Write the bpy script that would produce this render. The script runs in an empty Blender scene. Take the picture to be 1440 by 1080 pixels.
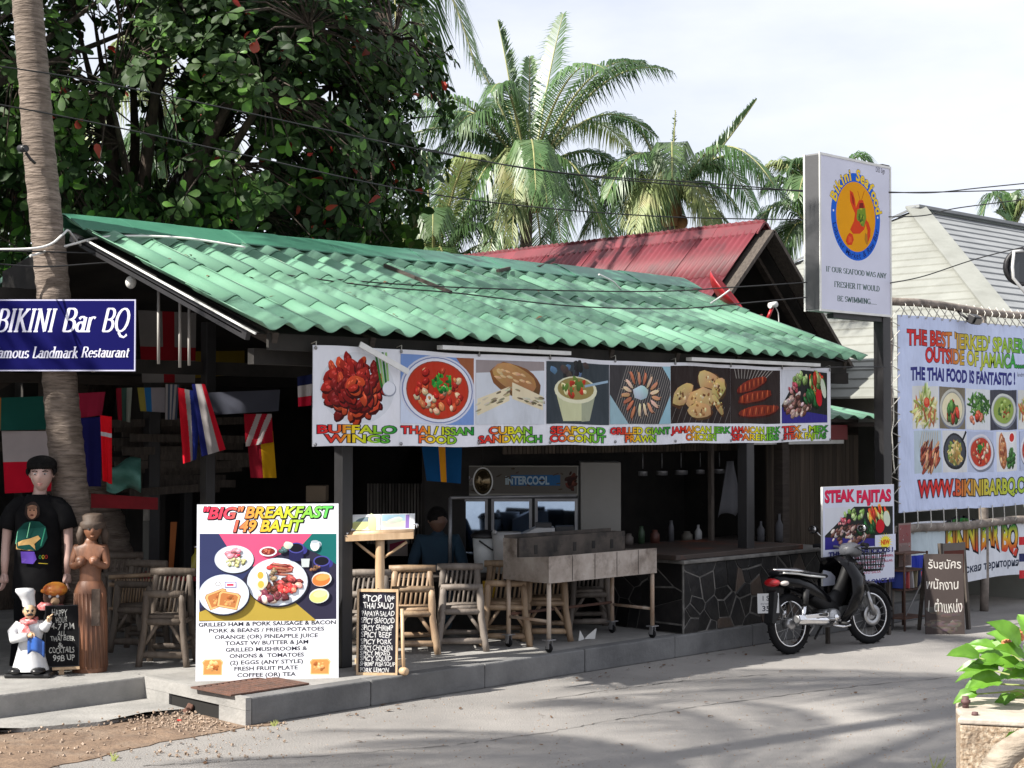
import bpy, bmesh, math, random
from mathutils import Vector, Matrix, noise
R = math.radians
PI = math.pi
scn = bpy.context.scene
COL = scn.collection

# ------------------------------------------------------------------ camera
# world frame: +X runs along the restaurant front (to the right), +Y goes into
# the building, the origin is the kerb corner at road level.
FPX = 2200.0                       # focal length in pixels of a 1440 px wide frame
YAW = R(44.1)
PITCH = math.atan(60 / FPX)
CAM = Vector((-6.525, -9.426, 2.15))
RIGHT = Vector((math.cos(YAW), -math.sin(YAW), 0))
FWD = Vector((math.sin(YAW), math.cos(YAW), 0))
cam_d = bpy.data.cameras.new('camera')
cam = bpy.data.objects.new('camera', cam_d)
COL.objects.link(cam)
cam.location = CAM
cam.rotation_euler = (PI / 2 + PITCH, 0, -YAW)
# FWD = (sin a, cos a): a rotation of -a about z takes +Y there
cam_d.sensor_width = 36
cam_d.lens = 36 * FPX / 1440
cam_d.clip_end = 3000
scn.camera = cam

# ------------------------------------------------------------------ light
SUN = Vector((-0.63, 0.145, 0.575)).normalized()       # direction towards the sun
sd = bpy.data.lights.new('sun', 'SUN')
sd.energy = 5.0
sd.angle = R(0.6)
sd.color = (1.0, 0.95, 0.87)
so = bpy.data.objects.new('sun', sd)
COL.objects.link(so)
so.location = (-20, 5, 30)
so.rotation_euler = SUN.to_track_quat('Z', 'Y').to_euler()
world = bpy.data.worlds.new('World')
scn.world = world
world.use_nodes = True
nt = world.node_tree
for n in list(nt.nodes):
    nt.nodes.remove(n)
def N(tree, typ, **kw):
    n = tree.nodes.new(typ)
    for k, v in kw.items():
        setattr(n, k, v)
    return n
sky = N(nt, 'ShaderNodeTexSky')
sky.sky_type = 'NISHITA'
sky.sun_disc = False
sky.sun_elevation = math.asin(SUN.z)
sky.sun_rotation = math.atan2(SUN.x, SUN.y)
sky.air_density = 1.0
sky.dust_density = 1.5
tc = N(nt, 'ShaderNodeTexCoord')
mp = N(nt, 'ShaderNodeMapping')
mp.inputs['Scale'].default_value = (1.2, 1.2, 3.6)
nz = N(nt, 'ShaderNodeTexNoise')
nz.inputs['Scale'].default_value = 1.7
nz.inputs['Detail'].default_value = 7
nz.inputs['Roughness'].default_value = 0.55
rp = N(nt, 'ShaderNodeMapRange')
rp.inputs['From Min'].default_value = 0.33
rp.inputs['From Max'].default_value = 0.56
rp.inputs['To Min'].default_value = 0.66
rp.inputs['To Max'].default_value = 0.98
mx = N(nt, 'ShaderNodeMix', data_type='RGBA')
mx.inputs[7].default_value = (9.3, 9.6, 10.6, 1)        # sunlit high cloud, same units as the sky
bg = N(nt, 'ShaderNodeBackground')
bg.inputs['Strength'].default_value = 0.054
wo = N(nt, 'ShaderNodeOutputWorld')
L = nt.links.new
L(tc.outputs['Generated'], mp.inputs['Vector'])
L(mp.outputs['Vector'], nz.inputs['Vector'])
L(nz.outputs['Fac'], rp.inputs['Value'])
L(rp.outputs['Result'], mx.inputs[0])
L(sky.outputs['Color'], mx.inputs[6])
L(mx.outputs[2], bg.inputs['Color'])
L(bg.outputs['Background'], wo.inputs['Surface'])
vs = scn.view_settings
scn.display_settings.display_device = 'sRGB'
vs.view_transform = 'Standard'
vs.look = 'None'
vs.exposure = 1.1
vs.gamma = 1
vs.use_curve_mapping = False
scn.cycles.max_bounces = 6
scn.cycles.diffuse_bounces = 3
scn.cycles.transparent_max_bounces = 6

# ------------------------------------------------------------------ placing helpers
UP = Vector((0, 0, 1))
def raydir(x, y):
    cp, sp = math.cos(PITCH), math.sin(PITCH)
    f = FWD * cp + UP * sp
    u = UP * cp - FWD * sp
    return (RIGHT * ((x - 720) / FPX) + f + u * ((540 - y) / FPX))
def atY(x, y, Y):
    d = raydir(x, y); return CAM + d * ((Y - CAM.y) / d.y)
def atX(x, y, X):
    d = raydir(x, y); return CAM + d * ((X - CAM.x) / d.x)
def atZ(x, y, Z):
    d = raydir(x, y); return CAM + d * ((Z - CAM.z) / d.z)
def atD(x, y, D):
    d = raydir(x, y); return CAM + d * (D / d.dot(FWD))

# ------------------------------------------------------------------ materials
def lin(c):
    return tuple((v / 255 / 12.92) if v / 255 <= 0.04045 else ((v / 255 + 0.055) / 1.055) ** 2.4 for v in c)
MATS = {}
def M(name, c1, c2=None, scale=5.0, rough=0.7, metal=0.0, bump=0.0, bscale=None, detail=5,
      stretch=(1, 1, 1), lo=0.35, hi=0.65, rand=0.0, trans=0.0, coat=0.0, spec=0.5, c3=None, s3=1.2, k3=0.5, emit=0):
    """procedural material: two colours mixed by noise, an optional third for large stains, and bump"""
    m = bpy.data.materials.new(name)
    m.use_nodes = True
    t = m.node_tree
    b = t.nodes['Principled BSDF']
    b.inputs['Roughness'].default_value = rough
    b.inputs['Metallic'].default_value = metal
    b.inputs['Specular IOR Level'].default_value = spec
    b.inputs['Coat Weight'].default_value = coat
    if c2 is None:
        c2 = tuple(v * 0.8 for v in c1)
    k = N(t, 'ShaderNodeTexCoord')
    mp = N(t, 'ShaderNodeMapping')
    mp.inputs['Scale'].default_value = stretch
    t.links.new(k.outputs['Object'], mp.inputs['Vector'])
    nz = N(t, 'ShaderNodeTexNoise')
    nz.inputs['Scale'].default_value = scale
    nz.inputs['Detail'].default_value = detail
    nz.inputs['Roughness'].default_value = 0.6
    vec = mp.outputs['Vector']
    if rand:
        oi = N(t, 'ShaderNodeObjectInfo')
        ad = N(t, 'ShaderNodeVectorMath', operation='ADD')
        ml = N(t, 'ShaderNodeVectorMath', operation='SCALE')
        ml.inputs['Scale'].default_value = 37.0
        cb = N(t, 'ShaderNodeCombineXYZ')
        t.links.new(oi.outputs['Random'], cb.inputs[0])
        t.links.new(oi.outputs['Random'], cb.inputs[1])
        t.links.new(cb.outputs[0], ml.inputs[0])
        t.links.new(vec, ad.inputs[0])
        t.links.new(ml.outputs[0], ad.inputs[1])
        vec = ad.outputs[0]
    t.links.new(vec, nz.inputs['Vector'])
    mr = N(t, 'ShaderNodeMapRange')
    mr.inputs['From Min'].default_value = lo
    mr.inputs['From Max'].default_value = hi
    t.links.new(nz.outputs['Fac'], mr.inputs['Value'])
    mix = N(t, 'ShaderNodeMix', data_type='RGBA')
    mix.inputs[6].default_value = (*c1, 1)
    mix.inputs[7].default_value = (*c2, 1)
    t.links.new(mr.outputs['Result'], mix.inputs[0])
    out = mix.outputs[2]
    if c3 is not None:
        n3 = N(t, 'ShaderNodeTexNoise')
        n3.inputs['Scale'].default_value = s3
        n3.inputs['Detail'].default_value = 6
        n3.inputs['Roughness'].default_value = 0.65
        t.links.new(vec, n3.inputs['Vector'])
        m3 = N(t, 'ShaderNodeMapRange')
        m3.inputs['From Min'].default_value = 0.5
        m3.inputs['From Max'].default_value = 0.68
        m3.inputs['To Max'].default_value = k3
        t.links.new(n3.outputs['Fac'], m3.inputs['Value'])
        x3 = N(t, 'ShaderNodeMix', data_type='RGBA')
        x3.inputs[7].default_value = (*c3, 1)
        t.links.new(out, x3.inputs[6])
        t.links.new(m3.outputs['Result'], x3.inputs[0])
        out = x3.outputs[2]
    if rand:
        oi2 = N(t, 'ShaderNodeObjectInfo')
        r2 = N(t, 'ShaderNodeMapRange')
        r2.inputs['To Min'].default_value = 1 - rand
        r2.inputs['To Max'].default_value = 1 + rand
        t.links.new(oi2.outputs['Random'], r2.inputs['Value'])
        hs = N(t, 'ShaderNodeHueSaturation')
        t.links.new(r2.outputs['Result'], hs.inputs['Value'])
        t.links.new(out, hs.inputs['Color'])
        out = hs.outputs['Color']
    t.links.new(out, b.inputs['Base Color'])
    if bump:
        bn = N(t, 'ShaderNodeTexNoise')
        bn.inputs['Scale'].default_value = bscale or scale * 3
        bn.inputs['Detail'].default_value = 6
        t.links.new(vec, bn.inputs['Vector'])
        bp = N(t, 'ShaderNodeBump')
        bp.inputs['Strength'].default_value = bump
        bp.inputs['Distance'].default_value = 0.02
        t.links.new(bn.outputs['Fac'], bp.inputs['Height'])
        t.links.new(bp.outputs['Normal'], b.inputs['Normal'])
    if trans:
        tr = N(t, 'ShaderNodeBsdfTranslucent')
        t.links.new(out, tr.inputs['Color'])
        ms = N(t, 'ShaderNodeMixShader')
        ms.inputs[0].default_value = trans
        t.links.new(b.outputs[0], ms.inputs[1])
        t.links.new(tr.outputs[0], ms.inputs[2])
        t.links.new(ms.outputs[0], t.nodes['Material Output'].inputs['Surface'])
    if emit:
        b.inputs['Emission Color'].default_value = (*c1, 1)
        b.inputs['Emission Strength'].default_value = emit
    MATS[name] = m
    return m
def flat(name, c, rough=0.6, **kw):
    return M(name, c, tuple(v * 0.88 for v in c), rough=rough, **kw)

def attr_mat(name, rough=0.5, dirt=0.12, folds=0):
    """printed surface: the colours of the flat print come from the mesh, grime from noise"""
    m = bpy.data.materials.new(name)
    m.use_nodes = True
    t = m.node_tree
    b = t.nodes['Principled BSDF']
    b.inputs['Roughness'].default_value = rough
    b.inputs['Specular IOR Level'].default_value = 0.12
    a = N(t, 'ShaderNodeAttribute'); a.attribute_name = 'Col'
    k = N(t, 'ShaderNodeTexCoord')
    nz = N(t, 'ShaderNodeTexNoise'); nz.inputs['Scale'].default_value = 2.3; nz.inputs['Detail'].default_value = 8
    t.links.new(k.outputs['Object'], nz.inputs['Vector'])
    mr = N(t, 'ShaderNodeMapRange')
    mr.inputs['From Min'].default_value = 0.3; mr.inputs['From Max'].default_value = 0.7
    mr.inputs['To Min'].default_value = 1.0; mr.inputs['To Max'].default_value = 1.0 - dirt
    t.links.new(nz.outputs['Fac'], mr.inputs['Value'])
    hs = N(t, 'ShaderNodeHueSaturation')
    t.links.new(a.outputs['Color'], hs.inputs['Color'])
    t.links.new(mr.outputs['Result'], hs.inputs['Value'])
    t.links.new(hs.outputs['Color'], b.inputs['Base Color'])
    if folds:
        mp = N(t, 'ShaderNodeMapping'); mp.inputs['Scale'].default_value = (2.2, 1, .9)
        t.links.new(k.outputs['Object'], mp.inputs['Vector'])
        n2 = N(t, 'ShaderNodeTexNoise'); n2.inputs['Scale'].default_value = 1.6; n2.inputs['Detail'].default_value = 3
        t.links.new(mp.outputs['Vector'], n2.inputs['Vector'])
        bp = N(t, 'ShaderNodeBump'); bp.inputs['Strength'].default_value = 1.0; bp.inputs['Distance'].default_value = folds
        t.links.new(n2.outputs['Fac'], bp.inputs['Height']); t.links.new(bp.outputs['Normal'], b.inputs['Normal'])
    return m

# ------------------------------------------------------------------ object helpers
def tag(o, label=None, cat=None, group=None, kind=None):
    if label: o['label'] = label
    if cat: o['category'] = cat
    if group: o['group'] = group
    if kind: o['kind'] = kind
    return o
def thing(name, label, cat, loc=(0, 0, 0), rz=0.0, group=None):
    o = bpy.data.objects.new(name, None)
    o.empty_display_size = 0.2
    COL.objects.link(o)
    o.location = loc
    o.rotation_euler = (0, 0, rz)
    return tag(o, label, cat, group)
def kids(o):
    return [c for c in KIDS.get(o.name, [])]
KIDS = {}
def link_child(o, parent):
    if parent is not None:
        o.parent = parent
        KIDS.setdefault(parent.name, []).append(o)
def copy_tree(o, parent=None):
    c = o.copy()
    COL.objects.link(c)
    link_child(c, parent)
    for ch in kids(o):
        copy_tree(ch, c)
    return c

class MB:
    """collects faces and links them as one mesh object"""
    def __init__(s):
        s.v = []; s.f = []; s.mi = []; s.cur = 0; s.sm = []; s.smooth = False; s.fix = False
    def add(s, vs, fs, smooth=None):
        b = len(s.v)
        s.v += [tuple(v) for v in vs]
        for f in fs:
            s.f.append([b + i for i in f]); s.mi.append(s.cur)
            s.sm.append(s.smooth if smooth is None else smooth)
        return s
    def box(s, x0, x1, y0, y1, z0, z1):
        v = [(x, y, z) for z in (z0, z1) for y in (y0, y1) for x in (x0, x1)]
        return s.add(v, [(0, 2, 3, 1), (4, 5, 7, 6), (0, 1, 5, 4), (2, 6, 7, 3), (0, 4, 6, 2), (1, 3, 7, 5)], False)
    def obox(s, c, size, rot=(0, 0, 0)):
        from mathutils import Euler
        m = Euler(rot).to_matrix()
        c = Vector(c)
        v = [c + m @ Vector((x * size[0] / 2, y * size[1] / 2, z * size[2] / 2)) for z in (-1, 1) for y in (-1, 1) for x in (-1, 1)]
        return s.add(v, [(0, 2, 3, 1), (4, 5, 7, 6), (0, 1, 5, 4), (2, 6, 7, 3), (0, 4, 6, 2), (1, 3, 7, 5)], False)
    def beam(s, p, q, w, h, up=(0, 0, 1)):
        """rectangular bar from p to q"""
        p = Vector(p); q = Vector(q); d = (q - p).normalized()
        a = d.cross(Vector(up))
        if a.length < 1e-4: a = d.cross(Vector((1, 0, 0)))
        a.normalize(); b = a.cross(d).normalized()
        v = []
        for e in (p, q):
            for i, j in ((-1, -1), (1, -1), (1, 1), (-1, 1)):
                v.append(e + a * (i * w / 2) + b * (j * h / 2))
        return s.add(v, [(0, 1, 2, 3), (7, 6, 5, 4), (0, 4, 5, 1), (1, 5, 6, 2), (2, 6, 7, 3), (3, 7, 4, 0)], False)
    def tube(s, pts, r, n=8, cap=True, flat=(1, 1)):
        pts = [Vector(p) for p in pts]
        rs = r if isinstance(r, (list, tuple)) else [r] * len(pts)
        b = len(s.v)
        d0 = (pts[1] - pts[0]).normalized()
        a = d0.cross(UP)
        if a.length < 1e-3: a = Vector((1, 0, 0))
        a.normalize()
        vs = []
        for i, p in enumerate(pts):
            if i == 0: d = pts[1] - pts[0]
            elif i == len(pts) - 1: d = pts[-1] - pts[-2]
            else: d = (pts[i + 1] - pts[i]).normalized() + (pts[i] - pts[i - 1]).normalized()
            d.normalize()
            a = (a - d * a.dot(d))
            if a.length < 1e-4: a = d.orthogonal()
            a.normalize()
            c = d.cross(a)
            for k in range(n):
                t = 2 * PI * k / n
                vs.append(p + a * (math.cos(t) * rs[i] * flat[0]) + c * (math.sin(t) * rs[i] * flat[1]))
        fs = []
        for i in range(len(pts) - 1):
            for k in range(n):
                k2 = (k + 1) % n
                fs.append((i * n + k, i * n + k2, (i + 1) * n + k2, (i + 1) * n + k))
        s.add(vs, fs, True)
        if cap:
            s.f.append([b + k for k in range(n)][::-1]); s.mi.append(s.cur); s.sm.append(False)
            e = b + (len(pts) - 1) * n
            s.f.append([e + k for k in range(n)]); s.mi.append(s.cur); s.sm.append(False)
        return s
    def lathe(s, prof, c=(0, 0, 0), n=16, axis='z', sx=1, sy=1):
        c = Vector(c); vs = []
        for r, z in prof:
            for k in range(n):
                t = 2 * PI * k / n
                p = (r * math.cos(t) * sx, r * math.sin(t) * sy, z)
                if axis == 'x': p = (p[2], p[0], p[1])
                if axis == 'y': p = (p[0], p[2], p[1])
                vs.append(c + Vector(p))
        fs = []
        for i in range(len(prof) - 1):
            for k in range(n):
                k2 = (k + 1) % n
                f = (i * n + k, i * n + k2, (i + 1) * n + k2, (i + 1) * n + k)
                fs.append(f if axis != 'y' else f[::-1])
        return s.add(vs, fs, True)
    def sphere(s, c, r, n=14, m=9):
        if not isinstance(r, (tuple, list)): r = (r, r, r)
        c = Vector(c); vs = []
        for i in range(m + 1):
            ph = PI * i / m
            for k in range(n):
                t = 2 * PI * k / n
                vs.append(c + Vector((r[0] * math.sin(ph) * math.cos(t), r[1] * math.sin(ph) * math.sin(t), -r[2] * math.cos(ph))))
        fs = [(i * n + k, i * n + (k + 1) % n, (i + 1) * n + (k + 1) % n, (i + 1) * n + k) for i in range(m) for k in range(n)]
        return s.add(vs, fs, True)
    def prism(s, poly, a, b, frame=None):
        """extrude a 2D polygon between a and b; frame maps (u, v, w) to a point"""
        fr = frame or (lambda u, v, w: (u, v, w)); s.fix = True
        n = len(poly)
        vs = [fr(u, v, a) for u, v in poly] + [fr(u, v, b) for u, v in poly]
        fs = [tuple(range(n))[::-1], tuple(range(n, 2 * n))] + [(i, (i + 1) % n, n + (i + 1) % n, n + i) for i in range(n)]
        return s.add(vs, fs, False)
    def grid(s, f, nu, nv, smooth=True):
        vs = [f(i / nu, j / nv) for j in range(nv + 1) for i in range(nu + 1)]
        fs = [(j * (nu + 1) + i, j * (nu + 1) + i + 1, (j + 1) * (nu + 1) + i + 1, (j + 1) * (nu + 1) + i) for j in range(nv) for i in range(nu)]
        return s.add(vs, fs, smooth)
    def mesh(s, name, mats, off=(0, 0, 0)):
        me = bpy.data.meshes.new(name)
        ox, oy, oz = off
        me.from_pydata([(x - ox, y - oy, z - oz) for x, y, z in s.v], [], s.f)
        if not isinstance(mats, (list, tuple)): mats = [mats]
        for m in mats:
            me.materials.append(MATS[m] if isinstance(m, str) else m)
        if len(mats) > 1: me.polygons.foreach_set('material_index', s.mi)
        me.polygons.foreach_set('use_smooth', s.sm)
        if s.fix:
            bm = bmesh.new(); bm.from_mesh(me); bmesh.ops.recalc_face_normals(bm, faces=bm.faces); bm.to_mesh(me); bm.free()
        me.update()
        return me
    def build(s, name, mats, parent=None, local=True, bevel=0, solid=0, seg=2):
        """local=False: the collected points are world points (also under an unrotated parent)"""
        off = (0, 0, 0); loc = (0, 0, 0)
        if parent is not None and not local:
            p = parent; off = Vector((0, 0, 0))
            while p is not None:
                off += Vector(p.location); p = p.parent
        elif parent is None:
            xs = [v[0] for v in s.v]; ys = [v[1] for v in s.v]; zs = [v[2] for v in s.v]
            off = loc = ((min(xs) + max(xs)) / 2, (min(ys) + max(ys)) / 2, min(zs))
        o = bpy.data.objects.new(name, s.mesh(name, mats, off))
        COL.objects.link(o)
        o.location = loc
        link_child(o, parent)
        if solid:
            md = o.modifiers.new('solid', 'SOLIDIFY'); md.thickness = solid; md.offset = 0
        if bevel:
            md = o.modifiers.new('bevel', 'BEVEL'); md.width = bevel; md.segments = seg; md.limit_method = 'ANGLE'; md.angle_limit = R(40)
        return o
def struct(o): o['kind'] = 'structure'; return o
def stuff(o): o['kind'] = 'stuff'; return o
rnd = random.Random(7)
def U(a, b): return rnd.uniform(a, b)

def skin(name, nodes, edges, radii, mat, parent=None, sub=2, root=0):
    """one continuous body grown over a skeleton"""
    me = bpy.data.meshes.new(name)
    me.from_pydata([tuple(n) for n in nodes], edges, [])
    o = bpy.data.objects.new(name, me)
    COL.objects.link(o)
    md = o.modifiers.new('skin', 'SKIN')
    md.use_smooth_shade = True
    for i, r in enumerate(radii):
        sv = me.skin_vertices[0].data[i]
        sv.radius = r if isinstance(r, tuple) else (r, r)
        sv.use_root = (i == root)
    ss = o.modifiers.new('sub', 'SUBSURF'); ss.levels = sub; ss.render_levels = sub
    dg = bpy.context.evaluated_depsgraph_get()
    nm = bpy.data.meshes.new_from_object(o.evaluated_get(dg))
    o.modifiers.clear()
    o.data = nm
    nm.materials.clear(); nm.materials.append(MATS[mat])
    for p in nm.polygons: p.use_smooth = True
    link_child(o, parent)
    return o

# ------------------------------------------------------------------ flat print: shapes and lettering
TCACHE = {}
def text_geo(s, offset=0.0, shear=0.0, res=3, space=1.0):
    k = (s, offset, shear, res, space)
    if k in TCACHE: return TCACHE[k]
    c = bpy.data.curves.new('lettering', 'FONT')
    c.body = s; c.offset = offset; c.shear = shear; c.resolution_u = res; c.space_character = space
    o = bpy.data.objects.new('lettering', c)
    m = o.to_mesh()
    vs = [(v.co.x, v.co.y) for v in m.vertices]
    fs = [tuple(p.vertices) for p in m.polygons]
    o.to_mesh_clear()
    bpy.data.objects.remove(o); bpy.data.curves.remove(c)
    TCACHE[k] = (vs, fs)
    return vs, fs

# roman letters drawn with a broad nib: 'p' polylines, 'a' arcs, 's' serifs at x,y
SER = {
'A': (.78, [('p', .05, 0, .36, 1), ('p', .36, 1, .68, 0), ('p', .17, .33, .55, .33)], [(.05, 0), (.68, 0)]),
'B': (.70, [('p', .14, 0, .14, 1), ('p', .1, 1, .35, 1), ('p', .14, .52, .36, .52), ('p', .1, 0, .38, 0), ('a', .35, .76, .22, .24, -90, 90), ('a', .37, .26, .25, .26, -90, 90)], []),
'D': (.78, [('p', .14, 0, .14, 1), ('p', .08, 1, .34, 1), ('p', .08, 0, .34, 0), ('a', .32, .5, .36, .5, -90, 90)], []),
'E': (.66, [('p', .14, 0, .14, 1), ('p', .08, 1, .56, 1), ('p', .14, .52, .46, .52), ('p', .08, 0, .58, 0), ('p', .56, 1, .56, .84), ('p', .58, 0, .58, .18)], []),
'F': (.62, [('p', .14, 0, .14, 1), ('p', .08, 1, .56, 1), ('p', .14, .52, .44, .52), ('p', .56, 1, .56, .82)], [(.14, 0)]),
'G': (.78, [('a', .42, .5, .34, .5, 40, 320), ('p', .66, .05, .66, .42)], [(.62, .42)]),
'H': (.82, [('p', .14, 0, .14, 1), ('p', .66, 0, .66, 1), ('p', .14, .52, .66, .52)], [(.14, 0), (.14, 1), (.66, 0), (.66, 1)]),
'I': (.40, [('p', .18, 0, .18, 1)], [(.18, 0), (.18, 1)]),
'K': (.76, [('p', .14, 0, .14, 1), ('p', .14, .42, .58, 1), ('p', .28, .58, .64, 0)], [(.14, 0), (.14, 1), (.58, 1), (.64, 0)]),
'L': (.62, [('p', .14, 0, .14, 1), ('p', .08, 0, .54, 0), ('p', .54, 0, .54, .2)], [(.14, 1)]),
'M': (.96, [('p', .14, 0, .14, 1), ('p', .14, 1, .46, .1), ('p', .46, .1, .78, 1), ('p', .78, 1, .78, 0)], [(.14, 0), (.78, 0), (.1, 1), (.82, 1)]),
'N': (.82, [('p', .14, 0, .14, 1), ('p', .14, 1, .66, 0), ('p', .66, 0, .66, 1)], [(.14, 0), (.1, 1), (.66, 1)]),
'O': (.84, [('a', .42, .5, .34, .5, 0, 360)], []),
'Q': (.84, [('a', .42, .5, .34, .5, 0, 360), ('p', .34, -.02, .5, -.2, .72, -.26, .86, -.14)], []),
'R': (.76, [('p', .14, 0, .14, 1), ('p', .08, 1, .36, 1), ('p', .14, .5, .36, .5), ('a', .35, .75, .23, .25, -90, 90), ('p', .36, .5, .64, 0)], [(.14, 0), (.64, 0)]),
'S': (.62, [('a', .31, .74, .22, .26, 20, 255), ('a', .31, .26, .24, .26, 80, -160)], []),
'T': (.70, [('p', .33, 0, .33, 1), ('p', .04, 1, .62, 1), ('p', .04, 1, .04, .82), ('p', .62, 1, .62, .82)], [(.33, 0)]),
'U': (.80, [('p', .14, 1, .14, .3), ('a', .39, .3, .25, .3, 180, 360), ('p', .64, .3, .64, 1)], [(.14, 1), (.64, 1)]),
'W': (1.04, [('p', .05, 1, .27, 0), ('p', .27, 0, .49, .9), ('p', .49, .9, .71, 0), ('p', .71, 0, .93, 1)], [(.05, 1), (.93, 1)]),
'Y': (.74, [('p', .05, 1, .34, .45), ('p', .34, .45, .64, 1), ('p', .34, .45, .34, 0)], [(.34, 0), (.05, 1), (.64, 1)]),
'a': (.56, [('a', .24, .2, .17, .2, 0, 360), ('p', .42, .62, .42, 0), ('a', .26, .45, .17, .19, 10, 150)], [(.45, 0)]),
'd': (.60, [('a', .26, .31, .2, .31, 0, 360), ('p', .46, 1, .46, 0)], [(.43, 1), (.49, 0)]),
'e': (.54, [('a', .27, .31, .21, .31, 0, 315), ('p', .08, .34, .48, .34)], []),
'k': (.60, [('p', .12, 0, .12, 1), ('p', .12, .22, .44, .62), ('p', .24, .36, .5, 0)], [(.12, 0), (.1, 1), (.5, 0)]),
'm': (.90, [('p', .12, 0, .12, .62), ('a', .27, .42, .15, .2, 0, 170), ('p', .42, .42, .42, 0), ('a', .57, .42, .15, .2, 0, 170), ('p', .72, .42, .72, 0)], [(.12, 0), (.42, 0), (.74, 0)]),
'n': (.60, [('p', .12, 0, .12, .62), ('a', .28, .42, .16, .2, 0, 170), ('p', .44, .42, .44, 0)], [(.12, 0), (.46, 0)]),
'o': (.56, [('a', .27, .31, .21, .31, 0, 360)], []),
'r': (.44, [('p', .12, 0, .12, .62), ('a', .28, .42, .16, .2, 50, 170)], [(.12, 0)]),
's': (.46, [('a', .23, .46, .15, .16, 30, 250), ('a', .23, .15, .17, .16, 80, -160)], []),
't': (.38, [('p', .16, .85, .16, .12), ('a', .28, .13, .12, .13, 180, 300), ('p', .04, .62, .34, .62)], []),
'u': (.60, [('p', .12, .62, .12, .2), ('a', .28, .2, .16, .2, 180, 360), ('p', .44, .62, .44, 0)], [(.1, .62), (.48, 0)]),
'.': (.26, [('p', .08, .0, .08, .1)], []),
' ': (.34, [], []),
}
class Print:
    """a flat printed surface: coloured polygons laid a tenth of a millimetre apart"""
    def __init__(s, w, h, bg=(0.8, 0.8, 0.82), cell=0.0, step=0.00005):
        s.top = {}
        s.w, s.h, s.v, s.f, s.c, s.k, s.step, s.cell = w, h, [], [], [], 0, step, cell
        s.warp = None
        if bg: s.rect(0, 0, w, h, bg)
    def raw(s, pts, faces, col):
        b = len(s.v)
        xs = [q[0] for q in pts]; ys = [q[1] for q in pts]; bb = (min(xs), max(xs), min(ys), max(ys)); g = .08
        cells = [(i, j) for i in range(int(bb[0] // g), int(bb[1] // g) + 1) for j in range(int(bb[2] // g), int(bb[3] // g) + 1)]
        k = 1 + max([s.top.get(c, 0) for c in cells])           # lies on whatever is already printed there
        for c in cells: s.top[c] = k
        d = k * s.step
        s.v += [(x, y, d) for x, y in pts]
        for f in faces:
            s.f.append([b + i for i in f])
        s.c += [(col(x, y) if callable(col) else col) for x, y in pts]
    def poly(s, pts, col): s.raw(pts, [tuple(range(len(pts)))], col)
    def rect(s, x, y, w, h, col):
        n = max(1, int(w / s.cell)) if s.cell else 1
        m = max(1, int(h / s.cell)) if s.cell else 1
        pts = [(x + w * i / n, y + h * j / m) for j in range(m + 1) for i in range(n + 1)]
        s.raw(pts, [(j * (n + 1) + i, j * (n + 1) + i + 1, (j + 1) * (n + 1) + i + 1, (j + 1) * (n + 1) + i) for j in range(m) for i in range(n)], col)
    def ell(s, cx, cy, rx, ry, col, rot=0, n=18, rough=0.0, seed=None):
        r = rnd if seed is None else random.Random(seed)
        c, q = math.cos(rot), math.sin(rot); pts = []
        for k in range(n):
            t = 2 * PI * k / n; e = 1 + (r.uniform(-rough, rough) if rough else 0)
            x, y = rx * e * math.cos(t), ry * e * math.sin(t)
            pts.append((cx + x * c - y * q, cy + x * q + y * c))
        if rough:
            base = col; m_ = max(rx, ry)
            col = lambda x, y: tuple(min(1, max(0, v * (1 + .38 * (y - cy) / m_ - .12 * (x - cx) / m_) * r.uniform(.82, 1.18))) for v in base)
        s.poly(pts, col)
    def line(s, x0, y0, x1, y1, w, col):
        dx, dy = x1 - x0, y1 - y0; l = math.hypot(dx, dy) or 1; nx, ny = -dy / l * w / 2, dx / l * w / 2
        s.poly([(x0 + nx, y0 + ny), (x0 - nx, y0 - ny), (x1 - nx, y1 - ny), (x1 + nx, y1 + ny)], col)
    def ring(s, cx, cy, rx, ry, w, col, n=40):
        pts = []
        for k in range(n):
            t = 2 * PI * k / n
            pts += [(cx + rx * math.cos(t), cy + ry * math.sin(t)), (cx + (rx - w) * math.cos(t), cy + (ry - w) * math.sin(t))]
        s.raw(pts, [(2 * k, (2 * k + 2) % (2 * n), (2 * k + 3) % (2 * n), 2 * k + 1) for k in range(n)], col)
    def text(s, t, x, y, h, col, align='l', width=None, bold=0.0, shear=0.0, outline=None, ow=0.05, wob=0.0, fn=None, space=1.0):
        """cap height h, baseline y; width squeezes or stretches the line to fit"""
        base, _ = text_geo(t, 0, shear, 3, space)
        x0 = min(p[0] for p in base); x1 = max(p[0] for p in base)
        k = h / 0.70
        kx = k if width is None else width / (x1 - x0)
        W = (x1 - x0) * kx
        ox = x - (0 if align == 'l' else W / 2 if align == 'c' else W)
        layers = ([(bold + ow, outline)] if outline is not None else []) + [(bold, col)]
        for off, c in layers:
            vs, fs = text_geo(t, off, shear, 3, space)
            pts = [(ox + (px - x0) * kx, y + py * k) for px, py in vs]
            if wob:
                pts = [(px + wob * h * math.sin(py / h * 2.3 + px / h * 1.7), py + wob * h * (math.sin(px / h * 2.1) + 0.6 * math.sin(px / h * 5.3 + 1))) for px, py in pts]
            if fn: pts = [fn(px, py) for px, py in pts]
            s.raw(pts, fs, c)
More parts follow.
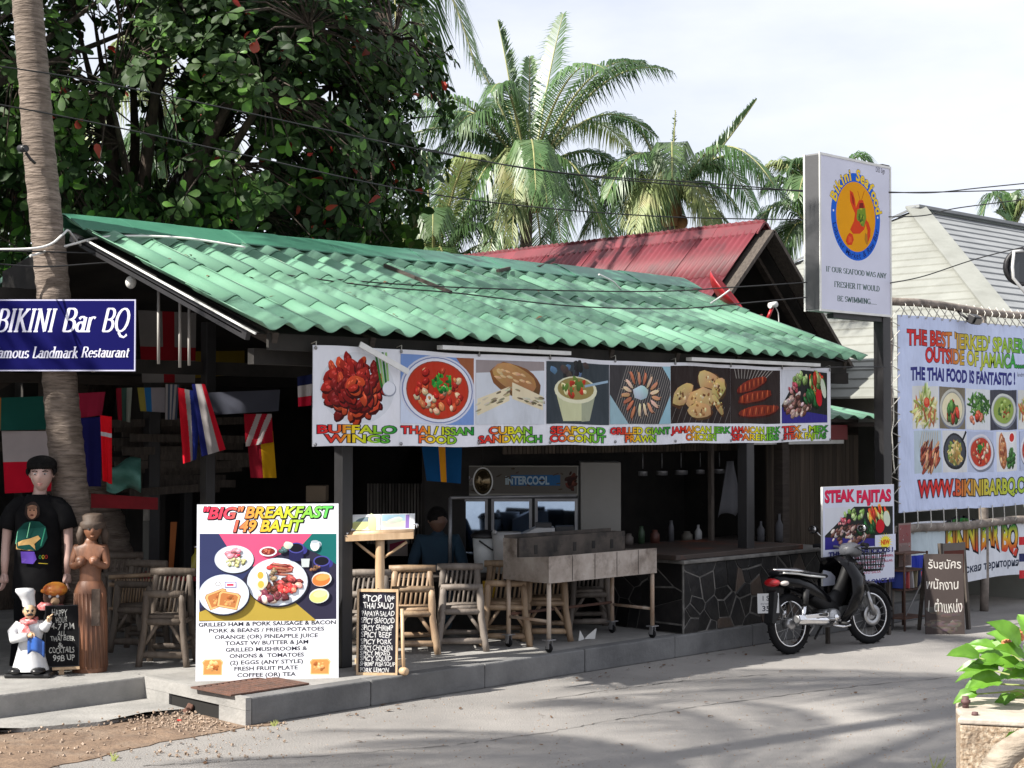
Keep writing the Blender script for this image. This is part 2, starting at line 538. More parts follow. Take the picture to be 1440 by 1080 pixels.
    def serif(s, t, x, y, h, col, width=None, shear=0.0, thick=0.16, thin=0.055, align='l'):
        tot = sum(SER[c][0] for c in t)
        k = h; kx = k if width is None else width / tot
        cx = x - (0 if align == 'l' else tot * kx / 2)
        P = lambda a, b: (cx + a * kx + b * k * shear, y + b * k)
        for ch in t:
            adv, strokes, sers = SER[ch]
            for st in strokes:
                if st[0] == 'p':
                    q = list(zip(st[1::2], st[2::2]))
                else:
                    _, ax, ay, rx, ry, a0, a1 = st
                    n = max(4, int(abs(a1 - a0) / 24))
                    q = [(ax + rx * math.cos(R(a0 + (a1 - a0) * i / n)), ay + ry * math.sin(R(a0 + (a1 - a0) * i / n))) for i in range(n + 1)]
                lp, rp_ = [], []
                for i, (a, b) in enumerate(q):
                    p0 = q[max(0, i - 1)]; p1 = q[min(len(q) - 1, i + 1)]
                    dx, dy = p1[0] - p0[0], p1[1] - p0[1]; l = math.hypot(dx, dy) or 1
                    w = (thin + (thick - thin) * (abs(dy) / l) ** 1.3) / 2
                    nx, ny = -dy / l * w, dx / l * w
                    lp.append(P(a + nx, b + ny)); rp_.append(P(a - nx, b - ny))
                n = len(lp)
                s.raw(lp + rp_, [(i, i + 1, n + i + 1, n + i) for i in range(n - 1)], col)
            for sx, sy in sers:
                s.raw([P(sx - .13, sy - thin / 2), P(sx + .13, sy - thin / 2), P(sx + .13, sy + thin / 2), P(sx - .13, sy + thin / 2)], [(0, 1, 2, 3)], col)
            cx += adv * kx
    def build(s, name, mat, O, ux, uy, parent=None, local=False):
        """O origin, ux and uy unit vectors of the sheet; normal = ux x uy faces the viewer"""
        O = Vector(O); ux = Vector(ux).normalized(); uy = Vector(uy).normalized(); n = ux.cross(uy)
        b = MB()
        pts = []
        for x, y, d in s.v:
            if s.warp:
                a, e, g = s.warp(x, y); pts.append(O + ux * (x + a) + uy * (y + e) + n * (d + g))
            else: pts.append(O + ux * x + uy * y + n * d)
        b.add(pts, s.f, False)
        o = b.build(name, mat, parent, local)
        me = o.data
        at = me.color_attributes.new('Col', 'FLOAT_COLOR', 'POINT')
        buf = []
        for c in s.c: buf += [c[0], c[1], c[2], 1.0]
        at.data.foreach_set('color', buf)
        return o
# ================================================================== materials
M('asphalt', (.262, .247, .232), (.195, .186, .177), scale=1.3, rough=.93, bump=.6, bscale=70, detail=9, c3=(.13, .125, .12), s3=.45, k3=.5, lo=.3, hi=.7)
M('dirt', (.20, .135, .09), (.12, .08, .055), scale=5, rough=1, bump=.8, bscale=30, c3=(.25, .20, .155), s3=2.2, k3=.5)
M('sand', (.42, .36, .28), (.33, .28, .21), scale=2, rough=1)
M('concrete', (.30, .29, .275), (.20, .196, .188), scale=2.6, rough=.92, bump=.3, bscale=40, detail=9, c3=(.12, .118, .11), s3=1.4, k3=.55)
M('kerb_concrete', (.16, .16, .16), (.095, .095, .097), scale=2.2, rough=.9, bump=.3, bscale=30, detail=9, c3=(.08, .08, .078), s3=.9, k3=.6)
M('gravel', (.42, .33, .26), (.24, .17, .12), scale=30, rough=1, rand=.3)
M('hole_shade', (.012, .011, .01), rough=1)  # near-black: the shade inside hollows is put into the colour
M('rust', (.13, .06, .04), (.07, .04, .03), scale=9, rough=.85, bump=.3)
M('green_tile', (.108, .245, .158), (.145, .288, .198), scale=1.1, rough=.42, bump=.08, bscale=14, detail=8, stretch=(1, .5, 1), c3=(.075, .20, .135), s3=2.3, k3=.5, rand=.07)
M('green_ridge', (.04, .16, .10), (.055, .19, .12), scale=2, rough=.42, rand=.06, c3=(.03, .12, .08), s3=3, k3=.5)
M('red_tile', (.145, .018, .027), (.10, .012, .018), scale=2, rough=.6, detail=8, c3=(.035, .018, .02), s3=1.3, k3=.8, rand=.12)
M('dark_wood', (.055, .042, .034), (.026, .020, .016), scale=4, rough=.85, stretch=(1, 1, 8), bump=.3)
M('grey_wood', (.085, .070, .058), (.045, .036, .03), scale=5, rough=.9, stretch=(6, 6, 1), bump=.4)
M('black_paint', (.016, .015, .017), (.010, .010, .011), scale=6, rough=.5)
M('soot_and_shade', (.032, .028, .025), (.015, .014, .013), scale=3, rough=.95)  # near-black: interior shade put into the colour; real soot only on the grill
M('white_paint', (.68, .68, .66), (.56, .56, .54), scale=5, rough=.5)
M('grey_metal', (.30, .30, .31), (.22, .22, .23), scale=6, rough=.45, metal=.6)
M('steel', (.40, .355, .32), (.24, .20, .17), scale=5, rough=.42, metal=.45, c3=(.10, .075, .06), s3=4.5, k3=.85, detail=9)
M('burnt_steel', (.085, .068, .056), (.030, .025, .021), scale=5, rough=.75, metal=.15, c3=(.015, .013, .012), s3=5.5, k3=.95)
M('chrome', (.75, .75, .76), (.6, .6, .62), scale=9, rough=.16, metal=1)
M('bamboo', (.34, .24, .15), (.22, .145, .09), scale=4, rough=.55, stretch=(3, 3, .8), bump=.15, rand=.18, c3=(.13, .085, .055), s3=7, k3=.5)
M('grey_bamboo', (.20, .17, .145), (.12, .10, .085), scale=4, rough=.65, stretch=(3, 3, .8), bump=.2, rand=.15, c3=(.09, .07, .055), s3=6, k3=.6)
M('bamboo_dark', (.085, .065, .048), (.045, .033, .024), scale=3, rough=.85, stretch=(8, 8, .5), rand=.4)
M('light_wood', (.56, .40, .25), (.42, .28, .16), scale=4, rough=.5, stretch=(4, 4, .6), bump=.1)
M('palm_bark', (.22, .175, .145), (.105, .08, .062), scale=5, rough=.92, stretch=(1, 1, 7), bump=1.0, bscale=9, detail=9, c3=(.055, .04, .032), s3=6, k3=.85)
M('bark', (.075, .055, .042), (.035, .026, .02), scale=6, rough=.95, bump=.7, stretch=(3, 3, 1))
M('almond_leaf', (.018, .044, .012), (.032, .070, .016), scale=1.4, rough=.55, spec=.25, rand=.35, trans=.25, lo=.4, hi=.7, c3=(.075, .16, .02), s3=.8, k3=.7)
M('almond_leaf_sunlit', (.07, .19, .02), (.11, .25, .03), scale=2, rough=.5, trans=.35)  # lighter leaf copy: sunlight on the leaves put into the colour
M('almond_leaf_red', (.42, .03, .022), (.30, .05, .02), scale=3, rough=.5, trans=.3)
M('palm_leaf', (.042, .098, .028), (.080, .150, .050), scale=.8, rough=.38, trans=.28, rand=.3, c3=(.17, .23, .095), s3=1.3, k3=.5)
M('palm_leaf_yellow', (.24, .28, .11), (.15, .20, .06), scale=1.5, rough=.5, trans=.3, rand=.15, c3=(.40, .33, .16), s3=2, k3=.6)
M('palm_rib', (.30, .30, .12), (.20, .20, .08), scale=4, rough=.5)
M('coconut_husk', (.18, .10, .05), (.30, .14, .05), scale=7, rough=.8)
M('beige_board', (.225, .232, .212), (.185, .19, .172), scale=2, rough=.85, bump=.2, c3=(.13, .135, .12), s3=1.6, k3=.35)
M('grey_board', (.24, .25, .255), (.19, .20, .205), scale=2, rough=.75)
M('stone', (.009, .009, .010), (.024, .022, .021), scale=5, rough=.42, spec=.3, rand=.5, bump=.35, lo=.4, hi=.75)
M('stone_brown', (.075, .048, .033), (.045, .034, .028), scale=6, rough=.55, rand=.3, bump=.35)
M('mortar', (.16, .153, .143), (.07, .067, .062), scale=8, rough=.95, bump=.3)
M('counter_top', (.05, .036, .030), (.028, .021, .018), scale=2, rough=.6, spec=.3, c3=(.22, .055, .02), s3=1.0, k3=.9)
M('wire', (.012, .012, .013), rough=.6)
M('white_cable', (.72, .71, .69), rough=.5)
M('rope', (.55, .53, .48), rough=.8)
M('old_pole', (.26, .22, .19), (.12, .10, .085), scale=7, rough=.8, bump=.3, stretch=(1, 1, 1), c3=(.05, .042, .036), s3=5, k3=.7)
M('sea', (.22, .40, .44), (.30, .48, .50), scale=.2, rough=.15)
M('glass', (.015, .017, .02), rough=.04, spec=.9)
attr_mat('print', .65, .12); MATS['print'] = bpy.data.materials['print']
attr_mat('banner_print', .6, .16, .10); MATS['banner_print'] = bpy.data.materials['banner_print']
attr_mat('cloth_print', .9, .3); MATS['cloth_print'] = bpy.data.materials['cloth_print']
attr_mat('chalk_print', .85, .35); MATS['chalk_print'] = bpy.data.materials['chalk_print']

# ================================================================== ground
b = MB(); b.box(-700, 900, -400, 10.3, -.5, 0); struct(b.build('road', 'asphalt'))
b = MB(); b.box(-700, 900, 10.304, 17, -.5, -.02); struct(b.build('beach_sand', 'sand'))
b = MB(); b.box(-900, 1200, 17.004, 2500, -.6, -.1); struct(b.build('sea', 'sea'))
SW = .2
# pavement slab with a hollow broken into the end of its kerb
b = MB()
b.box(0, 9.6, .14, 10, 0, SW)                    # right part behind the kerb stones
b.box(-14, -.003, 1.53, 10, 0, SW)
b.box(-.0, .14, .0, .14, 0, SW) if False else None
struct(b.build('pavement', 'concrete'))
kb = [(.0, 1.1), (1.1, 2.3), (2.3, 3.5), (3.5, 4.72), (4.72, 5.9), (5.9, 7.1), (7.1, 8.3), (8.3, 9.6)]
kerb = thing('kerb', 'x', None, (0, 0, 0)); del kerb['label']; kerb['kind'] = 'structure'
for i, (a, c) in enumerate(kb):
    b = MB(); z = SW + (.004 if i % 2 else .002)
    b.box(a + .003, c - .003, U(-.004, .004), .137, 0, z); b.build('kerb_stone', 'kerb_concrete', kerb, False, bevel=.012)
for i in range(7):                                # left run, set back
    b = MB(); x1 = -.02 - i * 1.25
    b.box(x1 - 1.244, x1, 1.38 + U(-.006, .006), 1.527, 0, SW + .003 + .002 * (i % 2)); b.build('kerb_stone', 'concrete', kerb, False, bevel=.014)
# end of the slab facing left: cap on top, blackened recess below
b = MB()
b.box(-.05, -.002, .0, 1.376, .115, SW + .004)
b.box(-.05, -.002, .0, .34, -.01, .113)
b.box(-.05, -.002, 1.02, 1.376, 0, .113)
b.build('kerb_end', 'concrete', kerb, False)
b = MB(); b.box(-.03, -.004, .342, 1.018, 0, .112); struct(b.build('hollow_shade_fill', 'hole_shade'))  # black block at the back of the recess stands for its shade
# low apron and the dirt strip in front of it
b = MB()
pts = [atZ(-220, 1026, 0), atZ(30, 1031, 0), atZ(140, 1022, 0), atZ(205, 1008, 0), atZ(262, 1003, 0)]
poly = [(p.x, p.y) for p in pts] + [(-.055, 1.05), (-.055, 1.376), (-8.5, 1.376), (-8.5, pts[0].y)]
b.prism(poly, -.02, .035); struct(b.build('apron', 'concrete'))
def sheet(name, pix, z, mat, n=3, amp=.03):
    P = [atZ(x, y, 0) for x, y in pix]; out = []
    for i in range(len(P)):
        a, c = P[i], P[(i + 1) % len(P)]
        for k in range(n):
            q = a.lerp(c, k / n); out.append((q.x + U(-amp, amp), q.y + U(-amp, amp)))
    b = MB(); b.prism(out, -.01, z); return struct(b.build(name, mat))
sheet('dirt_strip', [(-260, 1018), (30, 1022), (140, 1014), (200, 1006), (330, 1006), (400, 1018), (330, 1026), (225, 1044), (110, 1072), (-20, 1100), (-300, 1140)], .006, 'dirt', 5, .03)
b = MB()
for i in range(900):
    if rnd.random() < .7: p = atZ(rnd.gauss(265, 45), rnd.gauss(1014, 8), 0)
    else: p = atZ(U(-10, 400), U(1012, 1070), 0)
    if p.x > -.08 and p.y > -.02: continue
    if p.y > 1.3: continue
    s_ = U(.004, .017); h = max(0, .045 - .16 * abs(p.y - .75)) * rnd.random()
    b.obox((p.x, p.y, .008 + h + s_ * .3), (s_, s_ * U(.6, 1.3), s_ * .8), (U(0, 3), U(0, 3), U(0, 3)))
stuff(b.build('loose_gravel', 'gravel'))['label'] = 'loose gravel and crumbs on the dirt strip by the broken kerb'
b = MB()
for i in range(1500):
    p = atZ(U(-20, 1460), U(925, 1085), 0); s_ = U(.003, .009)
    if p.y > -.05: continue
    b.obox((p.x, p.y, s_ * .3), (s_, s_, s_ * .7), (U(0, 3), U(0, 3), U(0, 3)))
stuff(b.build('road_grit', 'gravel'))['label'] = 'fine grit scattered over the road'
# cracks in the road
b = MB()
for px_ in ([(640, 1048), (760, 1032), (880, 1010), (1010, 990), (1180, 968), (1360, 950)], [(200, 1078), (330, 1070), (470, 1062), (640, 1048)], [(760, 985), (850, 972), (940, 960), (1090, 948)]):
    P = []
    for i in range(len(px_) - 1):
        a, c = atZ(*px_[i], 0), atZ(*px_[i + 1], 0)
        for k in range(14): q = a.lerp(c, k / 14); P.append((q.x + U(-.02, .02), q.y + U(-.02, .02)))
    for i in range(len(P) - 1):
        w = U(.002, .008)
        (x0, y0), (x1, y1) = P[i], P[i + 1]
        b.add([(x0, y0 - w, .004), (x1, y1 - w, .004), (x1, y1 + w, .004), (x0, y0 + w, .004)], [(0, 1, 2, 3)])
MATS['crack'] = flat('crack', (.10, .095, .09), .95)
struct(b.build('road_crack', 'crack'))
# drain grate, rusty
g0 = atZ(352, 966, SW)
dg_ = thing('drain_grate', 'flat rusty drain grate in the pavement in front of the breakfast board', 'grate', (g0.x, g0.y, SW + .004), R(2))
b = MB(); b.box(-.36, .36, -.25, -.22, 0, .012); b.box(-.36, .36, .22, .25, 0, .012); b.box(-.36, -.33, -.22, .22, 0, .012); b.box(.33, .36, -.22, .22, 0, .012); b.build('frame', 'rust', dg_)
for i in range(12):
    x = -.30 + i * .054; b = MB(); b.box(x, x + .026, -.219, .219, .001, .010); b.build('bar', 'rust', dg_)
b = MB(); b.box(-.329, .329, -.219, .219, -.003, -.001); b.build('pit_shade', 'hole_shade', dg_)  # black sheet under the bars stands for the shade below

# ================================================================== bar building: green roof
SL = math.atan2(1.04, 2.88)
EZ = 2.83
def roof_pt(x, s, n):            # s along the slope from the eave, n off the surface
    return (x, s * math.cos(SL) - n * math.sin(SL), EZ + s * math.sin(SL) + n * math.cos(SL))
bar = thing('bar_building', 'open-fronted bar with the long green corrugated roof', 'bar', (4, 1.4, SW))
def wave(t, amp, sharp=1.0):
    c = .5 + .5 * math.cos(2 * PI * t)
    return amp * (c ** sharp)
def tile_mesh(name, w, l, nw, amp, mat, th=.007, per=10, sharp=1.25):
    b = MB(); n = nw * per
    top = []; bot = []
    for j in (0, 1):
        for i in range(n + 1):
            z = wave(i / per, amp, sharp)
            top.append((i / n * w, j * l, z + th)); bot.append((i / n * w, j * l, z))
    vs = top + bot; q = 2 * (n + 1); fs = []
    for i in range(n):
        fs.append((i, i + 1, n + 1 + i + 1, n + 1 + i))
        fs.append((q + i, q + n + 1 + i, q + n + 2 + i, q + i + 1))
        fs.append((i, q + i, q + i + 1, i + 1))
        fs.append((n + 1 + i, n + 2 + i, q + n + 2 + i, q + n + 1 + i))
    fs.append((0, n + 1, q + n + 1, q)); fs.append((n, q + n, q + 2 * n + 1, 2 * n + 1))
    b.add(vs, fs, True)
    return b.mesh(name, mat)
NW, PITCHW = 2, .262
TW = NW * PITCHW
me_t = tile_mesh('roof_tile', TW + .0, 1.08, NW, .062, 'green_tile')
X0R, X1R = .02, 8.0
rows = [(-.02, .97), (.70, 1.75), (1.66, 2.7), (2.45, 3.07)]
ncol = int(round((X1R - X0R) / TW))
for r_, (s0, s1) in enumerate(rows):
    for c_ in range(ncol):
        o = bpy.data.objects.new('roof_tile', me_t); COL.objects.link(o); link_child(o, bar)
        s0j = s0 + U(-.008, .008)
        tilt = -.017 if r_ else -.014
        p = Vector(roof_pt(X0R + c_ * TW + U(-.004, .004), s0j, .030 + .003 * (c_ % 2)))
        o.location = p - Vector(bar.location)
        o.rotation_euler = (SL + tilt * .9 + U(-.004, .004), 0, U(-.002, .002))
        o.scale = (1, (s1 - s0) / 1.08 + .05, 1)
X1R = X0R + ncol * TW
# ridge caps
def cap_mesh():
    b = MB(); pf = [(-.36, -.10), (-.22, -.025), (-.07, .045), (0, .06), (.07, .045), (.30, -.08)]
    n = len(pf)
    vs = [(x, u, z) for x in (0, .56) for u, z in pf] + [(x, u, z - .012) for x in (0, .56) for u, z in pf]
    q = 2 * n; fs = []
    for i in range(n - 1):
        fs += [(i, n + i, n + i + 1, i + 1), (q + i, q + i + 1, q + n + i + 1, q + n + i)]
    fs += [(0, q, q + n, n), (n - 1, 2 * n - 1, q + 2 * n - 1, q + n - 1)]
    for k in (0, n):
        for i in range(n - 1): fs.append((k + i, k + i + 1, q + k + i + 1, q + k + i))
    return b.add(vs, fs, False).mesh('ridge_cap', 'green_ridge')
me_c = cap_mesh()
top = roof_pt(0, 2.98, .06)
k = 0; x = X0R - .04
while x < X1R - .1:
    o = bpy.data.objects.new('ridge_cap', me_c); COL.objects.link(o); link_child(o, bar)
    o.location = Vector((x, top[1] + .03, top[2] + .015 + .006 * (k % 2))) - Vector(bar.location)
    o.rotation_euler = (0, U(-.012, .012), U(-.008, .008)); x += .545; k += 1
# rear slope, verge board, fascia, rafters, purlins
b = MB(); b.beam((X0R, top[1] + .1, top[2] - .05), (X0R, top[1] + .1, top[2] - .05), .1, .1) if False else None
def slab(name, x0, x1, y0, z0, y1, z1, th, mat, par=bar):
    b = MB(); b.add([(x0, y0, z0), (x1, y0, z0), (x1, y1, z1), (x0, y1, z1), (x0, y0, z0 - th), (x1, y0, z0 - th), (x1, y1, z1 - th), (x0, y1, z1 - th)],
                    [(0, 1, 2, 3), (4, 7, 6, 5), (0, 4, 5, 1), (1, 5, 6, 2), (2, 6, 7, 3), (3, 7, 4, 0)], False)
    return b.build(name, mat, par, False)
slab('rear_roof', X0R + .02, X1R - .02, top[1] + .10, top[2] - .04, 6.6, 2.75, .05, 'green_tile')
slab('rear_dark_underside', X0R - .01, X1R - .05, top[1] - .2, top[2] - .16, 6.6, 2.66, .012, 'soot_and_shade')  # dark sheet added so the rear roof's underside reads as shade
slab('ceiling', X0R + .03, X1R - .05, .22, EZ + .02, top[1] - .05, top[2] - .14, .012, 'soot_and_shade')
b = MB(); b.beam(roof_pt(X0R - .012, -.02, .0), roof_pt(X0R - .012, 2.6, .0), .012, .014); b.build('verge_strip', 'white_paint', bar, False)
b = MB(); b.beam(roof_pt(X0R + .05, .15, -.06), roof_pt(X0R + .05, 2.95, -.06), .04, .08); b.build('barge_board', 'black_paint', bar, False)
b = MB(); b.box(.25, X1R - .1, .16, .19, EZ - .11, EZ + .015); b.build('fascia', 'soot_and_shade', bar, False)
for x0, x1 in ((1.85, 3.35), (5.0, 7.1)):
    b = MB(); b.box(x0, x1, .02, .09, EZ - .055, EZ - .022); b.build('gutter_strip', 'white_paint', bar, False)
b = MB()
for i in range(9):
    x = .3 + i * .93; b.beam((x, .15, EZ - .03), (x, 2.85, top[2] - .2), .05, .1)
b.build('rafter', 'dark_wood', bar, False)
for yy in (.35, 2.7, 5.2):
    b = MB(); z = 2.62 if yy < 5 else 2.6; b.box(.25, 8.1, yy, yy + .08, z, z + .12); b.build('tie_beam', 'soot_and_shade', bar, False)
# posts
def post(px_, D, w=.11, ztop=2.75, mat='black_paint', name='post'):
    p = atD(px_, 700, D); b = MB(); b.box(p.x - w / 2, p.x + w / 2, p.y - w / 2, p.y + w / 2, SW, ztop)
    b.build(name, mat, bar, False, bevel=.006); return p
post(483, 12.75); post(1049, 15.6, .12); post(1000, 16.6, .05, mat='grey_wood')
post(1099, 17.2, .12, mat='dark_wood'); post(292, 14.2, .10, 3.1); post(213, 15.2, .12, 3.2); post(262, 16.6, .10, 3.2)
post(86, 16.5, .36, 3.5, mat='dark_wood')
# left part of the bar: a dark lean-to roof, beams
slab('left_roof', -9.5, -.04, 3.05, 3.33, 8.6, 3.75, .06, 'soot_and_shade')
b = MB(); b.box(-9.5, -.06, 3.0, 3.06, 3.12, 3.32); b.build('left_fascia', 'soot_and_shade', bar, False)
slab('gable_board', -.02, .0, 2.85, 3.75, 3.9, 3.55, .9, 'soot_and_shade')
for i in range(7):
    p0 = Vector((-6 + i * 1.05, 3.3, 3.05)); b = MB(); b.beam(p0, p0 + Vector((0, 5, .3)), .07, .12); b.build('roof_beam', 'dark_wood', bar, False)
for x0, z0, x1, z1, Y in ((-3, 2.62, 2.4, 2.60, 4.3), (-5, 2.25, 1.0, 2.2, 5.6), (-.6, 3.0, 1.2, 2.5, 4.6), (.2, 2.5, 1.3, 3.1, 4.6), (-1, 1.98, 2.4, 1.92, 5.2)):
    b = MB(); b.beam((x0, Y, z0), (x1, Y, z1), .07, .09); b.build('brace', 'dark_wood', bar, False)
for i in range(16):                                       # rough boards under the left roof
    p0 = atD(150 + 11 * (i % 4), 596 + 6.5 * i, 14.9 + .12 * (i % 3)); b = MB(); b.beam(p0, p0 + Vector((U(1.0, 1.6), U(-.1, .2), U(-.05, .05))), .02, .075); b.build('ceiling_board', 'grey_wood', bar, False)
# back walls of upright planks (with gaps on the left where daylight shows)
def planks(name, x0, x1, Y, z0, z1, w, mat, gap=.006, par=bar, axis='x', skip=()):
    x = x0; i = 0
    meshes = [MB().box(0, w - gap, 0, .018 + .006 * k, 0, z1 - z0).mesh(name, mat) for k in range(3)]
    while x < x1 - .01:
        if not any(a < x < c for a, c in skip):
            o = bpy.data.objects.new(name, meshes[i % 3]); COL.objects.link(o); link_child(o, par)
            q = Vector((x, Y, z0)) if axis == 'x' else Vector((Y, x, z0))
            o.location = q - Vector(par.location)
            if axis == 'y': o.rotation_euler = (0, 0, PI / 2)
        x += w; i += 1
slab('rear_wall', 1.6, 8.1, 6.7, 3.2, 6.75, 3.2, 3.0, 'soot_and_shade')
slab('rear_wall', -14, 1.6, 8.4, 3.4, 8.45, 3.4, 2.4, 'soot_and_shade')
slab('rear_wall', 1.25, 2.3, 8.3, 3.4, 8.35, 3.4, 3.2, 'soot_and_shade')
slab('side_wall', 8.02, 8.07, 1.1, 2.9, 6.7, 2.9, 2.7, 'soot_and_shade')
slab('partition', 2.3, 2.36, 5.0, 3.0, 8.4, 3.0, 2.8, 'soot_and_shade')
planks('bamboo_strip', 4.05, 7.8, 1.6, 1.88, 2.42, .052, 'bamboo_dark', .010)
b = MB(); b.box(3.9, 7.9, 1.57, 1.595, 2.40, 2.7); b.build('valance_board', 'soot_and_shade', bar, False)
planks('wall_plank', 7.55, 9.3, 1.05, SW, 2.05, .09, 'bamboo_dark', .006)
# dark kitchen back panel behind the stone counter
b = MB(); b.box(3.9, 8.0, 2.6, 2.65, SW, 3.0); b.build('kitchen_back', 'soot_and_shade', bar, False)
b = MB(); b.box(4.2, 8.0, 1.6, 1.64, SW, .85); b.build('kitchen_front', 'soot_and_shade', bar, False)
# little corrugated awning at the far right end with its red board
aw = thing('side_awning', 'small pale green corrugated awning over a dark red board beside the sign pole', 'awning', (8.1, .9, 2.0))
for i in range(8):
    b = MB(); x0 = 7.05 + i * .30
    b.grid(lambda u, v, x0=x0: (x0 + u * .30, .78 + v * .8, 2.235 + v * .14 + wave(u, .045)), 10, 1)
    b.build('roof_tile', 'green_tile', aw, False, solid=.008)
b = MB(); b.box(6.9, 8.9, .90, .93, 2.0, 2.17); MATS['dark_red'] = flat('dark_red', (.24, .022, .03), .5); b.build('board', 'dark_red', aw, False)
b = MB(); b.box(6.9, 8.8, .885, .94, 1.955, 1.997); b.build('rail', 'white_paint', aw, False)

# ================================================================== red-roofed house behind
RX, RY0, RZ, RS = 10.2, 3.05, 4.78, R(44)
red = thing('red_roofed_house', 'house with the red corrugated gable roof behind the green one', 'house', (RX, 6, 0))
me_r = tile_mesh('roof_tile', .98, 1.15, 9, .028, 'red_tile', .006, 6, 1.0)
LSL = 3.4
for side in (-1, 1):
    for r_ in range(4):
        for c_ in range(7):
            o = bpy.data.objects.new('roof_tile', me_r); COL.objects.link(o); link_child(o, red)
            s1 = .12 + (r_ + 1) * .93                   # distance down the slope of the lower edge
            y = RY0 + c_ * .97
            o.matrix_basis = Matrix.Identity(4)
            # local x along +Y (world), local y up the slope, local z outward
            ex = Vector((0, 1, 0)) if side > 0 else Vector((0, -1, 0))
            up = Vector((-side * math.cos(RS), 0, math.sin(RS))); up.normalize()
            nz_ = ex.cross(up)
            if nz_.z < 0: ex = -ex; nz_ = ex.cross(up)
            yy = y if ex.y > 0 else y + .98
            base = Vector((RX + side * s1 * math.cos(RS), yy, RZ - s1 * math.sin(RS))) + nz_ * (.02 + .006 * (3 - r_) * 0)
            m = Matrix((ex, up + nz_ * -.014, nz_)).transposed().to_4x4()
            m.translation = base + nz_ * .016 - Vector(red.location)
            o.matrix_basis = m
for i in range(9):
    b = MB(); y0 = RY0 - .03 + i * .77
    b.prism([(-.17, -.13), (-.06, .0), (.0, .03), (.06, .0), (.17, -.13), (.17, -.15), (0, 0.005), (-.17, -.15)], y0, y0 + .8, lambda u, v, w: (RX + u, w, RZ + .05 + v + .005 * (i % 2)))
    b.build('ridge_cap', 'red_tile', red, False)
for side in (-1, 1):
    b = MB(); p = Vector((RX, RY0 - .05, RZ - .06)); q = p + Vector((side * 2.45, 0, -2.45 * math.tan(RS)))
    b.beam(p, q, .05, .24, (0, 1, 0)); b.build('barge_board', 'grey_wood', red, False)
    b = MB(); b.beam(p + Vector((0, .35, -.1)), q + Vector((0, .35, -.1)), .05, .1, (0, 1, 0)); b.build('barge_board', 'dark_wood', red, False)
    b = MB(); q2 = q + Vector((side * 1.3, 0, -.45)); b.beam(q, q2, .05, .16, (0, 1, 0)); b.build('eave_board', 'grey_wood', red, False)
for side in (-1, 1):
    b = MB(); a0 = Vector((RX, RY0 + .1, RZ - .06)); a1 = Vector((RX + side * 2.9, RY0 + .1, RZ - .06 - 2.9 * math.tan(RS))); dn = Vector((0, 0, -.03)); yy = Vector((0, 6.2, 0))
    b.add([a0, a1, a1 + yy, a0 + yy, a0 + dn, a1 + dn, a1 + yy + dn, a0 + yy + dn], [(0, 1, 2, 3), (4, 7, 6, 5), (0, 4, 5, 1), (1, 5, 6, 2), (2, 6, 7, 3), (3, 7, 4, 0)], False); b.build('dark_underside', 'soot_and_shade', red, False)  # dark sheets added under the red tiles to keep the gable dark
for i in range(30):                                      # gable cladding, corrugated dark sheet
    x = RX - 1.8 + i * .125; h = RZ - .35 - abs(x + .06 - RX) * math.tan(RS)
    if h < 2.5: continue
    b = MB(); b.box(x, x + .085, RY0 + 1.0, RY0 + 1.04 + .02 * (i % 2), 2.2, h); b.build('gable_slat', 'dark_wood', red, False)
b = MB(); b.add([(RX - 3, RY0 + 1.1, 1.8), (RX + 3, RY0 + 1.1, 1.8), (RX + .05, RY0 + 1.1, RZ - .2), (RX - .05, RY0 + 1.1, RZ - .2)], [(0, 1, 2, 3)], False); b.build('gable_wall', 'soot_and_shade', red, False, solid=.02)
b = MB(); b.box(RX - 2.1, RX + 2.1, RY0 + .2, RY0 + .3, 2.9, 3.02); b.build('tie_beam', 'dark_wood', red, False)
b = MB(); b.box(RX - 2.0, RX + 2.2, RY0 + 1.2, RY0 + 6.5, 0, 2.6); b.build('wall', 'dark_wood', red, False)

# ================================================================== beige hipped house at the far right
AP = Vector((16.4, 4.56, 5.76)); HS = math.tan(R(32.5))
hs = thing('hipped_house', 'pale house with a steep hipped roof of overlapping boards behind the billboard', 'house', (19, 7, 0))
NCRS = 25
for i in range(NCRS):
    a0, a1 = i * .203, (i + 1) * .203
    z0, z1 = AP.z - a0 * HS, AP.z - a1 * HS
    t = .028
    # left face: outward -X; horizontals run along Y, from the front hip to the rear hip
    far = 2.6
    b = MB()
    vs = [(AP.x - a1, AP.y - a1, z1 + t), (AP.x - a1, AP.y + a1, z1 + t), (AP.x - a0, AP.y + a0, z0 + .004), (AP.x - a0, AP.y - a0, z0 + .004)]
    b.add(vs + [(x, y, z - t) for x, y, z in vs], [(0, 1, 2, 3), (7, 6, 5, 4), (0, 4, 5, 1), (1, 5, 6, 2), (2, 6, 7, 3), (3, 7, 4, 0)], False)
    b.build('roof_board', 'beige_board', hs, False)
    b = MB()
    vs = [(AP.x + 9 + a1, AP.y - a1, z1 + t), (AP.x - a1, AP.y - a1, z1 + t), (AP.x - a0, AP.y - a0, z0 + .004), (AP.x + 9 + a0, AP.y - a0, z0 + .004)]
    b.add(vs + [(x, y, z - t) for x, y, z in vs], [(0, 1, 2, 3), (7, 6, 5, 4), (0, 4, 5, 1), (1, 5, 6, 2), (2, 6, 7, 3), (3, 7, 4, 0)], False)
    b.build('roof_board', 'grey_board', hs, False)
b = MB(); q = AP + Vector((-5.1, -5.1, -5.1 * HS)); b.beam(AP + Vector((0, 0, .05)), q + Vector((0, 0, .07)), .34, .03); b.build('hip_cap', 'beige_board', hs, False)
